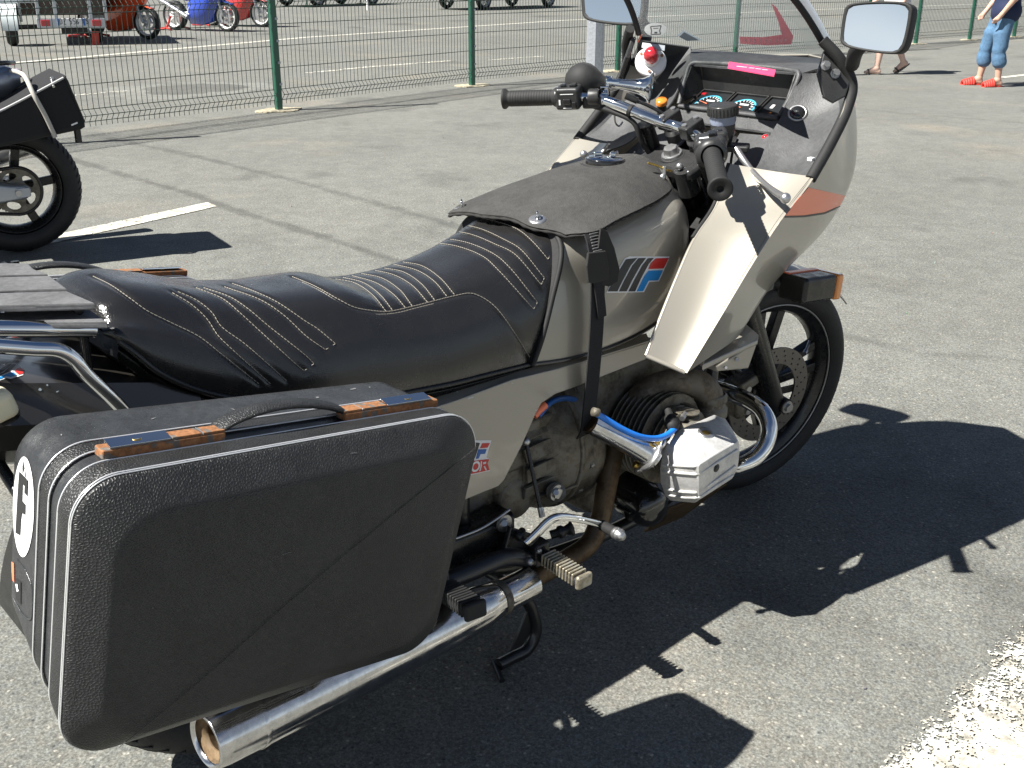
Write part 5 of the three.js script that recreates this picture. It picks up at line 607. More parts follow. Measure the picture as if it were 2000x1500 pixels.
  mesh('plug_boot', lathe([[0, -0.004], [0.009, -0.003], [0.012, 0.004], [0.015, 0.008], [0.012, 0.011], [0.016, 0.016], [0.013, 0.02], [0.013, 0.03], [0.009, 0.032], [0.007, 0.05]], Z(1316, 838, 0.282), V(0.5, 0.5, -0.8), 20), M.rubber, sp); mesh('plug_tip', cyl(Z(1332, 818, 0.262), Z(1338, 808, 0.255), 0.006), M.steel, sp);
}
// ================= leather tank cover with strap =================
{
  const tc = thing('tank_cover', 'worn black leather tank cover with eyelets and a hanging webbing strap', 'tank cover');
  const hw = spline([[0, 0.142], [0.12, 0.165], [0.3, 0.172], [0.55, 0.162], [0.8, 0.14], [0.93, 0.118], [1, 0.085]]), rear = (w) => 0.614 + 0.014 * w + 0.022 * w * w * (w > 0 ? 1 : 0.2), cv = (u, w) => {
    const z = w * hw(u)[1] + (w > 0 ? 0.012 * Math.exp(-(((u - 0.12) / 0.1) ** 2)) * w : 0), x = lerp(rear(w), 1.0, u); const yc = lerp(0.870, 0.948, Math.sin(Math.min(1, u * 1.1) * Math.PI / 2)) + 0.004, ed = lerp(0.857, 0.906, u ** 0.8);
    const wave = 0.0008 * Math.sin(u * 11 + w * 3) * Math.abs(w) ** 3 + 0.0016 * (fbm(u * 6 + 3, w * 3 + 5, 7, 3) - 0.5) * 2 + (u < 0.08 ? 0.0022 * Math.sin(w * 7 + 1) * (1 - u / 0.08) : 0);
    return V(x + (u < 0.05 ? 0.004 * Math.sin(w * 9) : 0), lerp(yc, ed, Math.abs(w) ** 2.3) + wave, z); };
  const cs = mesh('leather_sheet', sheet((u, v) => cv(u, -1 + 2 * v), 50, 50, 0.004), M.cover, tc);
  const edge = []; for (let i = 0; i <= 40; i++) edge.push(cv(0, -1 + i / 20)); for (let i = 1; i <= 60; i++) edge.push(cv(i / 60, 1)); mesh('raw_edge', tube(edge.map((p) => p.add(V(0, -0.002, 0))), (t) => 0.0028 + 0.0009 * Math.sin(t * 170), 200, 6), M.coverEdge, cs);
  const st = []; for (let i = 0; i < 70; i++) { const a = cv(0.02 + i / 70 * 0.9, 0.955), b = cv(0.02 + (i + 0.6) / 70 * 0.9, 0.955); a.y += 0.0008; b.y += 0.0008; st.push(cyl(a, b, 0.0009, 0.0009, 5)); } mesh('stitching', st, M.coverEdge, cs).userData.kind = 'stuff';
  const eye = (px, py, k = 1) => { const h = onMesh(px, py, cs); if (!h) return; const g = group('eyelet', tc); mesh('eyelet_plate', lathe([[0.004, 0.003], [0.013, 0.002], [0.017, 0.0008], [0.017, -0.002]], h.p, h.n, 28).applyMatrix4(new THREE.Matrix4()), M.steel, g); mesh('eyelet_ring', new THREE.TorusGeometry(0.007, 0.0018, 8, 24).applyMatrix4(new THREE.Matrix4().makeRotationY(0.9)).translate(h.p.x + h.n.x * 0.009, h.p.y + h.n.y * 0.009, h.p.z + h.n.z * 0.009), M.chrome, g); };
  eye(1050, 428); const lft = cv(0.06, -0.86); { const g = group('eyelet', tc); mesh('eyelet_ring', new THREE.TorusGeometry(0.008, 0.002, 8, 24).rotateY(0.9).translate(lft.x, lft.y + 0.01, lft.z), M.chrome, g); mesh('eyelet_plate', box(lft, 0.024, 0.004, 0.02, 0.001), M.steel, g); }
  { const f = Z(1297, 336, 0.10), g = group('front_hook', tc); mesh('hook_post', [cyl(f.clone().add(V(0, -0.012, 0)), f.clone().add(V(0, 0.012, 0)), 0.004), ball(f.clone().add(V(-0.004, -0.01, 0)), 0.007)], M.steel, g); mesh('hook_chain', tube(ZS([[1265, 318, 0.085], [1285, 324, 0.09], [1297, 330, 0.10], [1312, 334, 0.10]]), 0.0025, 20, 6), M.brass, g); }
  const fl = Z(1140, 301, -0.075); mesh('left_hook', [ball(fl, 0.008), cyl(fl, fl.clone().add(V(0.01, -0.015, 0.004)), 0.006)], M.steel, tc);
  const ribbon = (pts, w, th, dir = V(1, 0, 0)) => { const c = curve(pts); return rings(Array.from({ length: 41 }, (_, i) => { const p = c.getPoint(i / 40), t = c.getTangent(i / 40), d = dir.clone().addScaledVector(t, -dir.dot(t)).normalize(), n = V().crossVectors(d, t).normalize(), r = []; for (const [a, b] of [[-1, -1], [1, -1], [1, 1], [-1, 1]]) r.push(p.clone().addScaledVector(d, a * w / 2).addScaledVector(n, b * th / 2)); return r; })); };
  mesh('strap', toCreasedNormals(ribbon(ZS([[1156, 458, 0.178], [1160, 472, 0.187], [1166, 515, 0.202], [1167, 570, 0.210], [1165, 640, 0.211], [1159, 720, 0.205], [1152, 790, 0.196], [1146, 838, 0.185], [1140, 850, 0.17]]), 0.036, 0.003), 0.5), M.fabric, tc);
  mesh('strap_tail', toCreasedNormals(ribbon(ZS([[1166, 545, 0.214], [1172, 580, 0.2165], [1176, 620, 0.217]]), 0.022, 0.0025), 0.5), M.fabric, tc); mesh('webbing_ladder', [0, 1, 2, 3, 4, 5, 6].map((k) => box(Z(1158 + k * 1.3, 456 + k * 5.6, 0.181 + k * 0.0035).add(V(0, 0, 0.002)), 0.022, 0.0026, 0.003, 0.001)), mat(0.09, 0.7), tc);
  mesh('buckle_flap', plate(ZS([[1150, 494, 0.213], [1184, 490, 0.213], [1190, 520, 0.215], [1190, 546, 0.216], [1160, 554, 0.217], [1150, 552, 0.217], [1147, 520, 0.215]]), 0.006, 0.002), M.coverEdge, tc);
  mesh('leather_tab', plate(ZS([[1172, 445, 0.196], [1186, 452, 0.199], [1202, 485, 0.207], [1211, 525, 0.2115], [1206, 550, 0.2125], [1190, 560, 0.2125], [1174, 556, 0.212], [1168, 500, 0.205]]), 0.004, 0.0012), M.coverEdge, tc);
}
// ================= hard suitcases on the sides =================
function suitcase(s, label) {
  const t = thing('motorcycle_suitcase', label, 'suitcase', 'hard luggage cases on the motorcycle');
  const DZ = 0.095, z0 = 0.175, z4 = 0.345, Zc = (x, y, z) => Z(x, y, z + DZ).setZ(z); t.position.set(0, s > 0 ? 0 : 0.028, s * DZ); // the case hangs that far out on its carrier
  const B = [Zc(141, 940, z4), Zc(944, 797, z4), Zc(838, 1258, z4), Zc(112, 1482, z4)], A0 = [Zc(20, 812, z0), Zc(790, 733, z0)]; const A = [A0[0], A0[1], A0[1].clone().add(B[2].clone().sub(B[1])).setZ(z0), Zc(14, 1200, z0)];
  const rad = [0.055, 0.06, 0.06, 0.05];
  const outline = (z, inset) => { const k = (z - z0) / (z4 - z0), c = A.map((a, i) => { const p = lp(a, B[i], k); p.z = z; return p; }), ctr = V(); c.forEach((p) => ctr.add(p)); ctr.divideScalar(4); const out = [];
    const line = (i) => { const a = c[i], b = c[(i + 1) % 4], d = b.clone().sub(a).normalize(); let n = V(-d.y, d.x, 0); if (n.dot(ctr.clone().sub(a)) < 0) n.negate(); return { p: a.clone().addScaledVector(n, inset), d }; };
    const L = [0, 1, 2, 3].map(line), cut = (m, n) => { const w = n.p.clone().sub(m.p), den = m.d.x * n.d.y - m.d.y * n.d.x, u = (w.x * n.d.y - w.y * n.d.x) / den; return m.p.clone().addScaledVector(m.d, u); };
    const Q = [0, 1, 2, 3].map((i) => cut(L[(i + 3) % 4], L[i]));
    for (let i = 0; i < 4; i++) { const q = Q[i], p = Q[(i + 3) % 4].clone().sub(q).normalize(), n = Q[(i + 1) % 4].clone().sub(q).normalize(), r = Math.max(0.02, rad[i] + Math.min(inset, 0.046) * 0.3 - Math.max(0, inset - 0.046) * 0.5), ang = Math.acos(p.dot(n)), td = r / Math.tan(ang / 2), bis = p.clone().add(n).normalize(), cc = q.clone().addScaledVector(bis, r / Math.sin(ang / 2)), a = q.clone().addScaledVector(p, td).sub(cc), b = q.clone().addScaledVector(n, td).sub(cc), th = a.angleTo(b), ax = V().crossVectors(a, b).normalize();
      for (let k2 = 0; k2 <= 12; k2++) { const v = cc.clone().add(a.clone().applyAxisAngle(ax, th * k2 / 12)); v.z = z; out.push(v); } }
    const fine = []; out.forEach((p, i) => { fine.push(p); const q = out[(i + 1) % out.length], dd = p.distanceTo(q); const m = Math.floor(dd / 0.06); for (let k2 = 1; k2 <= m; k2++) fine.push(lp(p, q, k2 / (m + 1))); }); return fine; };
  const N = outline(0.26, 0).length; const O = (z, i) => { const l = outline(z, i); if (l.length !== N) { const c = new THREE.CatmullRomCurve3(l, true); } return l; };
  const f = (g) => s > 0 ? g : mirrorZ(g); const safe = (list) => { const ls = list.map(([z, i]) => outline(z, i)); const n = ls[0].length; return ls.map((l) => l.length === n ? l : Array.from({ length: n }, (_, k) => { const q = k / n * l.length, a = Math.floor(q); return lp(l[a % l.length], l[(a + 1) % l.length], q - a); })); };
  const part = (n, list, m, cap, p = t) => mesh(n, f(rings(safe(list), true, cap)), m, p);
  const body = part('inner_shell', [[z0 - 0.004, 0.03], [z0, 0.014], [z0 + 0.006, 0.004], [z0 + 0.014, 0.0], [0.2, 0], [0.23, 0], [0.259, 0]], M.caseSmooth, true);
  part('grained_belt', [[0.259, 0.004], [0.262, 0.001], [0.283, 0.001], [0.286, 0.004]], M.caseGrain, false); part('smooth_channel', [[0.285, 0.004], [0.31, 0.004]], M.caseSmooth, false); part('grained_belt', [[0.309, 0.004], [0.313, 0.0005], [0.342, 0.0005], [0.345, 0.003]], M.caseGrain, false);
  const lid = part('lid', [[0.344, 0.004], [0.347, 0.001], [0.350, 0.0012], [0.3535, 0.0035], [0.358, 0.009], [0.367, 0.022], [0.3735, 0.032], [0.3765, 0.0375], [0.3775, 0.046], [0.3782, 0.08], [0.379, 0.13]], M.caseGrain, true);
  for (const [z, i, r] of [[0.2605, 0.0015, 0.0012], [0.2855, 0.0025, 0.0012], [0.311, 0.0022, 0.0012], [0.343, 0.0015, 0.0012], [0.3475, 0.0012, 0.001]]) { const l = outline(z, i - 0.0012); mesh('metal_trim', f((() => { const g = rings([...l, l[0]].map((p, k, q) => { const n = q.length - 1, a = q[(k - 1 + n) % n], b = q[(k + 1) % n], tn = b.clone().sub(a).normalize(), nn = V(-tn.y, tn.x, 0); const rr = []; for (let m = 0; m < 6; m++) { const an = m / 6 * 2 * Math.PI; rr.push(p.clone().addScaledVector(nn, Math.cos(an) * r).add(V(0, 0, Math.sin(an) * r))); } return rr; }), true, false); return g; })()), M.trim, t); }
  // latches and handle on the top
  const tx = B[1].clone().sub(B[0]).setZ(0).normalize(), up = V(-tx.y, tx.x, 0), top = (px, py, z = 0.298) => Zc(px, py, z), R = axes(tx, up);
  const topAt = (x, z, lift) => { const k = (z - z0) / (z4 - z0), a = lp(A[0], B[0], k), b = lp(A[1], B[1], k), u = (x - a.x) / (b.x - a.x); return V(x, lerp(a.y, b.y, u) + lift, z); };
  const bar = (x0, x1, z, w, h, lift, m, n, p) => { const a = topAt(x0, z, lift), b = topAt(x1, z, lift), d = b.clone().sub(a); mesh(n, f(box(lp(a, b, 0.5), d.length(), h, w, Math.min(h, w) * 0.2, axes(d, n === 'latch_plate' ? up.clone().add(V(0, 0, 0.2)) : up))), m, p); };
  for (const [xa, xb, dir] of [[Zc(192, 886, 0.298).x, Zc(432, 842, 0.298).x, 1], [Zc(846, 783, 0.298).x, Zc(664, 806, 0.298).x, -1]]) { const g = group('latch', t), q = (k) => lerp(xa, xb, k), b = (k0, k1, ...r) => bar(Math.min(q(k0), q(k1)), Math.max(q(k0), q(k1)), ...r);
    b(0, 1, 0.298, 0.024, 0.012, 0.003, M.rust, 'latch_base', g); b(0.07, 0.55, 0.299, 0.02, 0.003, 0.0125, M.chrome, 'latch_plate', g); b(0.56, 0.80, 0.298, 0.021, 0.003, 0.0105, M.rust, 'latch_tongue', g); b(0.82, 1.0, 0.298, 0.021, 0.003, 0.0105, M.rust, 'latch_tongue', g); b(0.81, 0.82, 0.298, 0.022, 0.0035, 0.0108, M.steel, 'latch_pin', g);
    const kc = topAt(q(0.3), 0.297, 0.0128); mesh('key_hole', [f(lathe([[0.0055, 0.0012], [0.007, 0.0005], [0.007, -0.001]], kc, up, 20))], M.brass, g); mesh('key_slot', f(lathe([[0, 0.001], [0.0045, 0.0009]], kc, up, 16)), M.steel, g); }
  const h0 = Zc(425, 845, 0.298).x, h1 = Zc(672, 806, 0.298).x; mesh('handle', f(rings(Array.from({ length: 33 }, (_, i) => { const k = i / 32, p = topAt(lerp(h0, h1, k), 0.292, 0.006 + 0.022 * Math.sin(Math.PI * k) ** 0.7), r = []; for (let m = 0; m < 14; m++) { const a = m / 14 * 2 * Math.PI; r.push(p.clone().addScaledVector(up, Math.sin(a) * 0.0055).add(V(0, 0, Math.cos(a) * 0.0165))); } return r; }))), M.caseGrain, t);
  { const q = [Zc(232, 1460, 0.3792), Zc(400, 1322, 0.38), Zc(560, 1180, 0.3802), Zc(750, 1020, 0.38), Zc(932, 872, 0.3765)]; mesh('mould_line', f(tube(q, 0.00035, 40, 5)), M.caseGrain, lid); }
  if (s > 0) {
    chips([[80, 821, 2.5, 1.5], [620, 777, 4, 2], [690, 760, 6, 1.2, -0.2], [722, 757, 2, 1.2], [455, 800, 5, 0.9, 0.3], [560, 760, 3, 1], [300, 818, 5, 1, -0.3], [120, 850, 2, 2], [95, 1010, 1.5, 2]], body, mat(0.16, 0.8), 'scuff', 25); chips([[298, 1187, 1.6, 1.6], [480, 892, 2, 1.2], [690, 885, 7, 1, -0.1], [560, 1080, 10, 0.9, -0.25], [905, 907, 2, 1.5], [390, 1210, 1.5, 1.2], [640, 1195, 1.5, 1]], lid, mat(0.12, 0.8), 'scuff', 35);
    const ov = Array.from({ length: 40 }, (_, i) => { const a = i / 40 * 2 * Math.PI; return [47 + 20.5 * Math.cos(a) - 3 * Math.sin(a) * 0.3, 990 + 98 * Math.sin(a)]; }); const stk = decal(ov, body, 0.0008, M.white, body, 'oval_sticker');
    decal(zoom(0, 720, 0.25, [[160, 800], [226, 872], [224, 995], [200, 968], [202, 915], [186, 900], [182, 1030], [208, 1060], [206, 1140], [180, 1125], [172, 1180], [166, 1300], [130, 1280], [142, 1060], [152, 900]]), body, 0.0016, M.stickerBlack, body, 'sticker_letter');
    decal(zoom(0, 1050, 0.3, [[66, 145], [96, 165], [98, 292], [74, 255]]), body, 0.0012, M.orange, body, 'small_sticker'); decal(zoom(0, 1050, 0.3, [[104, 262], [140, 290], [140, 440], [108, 400]]), body, 0.001, M.stickerBlack, body, 'maker_plate'); decal(zoom(0, 1050, 0.3, [[108, 300], [122, 300], [124, 330], [132, 345], [118, 352]]), body, 0.0016, M.white, body, 'maker_plate_mark');
    mesh('moulded_rib', tube(zoom(0, 1050, 0.3, [[40, 100], [110, 140], [170, 220], [208, 320], [215, 450], [205, 530], [150, 500], [90, 400]]).map(([x, y]) => onMesh(x, y, body)).filter(Boolean).map((h) => t.worldToLocal(h.p)), 0.0016, 50, 6), M.caseSmooth, body);
  }
  return t;
}
for (const s of [1, -1]) mesh('case_carrier', [tube([V(0.05, 0.60, s * 0.13), V(0.04, 0.58, s * 0.2), V(0.0, 0.56, s * 0.27), V(-0.25, 0.58, s * 0.272), V(-0.36, 0.66, s * 0.22), V(-0.38, 0.72, s * 0.12)], 0.008, 40, 10), tube([V(0.06, 0.42, s * 0.16), V(0.02, 0.46, s * 0.27), V(-0.2, 0.48, s * 0.272)], 0.008, 20, 10)], M.black, bike);
suitcase(1, 'black hard suitcase with oval F sticker and rusty latches beside the chrome muffler');
suitcase(-1, 'black hard suitcase showing only its latched top edge beyond the seat');
// ================= second motorcycle, parked facing the other way =================
{
  const t = thing('parked_motorcycle', 'dark motorcycle with black soft panniers and silver swingarm parked by the white line', 'motorcycle'), o = Y(46, 489), fw = V(-0.985, 0, -0.17), rt = V().crossVectors(fw, V(0, 1, 0)), B = new THREE.Matrix4().makeBasis(fw, V(0, 1, 0), rt).setPosition(o), G = (g) => norm(g).applyMatrix4(B), P = (x, y, z) => V(x, y, z).applyMatrix4(B), LZ = (px, py, z) => onPlane(px, py, P(0, 0, z), rt);
  const rw = group('rear_wheel', t); wheelParts(rw, B.clone().multiply(new THREE.Matrix4().makeTranslation(0, 0.312, 0)), 0.312, 0.17, 0.205, 5, { tread: true, sw: 0.042, phase: 0.5, lip: M.black });
  const sp = group('drive_chain', t), teeth = []; const spk = new THREE.Shape(); for (let k = 0; k <= 84; k++) { const a = k / 84 * 2 * Math.PI, r = k % 2 ? 0.112 : 0.106; k ? spk.lineTo(Math.cos(a) * r, Math.sin(a) * r) : spk.moveTo(r, 0); } for (let k = 0; k < 5; k++) { const h = new THREE.Path(), c = k / 5 * 2 * Math.PI; for (let i = 0; i <= 14; i++) { const a = c + 0.45 * Math.sin(i / 14 * 2 * Math.PI), r = 0.072 + 0.018 * Math.cos(i / 14 * 2 * Math.PI); i ? h.lineTo(Math.cos(a) * r, Math.sin(a) * r) : h.moveTo(Math.cos(a) * r, Math.sin(a) * r); } spk.holes.push(h); }
  mesh('sprocket', G(new THREE.ExtrudeGeometry(spk, { depth: 0.007, bevelEnabled: false }).translate(0, 0.312, -0.105)), M.aluDark, sp); mesh('chain', [1, -1].map((s) => G(tube([V(0.0, 0.312 + s * 0.112, -0.1), V(0.2, 0.318 + s * 0.09, -0.1), V(0.5, 0.33 + s * 0.05, -0.1)], 0.009, 20, 8))).concat(G(tube(Array.from({ length: 16 }, (_, i) => { const a = Math.PI / 2 + i / 15 * Math.PI; return V(0.112 * Math.cos(a), 0.312 + 0.112 * Math.sin(a), -0.1); }), 0.009, 30, 8))), M.black, sp);
  const silver = mat([0.42, 0.45, 0.5], 0.4, 0.7), sa = group('swingarm', t);
  for (const s of [-1, 1]) mesh('arm', G(rings([[-0.055, 0.018, 0.014], [-0.03, 0.032, 0.016], [0.03, 0.038, 0.018], [0.12, 0.055, 0.02], [0.3, 0.06, 0.022], [0.52, 0.05, 0.025]].map(([x, h, w]) => [[1, 1], [0.6, 1.3], [-0.6, 1.3], [-1, 1], [-1, -1], [1, -1]].map(([a, b]) => V(x, 0.312 + a * h + (x > 0.05 ? (x - 0.05) * 0.14 : 0), s * 0.135 + b * w * (s < 0 ? -1 : 1)))))), silver, sa);
  mesh('axle_nut', nut(V(0, 0.312, -0.155), V(0, 0, -1), 0.016, 0.014).map(G), M.steel, sa); mesh('chain_adjuster', G(box(V(-0.02, 0.312, -0.155), 0.06, 0.045, 0.012, 0.003)), silver, sa);
  // soft panniers
  const bag = (z, s) => { const px = s < 0 ? [[-120, 262], [0, 214], [128, 147], [135, 158], [167, 236], [168, 249], [160, 254], [105, 266], [30, 283], [-120, 310]] : null, pts = px.map(([a, b]) => LZ(a, b, z)); return pts; };
  const pts = bag(-0.36, -1), bk = thing('soft_pannier', 'black soft pannier with silver piping and pale strap on the parked motorcycle', 'pannier');
  const body = mesh('bag_body', plate(pts, 0.42, 0.022, rt.clone().negate()), M.fabric, bk); const topL = pts.slice(1, 4).map((p) => p.clone());
  const lineOn = (l, r, m, n) => { const q = l.map(([x, y]) => onMesh(x, y, body)).filter(Boolean).map((h) => h.p.addScaledVector(h.n, 0.001)); if (q.length > 1) mesh(n, tube(q, r, 40, 8), m, bk); };
  lineOn([[-60, 243], [0, 217], [70, 181], [124, 152]], 0.0055, mat(0.4, 0.6), 'piping', -0.356); lineOn([[-40, 205], [0, 189], [60, 160], [108, 136]], 0.003, mat(0.12, 0.5), 'zip', -0.30); lineOn([[127, 152], [147, 197], [164, 238]], 0.005, M.rubber, 'piping', -0.358);
  const strapM = mat([0.42, 0.4, 0.36], 0.85); mesh('strap', tube([LZ(22, 138, -0.12), LZ(40, 143, -0.18), LZ(52, 155, -0.3), LZ(66, 185, -0.375), LZ(88, 225, -0.377), LZ(108, 268, -0.37)], 0.011, 50, 8), strapM, bk);
  for (const [a, b, z] of [[100, 131, -0.25], [102, 157, -0.375], [120, 160, -0.375]].slice(0, 2)) { const h = onMesh(a, b, body), k = onMesh(a + 3, b + 13, body); if (h && k) mesh('zip_pull', [box(h.p, 0.016, 0.03, 0.016, 0.003), cyl(h.p.addScaledVector(h.n, 0.006), k.p.addScaledVector(k.n, 0.006), 0.006)], M.steel, bk); }
  mesh('bag_lettering', plate([LZ(139, 243, -0.3615), LZ(151, 238, -0.3615), LZ(152, 241, -0.3615), LZ(140, 246, -0.3615)], 0.001, 0, rt.clone().negate()), M.white, bk); mesh('corner_tab', box(LZ(152, 264, -0.33), 0.025, 0.07, 0.03, 0.005), M.black, bk);
  // tail, seat, body (mostly outside the frame; they cast the shadow that is seen)
  const strip = (name, prof, w, m, z0 = 0) => mesh(name, G(rings(prof.map(([x, y0, y1, k]) => [[k * 0.6, y1], [k, lerp(y0, y1, 0.7)], [k * 0.9, y0], [-k * 0.9, y0], [-k, lerp(y0, y1, 0.7)], [-k * 0.6, y1]].map(([z, y]) => V(x, y, z * w))))), m, t);
  strip('tail_section', [[-0.10, 0.80, 0.86, 0.5], [-0.04, 0.76, 0.88, 0.9], [0.16, 0.68, 0.84, 1], [0.45, 0.6, 0.8, 1]], 0.13, silver); strip('seat', [[0.0, 0.88, 0.96, 0.8], [0.10, 0.86, 1.04, 1], [0.34, 0.82, 1.02, 1], [0.5, 0.78, 0.84, 0.9], [0.75, 0.78, 0.85, 0.8]], 0.15, M.leather); strip('fuel_tank', [[0.72, 0.72, 0.86, 0.7], [0.85, 0.7, 1.0, 1], [1.05, 0.7, 1.03, 1], [1.2, 0.72, 0.95, 0.8]], 0.17, silver); strip('engine_block', [[0.55, 0.25, 0.6, 0.8], [0.7, 0.2, 0.68, 1], [1.0, 0.2, 0.68, 1], [1.1, 0.3, 0.6, 0.8]], 0.2, M.aluDark); strip('fairing', [[1.0, 0.5, 0.9, 0.9], [1.2, 0.4, 1.05, 1.2], [1.42, 0.6, 1.2, 1.1], [1.6, 0.8, 1.1, 0.5]], 0.2, silver);
  mesh('tail_light', G(box(V(-0.1, 0.845, 0), 0.03, 0.035, 0.12, 0.01)), M.redLens, t); mesh('grab_handle', G(tube([V(0.25, 0.86, -0.16), V(0.1, 0.9, -0.17), V(-0.03, 0.9, -0.12), V(-0.09, 0.89, 0)], 0.011, 30, 10)), M.black, t); mesh('screen', G(sheet((u, v) => V(1.5 - v * 0.22, 1.1 + v * 0.3, (u - 0.5) * 0.4), 10, 6, 0.003)), M.black, t);
  mesh('handlebar', G(tube([V(1.05, 1.02, -0.36), V(1.15, 1.06, -0.2), V(1.2, 1.06, 0.2), V(1.05, 1.02, 0.36)], 0.013, 30, 10)), M.black, t);
  const f2 = group('front_wheel', t); wheelParts(f2, B.clone().multiply(new THREE.Matrix4().makeTranslation(1.42, 0.3, 0)), 0.3, 0.12, 0.218, 5, { sw: 0.03 }); for (const s of [-1, 1]) mesh('fork_leg', G(cyl(V(1.42, 0.3, s * 0.1), V(1.17, 1.0, s * 0.1), 0.027)), M.black, t); mesh('side_stand', G(cyl(V(0.6, 0.22, -0.12), V(0.52, 0.005, -0.24), 0.012)), M.black, t); mesh('exhaust', G(cyl(V(0.6, 0.3, 0.14), V(-0.25, 0.5, 0.2), 0.05)), M.steel, t);
}
// ================= paddock beyond the fence =================
{ // box trailer
  const t = thing('box_trailer', 'galvanised box trailer with a plate and red lamps parked beyond the fence', 'trailer'), o = Y(140, 92), n = EYE.clone().sub(o).setY(0).normalize(), dx = V(n.z, 0, -n.x); o.addScaledVector(n, -0.35);
  const P = (px, py, back = 0) => onPlane(px, py, o, n).addScaledVector(n, -back), A = axes(dx, V(0, 1, 0)); const bx = (x0, y0, x1, y1, back, depth, m, nm, p = t) => { const ym = Math.max(y0, 0) * 0.5 + y1 * 0.5, a = P(x0, ym), b = P(x1, ym), w = b.clone().sub(a).dot(dx), yl = P((x0 + x1) / 2, y1).y, yh = P((x0 + x1) / 2, y0).y, h = yh - yl, c = lp(a, b, 0.5).setY((yl + yh) / 2).addScaledVector(n, -back - depth / 2); return mesh(nm, box(c, Math.abs(w), Math.abs(h), depth, 0.006, A), m, p); };
  const wh = mat([0.5, 0.53, 0.55], 0.45, 0.3), brown = mat([0.10, 0.075, 0.06], 0.8), pale = mat([0.55, 0.6, 0.6], 0.6);
  bx(72, 36, 207, 54, 0, 0.06, wh, 'rear_rail'); bx(72, -95, 207, 30, 0.1, 2.4, brown, 'box_side'); for (const x of [70, 104, 172, 202]) bx(x, -95, x + 7, 40, 0, 0.08, wh, 'upright_post'); bx(0, 5, 70, 32, 0.5, 0.05, brown, 'box_side'); bx(-8, -5, 72, 8, 0.45, 0.05, wh, 'rear_rail'); bx(34, 5, 40, 45, 0.4, 0.06, wh, 'upright_post');
  for (const [x0, x1] of [[80, 98], [180, 198]]) bx(x0, 39, x1, 51, -0.02, 0.03, M.redLens, 'tail_lamp'); const pl = bx(112, 36, 166, 50, -0.015, 0.02, M.white, 'number_plate'); bx(112, 36, 116, 50, -0.02, 0.022, M.navy, 'plate_band'); bx(162, 36, 166, 50, -0.02, 0.022, M.navy, 'plate_band');
  { const a = P(118, 47.5).addScaledVector(n, 0.012), hgt = 0.095, glyph = { D: [[0, 0, 0, 1], [0, 1, 0.7, 0.85], [0.7, 0.85, 0.7, 0.15], [0.7, 0.15, 0, 0]], Z: [[0, 1, 0.8, 1], [0.8, 1, 0, 0], [0, 0, 0.8, 0]], 5: [[0.8, 1, 0, 1], [0, 1, 0, 0.55], [0, 0.55, 0.7, 0.5], [0.7, 0.5, 0.7, 0.05], [0.7, 0.05, 0, 0]], 6: [[0.7, 1, 0.1, 0.6], [0.1, 0.6, 0, 0.1], [0, 0.1, 0.4, 0], [0.4, 0, 0.7, 0.25], [0.7, 0.25, 0.1, 0.5]], W: [[0, 1, 0.2, 0], [0.2, 0, 0.4, 0.7], [0.4, 0.7, 0.6, 0], [0.6, 0, 0.8, 1]], S: [[0.8, 0.9, 0.1, 1], [0.1, 1, 0.05, 0.6], [0.05, 0.6, 0.75, 0.4], [0.75, 0.4, 0.7, 0.05], [0.7, 0.05, 0, 0.1]] }; let u = 0; const g = [];
    for (const ch of 'DZ 556 WS') { for (const [x0, y0, x1, y1] of glyph[ch] || []) g.push(cyl(a.clone().addScaledVector(dx, u + x0 * 0.043).add(V(0, y0 * hgt + 0.0, 0)), a.clone().addScaledVector(dx, u + x1 * 0.043).add(V(0, y1 * hgt, 0)), 0.007, 0.007, 5)); u += ch === ' ' ? 0.035 : 0.058; } mesh('plate_lettering', g, M.stickerBlack, pl); }
  for (const [x, b] of [[22, 0.3], [192, 0.7]]) { const w = group('wheel', t), c = P(x, 68, b); c.y = 0.3; const m = new THREE.Matrix4().makeBasis(n, V(0, 1, 0), V().crossVectors(n, V(0, 1, 0))).setPosition(c); wheelParts(w, m, 0.3, 0.18, 0.19, 6, { rim: pale, lip: pale, sw: 0.09 }); const fd = Array.from({ length: 18 }, (_, i) => { const a = -0.1 + i / 17 * (Math.PI + 0.2); return [-0.13, 0.13].map((k) => V(Math.cos(a) * 0.38, Math.sin(a) * 0.38, k).applyMatrix4(m)); }); mesh('mudguard', sheet((u, v) => lp(fd[Math.round(u * 17)][0], fd[Math.round(u * 17)][1], v), 17, 2, 0.008), pale, t); }
  mesh('axle', cyl(P(22, 68, 0.3).setY(0.3), P(192, 68, 0.7).setY(0.3), 0.04), M.black, t); bx(120, 54, 172, 70, 0.5, 0.2, M.black, 'spare_wheel_carrier'); mesh('prop_stand', cyl(P(186, 62, 0.1), P(186, 72, 0.1).setY(0.0), 0.06), mat([0.45, 0.05, 0.03], 0.6), t);
}
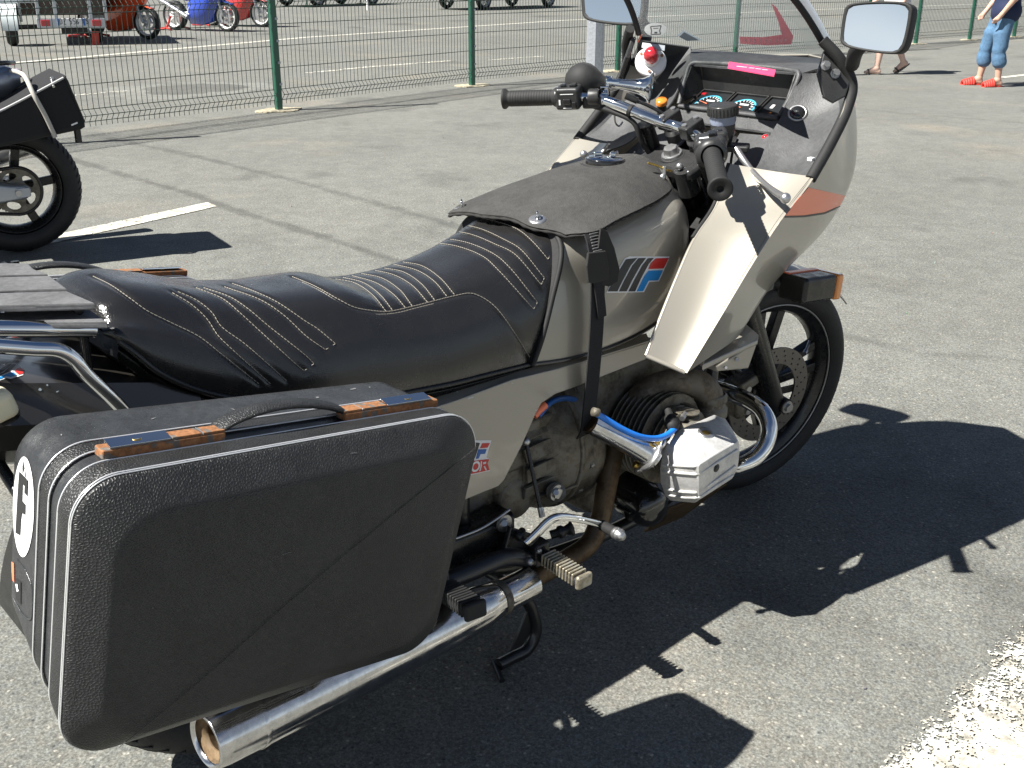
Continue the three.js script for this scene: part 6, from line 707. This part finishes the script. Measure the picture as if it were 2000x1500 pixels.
function raceBike(frontPx, hue, label, extra, standOf) {
  const t = thing('racing_motorcycle', label, 'motorcycle', 'racing motorcycles in the paddock'), f = Y(...frontPx), d = V(0.4, 0, 0.92).normalize(), rt = V().crossVectors(d, V(0, 1, 0)), B = new THREE.Matrix4().makeBasis(d, V(0, 1, 0), rt).setPosition(f.clone().addScaledVector(d, -1.38)), G = (g) => norm(g).applyMatrix4(B);
  const bright = mat([0.8, 0.8, 0.78], 0.35, 0.2), pm = mat(hue, 0.25, 0, { clearcoat: 1 });
  for (const [n, x, w] of [['front_wheel', 1.38, 0.12], ['rear_wheel', 0, 0.17]]) wheelParts(group(n, t), B.clone().multiply(new THREE.Matrix4().makeTranslation(x, 0.3, 0)), 0.3, w, 0.225, 5, { rim: bright, lip: bright, sw: 0.03 });
  const body = (name, prof, m) => mesh(name, G(rings(prof.map(([x, y0, y1, w]) => [[w * 0.4, y1], [w * 0.85, lerp(y0, y1, 0.85)], [w, lerp(y0, y1, 0.45)], [w * 0.6, y0], [-w * 0.6, y0], [-w, lerp(y0, y1, 0.45)], [-w * 0.85, lerp(y0, y1, 0.85)], [-w * 0.4, y1]].map(([z, y]) => V(x, y, z))))), m, t);
  body('fairing', [[0.42, 0.2, 0.3, 0.1], [0.5, 0.14, 0.62, 0.2], [0.8, 0.13, 0.8, 0.24], [1.02, 0.2, 0.95, 0.25], [1.2, 0.5, 1.08, 0.22], [1.4, 0.72, 1.05, 0.15], [1.5, 0.8, 0.95, 0.06]], pm); body('seat_unit', [[-0.3, 0.82, 0.95, 0.05], [-0.1, 0.72, 0.92, 0.14], [0.2, 0.66, 0.82, 0.16], [0.4, 0.6, 0.78, 0.15]], pm); body('fuel_tank', [[0.38, 0.62, 0.8, 0.12], [0.6, 0.62, 0.98, 0.18], [0.95, 0.66, 1.0, 0.17]], pm);
  body('front_mudguard', [[1.1, 0.5, 0.52, 0.07], [1.3, 0.6, 0.64, 0.08], [1.55, 0.54, 0.56, 0.07]], pm); for (const s of [-1, 1]) { mesh('fork_leg', G(cyl(V(1.38, 0.3, s * 0.1), V(1.13, 0.95, s * 0.1), 0.028)), M.steel, t); mesh('swingarm', G(box(V(0.22, 0.33, s * 0.13), 0.5, 0.07, 0.03, 0.01, [0, 0, 0.1])), bright, t); mesh('brake_disc', G(fineDisc(0.09, 0.14, 0.006, 0).translate(1.38, 0.3, s * 0.065)), M.steel, t); }
  mesh('exhaust', G(cyl(V(0.5, 0.28, 0.2), V(-0.15, 0.6, 0.22), 0.055)), M.steel, t); if (extra) { mesh('number_board', G(box(V(1.0, 0.7, -0.245), 0.3, 0.22, 0.02, 0.01)), M.white, t); mesh('side_flash', G(box(V(0.72, 0.3, -0.236), 0.22, 0.1, 0.02, 0.01, [0, 0, 0.3])), M.white, t); }
  const st = thing('paddock_stand', 'red paddock stand under the ' + standOf, 'stand', 'red paddock stands'), rm = mat([0.5, 0.04, 0.03], 0.4);
  mesh('stand_frame', [G(tube([V(-0.45, 0.02, -0.2), V(-0.1, 0.05, -0.22), V(0.02, 0.29, -0.17)], 0.022, 20, 8)), G(tube([V(-0.45, 0.02, 0.2), V(-0.1, 0.05, 0.22), V(0.02, 0.29, 0.17)], 0.022, 20, 8)), G(cyl(V(-0.45, 0.02, -0.2), V(-0.45, 0.02, 0.2), 0.022)), G(tube([V(-0.12, 0.05, -0.22), V(0.12, 0.02, -0.3)], 0.022, 8, 8)), G(tube([V(-0.12, 0.05, 0.22), V(0.12, 0.02, 0.3)], 0.022, 8, 8))], rm, st);
}
raceBike([291, 77], [0.75, 0.09, 0.02], 'orange red racing motorcycle with white patches on its stand next to the trailer', true, 'orange red racing motorcycle');
raceBike([446, 62], [0.02, 0.06, 0.42], 'blue racing motorcycle on its stand between two red ones', false, 'blue racing motorcycle');
raceBike([513, 53], [0.5, 0.03, 0.03], 'red racing motorcycle standing beyond the blue one', false, 'farther red racing motorcycle');
{ // dark van and car, steel barrier, white stake
  const vehicle = (px, py, len, h, m, name, label, cat, rev) => { const t = thing(name, label, cat), o = Y(px, py), d = V(0.985, 0, -0.17), rt = V().crossVectors(d, V(0, 1, 0)), B = new THREE.Matrix4().makeBasis(d, V(0, 1, 0), rt).setPosition(o), G = (g) => norm(g).applyMatrix4(B);
    const prof = h > 1.7 ? [[-0.8, 0.35, 0.9], [-0.75, 0.3, h - 0.1], [-0.6, 0.28, h], [len * 0.5, 0.28, h], [len * 0.62, 0.28, h - 0.1], [len * 0.75, 0.28, 1.15], [len - 1.0, 0.3, 1.0], [len - 0.85, 0.35, 0.7]] : [[-0.9, 0.4, 0.7], [-0.85, 0.3, 0.95], [-0.2, 0.25, 1.0], [0.3, 0.25, h], [1.7, 0.25, h], [2.4, 0.25, 0.98], [len - 1.0, 0.28, 0.85], [len - 0.85, 0.35, 0.6]];
    mesh('body', toCreasedNormals(G(rings(prof.map(([x, y0, y1]) => [[-0.85, y0], [-0.9, lerp(y0, y1, 0.3)], [-0.88, lerp(y0, y1, 0.6)], [-0.72, y1], [0.72, y1], [0.88, lerp(y0, y1, 0.6)], [0.9, lerp(y0, y1, 0.3)], [0.85, y0]].map(([z, y]) => V(x, y, z))))), 0.5), m, t);
    for (const x of [0, len - 1.75]) for (const s of [-1, 1]) wheelParts(group('wheel', t), B.clone().multiply(new THREE.Matrix4().makeTranslation(x, 0.32, s * 0.8)), 0.32, 0.2, 0.215, 7, { rim: mat([0.55, 0.55, 0.52], 0.4, 0.5), lip: M.steel, sw: 0.07 });
    for (const s of [-1, 1]) mesh('side_window', G(box(V(len * 0.25, h * 0.78, s * 0.8), len * 0.3, h * 0.2, 0.05, 0.02, [s * -0.2, 0, 0])), M.gloss, t); mesh('bumper', G(box(V(-0.86, 0.45, 0), 0.1, 0.2, 1.7, 0.04)), M.black, t); return t; };
  vehicle(908, 18, 5.2, 2.1, mat([0.02, 0.022, 0.026], 0.3, 0.3, { clearcoat: 1 }), 'dark_van', 'dark van with pale wheel parked far behind the green fence', 'van'); vehicle(590, 12, 4.3, 1.45, mat([0.03, 0.034, 0.04], 0.3, 0.3, { clearcoat: 1 }), 'dark_car', 'dark car parked behind the low green barrier', 'car');
  const b = thing('steel_barrier', 'low green steel barrier on thin legs beyond the road line', 'barrier'), q0 = Y(600, 14), q1 = Y(705, 8), lg = mat([0.03, 0.22, 0.1], 0.5); for (const k of [0, 0.33, 0.66, 1]) { const p = lp(q0, q1, k); mesh('leg', cyl(p, p.clone().setY(1.0), 0.025), lg, b); mesh('foot', box(p.clone().setY(0.015), 0.08, 0.03, 0.45, 0.008), lg, b); } for (const y of [0.25, 0.6, 1.0]) mesh('rail', cyl(q0.clone().setY(y), q1.clone().setY(y), 0.02), lg, b);
  const s = Y(718, 20); single('white_stake', [cyl(s, s.clone().setY(1.2), 0.03, 0.028), lathe([[0.03, 1.2], [0.036, 1.21], [0.02, 1.25], [0, 1.255]], s, V(0, 1, 0), 16)], M.white, 'thin white stake standing behind the fence before the dark van', 'stake');
}
// ================= people =================
const sstep = (a, b, k) => { const h = Math.max(k - Math.abs(a - b), 0) / k; return Math.min(a, b) - h * h * k * 0.25; };
function sdfGeo(bones, res, k = 0.03, pad = 0.05) { // one skin over tapered bones [ax, ay, az, ra, bx, by, bz, rb]
  const bb = new THREE.Box3(); for (const b of bones) { bb.expandByPoint(V(b[0] - b[3], b[1] - b[3], b[2] - b[3])); bb.expandByPoint(V(b[0] + b[3], b[1] + b[3], b[2] + b[3])); bb.expandByPoint(V(b[4] - b[7], b[5] - b[7], b[6] - b[7])); bb.expandByPoint(V(b[4] + b[7], b[5] + b[7], b[6] + b[7])); } bb.expandByScalar(pad);
  const c = bb.getCenter(V()), h = bb.getSize(V()).multiplyScalar(0.5), mc = new MarchingCubes(res, new THREE.MeshBasicMaterial(), false, false, 200000), f = mc.field, half = res / 2;
  for (let z = 0; z < res; z++) for (let y = 0; y < res; y++) for (let x = 0; x < res; x++) { const px = c.x + (x - half) / half * h.x, py = c.y + (y - half) / half * h.y, pz = c.z + (z - half) / half * h.z; let d = 9;
    for (const b of bones) { const ex = b[4] - b[0], ey = b[5] - b[1], ez = b[6] - b[2], l2 = ex * ex + ey * ey + ez * ez || 1e-9, t = Math.max(0, Math.min(1, ((px - b[0]) * ex + (py - b[1]) * ey + (pz - b[2]) * ez) / l2)), dd = Math.hypot(px - b[0] - t * ex, py - b[1] - t * ey, pz - b[2] - t * ez) - (b[3] + (b[7] - b[3]) * t); d = sstep(d, dd, k); } f[x + y * res + z * res * res] = -d; }
  mc.isolation = 0; mc.update(); const n = mc.count, p = new Float32Array(n * 3), no = new Float32Array(n * 3); for (let i = 0; i < n; i++) { p[i * 3] = c.x + mc.positionArray[i * 3] * h.x; p[i * 3 + 1] = c.y + mc.positionArray[i * 3 + 1] * h.y; p[i * 3 + 2] = c.z + mc.positionArray[i * 3 + 2] * h.z; }
  const g = new THREE.BufferGeometry(); g.setAttribute('position', new THREE.BufferAttribute(p, 3)); const gx = (x, y, z) => { let d = 9; for (const b of bones) { const ex = b[4] - b[0], ey = b[5] - b[1], ez = b[6] - b[2], l2 = ex * ex + ey * ey + ez * ez || 1e-9, t = Math.max(0, Math.min(1, ((x - b[0]) * ex + (y - b[1]) * ey + (z - b[2]) * ez) / l2)); d = sstep(d, Math.hypot(x - b[0] - t * ex, y - b[1] - t * ey, z - b[2] - t * ez) - (b[3] + (b[7] - b[3]) * t), k); } return d; };
  for (let i = 0; i < n; i++) { const x = p[i * 3], y = p[i * 3 + 1], z = p[i * 3 + 2], e = 0.004, q = V(gx(x + e, y, z) - gx(x - e, y, z), gx(x, y + e, z) - gx(x, y - e, z), gx(x, y, z + e) - gx(x, y, z - e)).normalize(); no.set([q.x, q.y, q.z], i * 3); } g.setAttribute('normal', new THREE.BufferAttribute(no, 3)); return g;
}
const skin = mat([0.55, 0.33, 0.24], 0.55), skinPale = mat([0.62, 0.42, 0.33], 0.55), denim = mat([0.11, 0.22, 0.36], 0.9, 0, { map: softTex, bumpMap: fineTex, bumpScale: 0.003 }), shirtNavy = mat([0.012, 0.02, 0.06], 0.85), redFoam = mat([0.6, 0.05, 0.035], 0.6);
function figure(t, fwd, at, S, J, o) { // J: joints in figure space (x forward, y up, z right)
  const rt = V().crossVectors(fwd, V(0, 1, 0)), B = new THREE.Matrix4().makeBasis(fwd, V(0, 1, 0), rt).scale(V(S, S, S)).setPosition(at), G = (g) => norm(g).applyMatrix4(B), b = (a, ra, c, rb) => [...a, ra, ...c, rb];
  const bones = []; for (const s of ['l', 'r']) { const hp = J[s + 'hip'], kn = J[s + 'knee'], an = J[s + 'ankle'], to = J[s + 'toe'], he = J[s + 'heel'], sh = J[s + 'sho'], el = J[s + 'elb'], wr = J[s + 'wri'];
    bones.push(b(hp, 0.085, kn, 0.055), b(kn, 0.052, [lerp(kn[0], an[0], 0.35) - 0.015, lerp(kn[1], an[1], 0.35), lerp(kn[2], an[2], 0.35)], 0.056), b([lerp(kn[0], an[0], 0.35) - 0.015, lerp(kn[1], an[1], 0.35), lerp(kn[2], an[2], 0.35)], 0.054, an, 0.036), b(an, 0.036, he, 0.034), b(he, 0.033, to, 0.02), b(an, 0.034, [lerp(he[0], to[0], 0.7), lerp(he[1], to[1], 0.7) + 0.012, to[2]], 0.03), b(sh, 0.05, el, 0.041), b(el, 0.04, wr, 0.027));
    const hd = V(wr[0] - el[0], wr[1] - el[1], wr[2] - el[2]).normalize(), pt = (k, x, z) => [wr[0] + hd.x * k + x, wr[1] + hd.y * k, wr[2] + hd.z * k + z]; bones.push(b(pt(0, 0, 0), 0.026, pt(0.07, 0, 0), 0.03)); for (let k = 0; k < 4; k++) bones.push(b(pt(0.075, -0.028 + k * 0.018, 0), 0.0095, pt(0.14 - Math.abs(k - 1.6) * 0.012, -0.024 + k * 0.016, s === 'l' ? 0.02 : -0.02), 0.008)); bones.push(b(pt(0.02, 0.02, 0), 0.011, pt(0.085, 0.045, s === 'l' ? 0.012 : -0.012), 0.009)); }
  bones.push(b(J.pel, 0.12, J.chest, 0.13), b(J.lsho, 0.07, J.rsho, 0.07), b(J.chest, 0.11, J.neck, 0.055), b(J.neck, 0.052, [J.head[0], J.head[1] - 0.05, J.head[2]], 0.07), b([J.head[0] - 0.01, J.head[1] + 0.02, J.head[2]], 0.095, [J.head[0] + 0.02, J.head[1] - 0.06, J.head[2]], 0.07), b([J.head[0] + 0.085, J.head[1] + 0.0, J.head[2]], 0.015, [J.head[0] + 0.105, J.head[1] - 0.03, J.head[2]], 0.016), b([J.head[0] - 0.005, J.head[1], J.head[2] - 0.088], 0.018, [J.head[0] - 0.005, J.head[1] - 0.04, J.head[2] - 0.086], 0.014), b([J.head[0] - 0.005, J.head[1], J.head[2] + 0.088], 0.018, [J.head[0] - 0.005, J.head[1] - 0.04, J.head[2] + 0.086], 0.014));
  mesh('body', G(sdfGeo(bones, 88, 0.018)), o.skin, t);
  mesh('hair', G(sdfGeo([b([J.head[0] - 0.03, J.head[1] + 0.045, J.head[2]], 0.096, [J.head[0] + 0.015, J.head[1] + 0.06, J.head[2]], 0.084)], 28, 0.02)), mat([0.05, 0.03, 0.02], 0.7), t);
  mesh('eyes', [-1, 1].map((s) => G(ball(V(J.head[0] + 0.083, J.head[1] + 0.008, J.head[2] + s * 0.032), 0.011, 10))), M.stickerBlack, t); mesh('mouth', G(box(V(J.head[0] + 0.088, J.head[1] - 0.066, J.head[2]), 0.008, 0.008, 0.045, 0.003)), mat([0.4, 0.15, 0.13], 0.5), t);
  const leg = []; for (const s of ['l', 'r']) { const hp = J[s + 'hip'], kn = J[s + 'knee'], an = J[s + 'ankle'], m = [lerp(kn[0], an[0], o.hem) + 0.0, lerp(kn[1], an[1], o.hem), lerp(kn[2], an[2], o.hem)]; leg.push(b(hp, 0.108, kn, 0.082), b(kn, 0.08, m, o.flare)); leg.push(b([lerp(hp[0], kn[0], 0.5) + 0.02, lerp(hp[1], kn[1], 0.5), hp[2]], 0.1, [kn[0] - 0.02, kn[1] + 0.04, kn[2]], 0.09)); if (o.cuff) leg.push(b([m[0], m[1] + 0.05, m[2]], o.flare + 0.008, [m[0] - 0.02, m[1] - 0.0, m[2]], o.flare + 0.004)); } leg.push(b([J.pel[0] - 0.03, J.pel[1], -0.07], 0.115, [J.pel[0] - 0.03, J.pel[1], 0.07], 0.115)); mesh('trousers', G(sdfGeo(leg, 60, 0.02)), o.trousers, t);
  const sh = [b([J.pel[0] - 0.02, J.pel[1] + 0.02, -0.06], o.shirtHem, [J.pel[0] - 0.02, J.pel[1] + 0.02, 0.06], o.shirtHem), b(J.pel, o.shirtHem, J.chest, 0.155), b(J.lsho, 0.085, J.rsho, 0.085), b(J.chest, 0.14, [J.neck[0], J.neck[1] - 0.04, 0], 0.07)]; for (const s of ['l', 'r']) { const a = J[s + 'sho'], e = J[s + 'elb']; sh.push(b(a, 0.078, [lerp(a[0], e[0], 0.7), lerp(a[1], e[1], 0.7), lerp(a[2], e[2], 0.7)], 0.07)); } mesh('shirt', G(sdfGeo(sh, 50, 0.03)), o.shirt, t);
  for (const s of ['l', 'r']) { const he = V(...J[s + 'heel']), to = V(...J[s + 'toe']), d = to.clone().sub(he).normalize(), up = V(-d.y, d.x, 0), w = V(0, 0, 1), c = he.clone(), out = []; for (let i = 0; i < 26; i++) { const a = i / 26 * 2 * Math.PI, k = Math.cos(a); out.push(c.clone().addScaledVector(d, 0.105 + 0.155 * k).addScaledVector(w, Math.sin(a) * (0.046 + 0.008 * k)).addScaledVector(up, -0.03)); } const g = group('shoe', t); mesh('sole', G(plate(out, o.sole, 0.004, up)), o.shoe, g);
    const arch = (k, h, r) => tube(Array.from({ length: 13 }, (_, i) => { const a = i / 12 * Math.PI; return c.clone().addScaledVector(d, k).addScaledVector(w, Math.cos(a) * 0.052).addScaledVector(up, -0.03 + Math.sin(a) * h); }), r, 20, 8); mesh('foot_strap', (o.clog ? [arch(0.10, 0.085, 0.016), arch(0.13, 0.075, 0.018), arch(0.16, 0.066, 0.019), arch(0.19, 0.058, 0.02), arch(0.22, 0.05, 0.019)] : [arch(0.15, 0.066, 0.008)]).map(G), o.clog ? o.shoe : M.rubber, g); }
}
{
  const toLeft = camR.clone().setY(0).normalize().negate();
  const pb = thing('person', 'person in navy shirt, faded denim knee shorts and red sandals standing by the fence', 'person');
  figure(pb, toLeft, Y(1936, 168), 0.90, { lhip: [-0.02, 0.86, -0.09], lknee: [0.02, 0.48, -0.1], lankle: [-0.03, 0.09, -0.1], lheel: [-0.06, 0.045, -0.1], ltoe: [0.13, 0.035, -0.13], rhip: [0.0, 0.86, 0.09], rknee: [0.1, 0.48, 0.12], rankle: [0.12, 0.09, 0.14], rheel: [0.1, 0.045, 0.14], rtoe: [0.29, 0.035, 0.16], pel: [-0.02, 0.93, 0], chest: [-0.06, 1.28, 0], neck: [-0.05, 1.48, 0], head: [-0.01, 1.62, 0], lsho: [-0.07, 1.4, -0.18], rsho: [-0.04, 1.4, 0.18], lelb: [-0.02, 1.12, -0.25], lwri: [0.1, 0.92, -0.2], relb: [0.0, 1.12, 0.26], rwri: [0.14, 0.94, 0.22] }, { skin, trousers: denim, shirt: shirtNavy, hem: 0.42, flare: 0.080, cuff: true, shirtHem: 0.165, shoe: redFoam, sole: 0.028, clog: true });
  const pa = thing('person', 'person with bare legs walking in grey flip flops behind the right mirror', 'person');
  figure(pa, toLeft, Y(1733, 145), 0.93, { lhip: [0.02, 0.86, -0.08], lknee: [0.18, 0.48, -0.08], lankle: [0.19, 0.09, -0.08], lheel: [0.16, 0.045, -0.08], ltoe: [0.35, 0.035, -0.08], rhip: [-0.02, 0.86, 0.08], rknee: [-0.07, 0.48, 0.08], rankle: [-0.24, 0.16, 0.08], rheel: [-0.27, 0.145, 0.08], rtoe: [-0.12, 0.035, 0.08], pel: [0, 0.93, 0], chest: [0.03, 1.28, 0], neck: [0.05, 1.48, 0], head: [0.09, 1.62, 0], lsho: [0.03, 1.4, -0.17], rsho: [0.03, 1.4, 0.17], lelb: [-0.08, 1.14, -0.23], lwri: [0.02, 0.9, -0.24], relb: [0.1, 1.14, 0.23], rwri: [0.26, 0.96, 0.2] }, { skin: skinPale, trousers: mat([0.5, 0.48, 0.44], 0.85), shirt: mat([0.65, 0.63, 0.6], 0.85), hem: 0.05, flare: 0.09, shirtHem: 0.16, shoe: mat([0.18, 0.17, 0.15], 0.8), sole: 0.016 });
}
renderer.render(scene, camera);
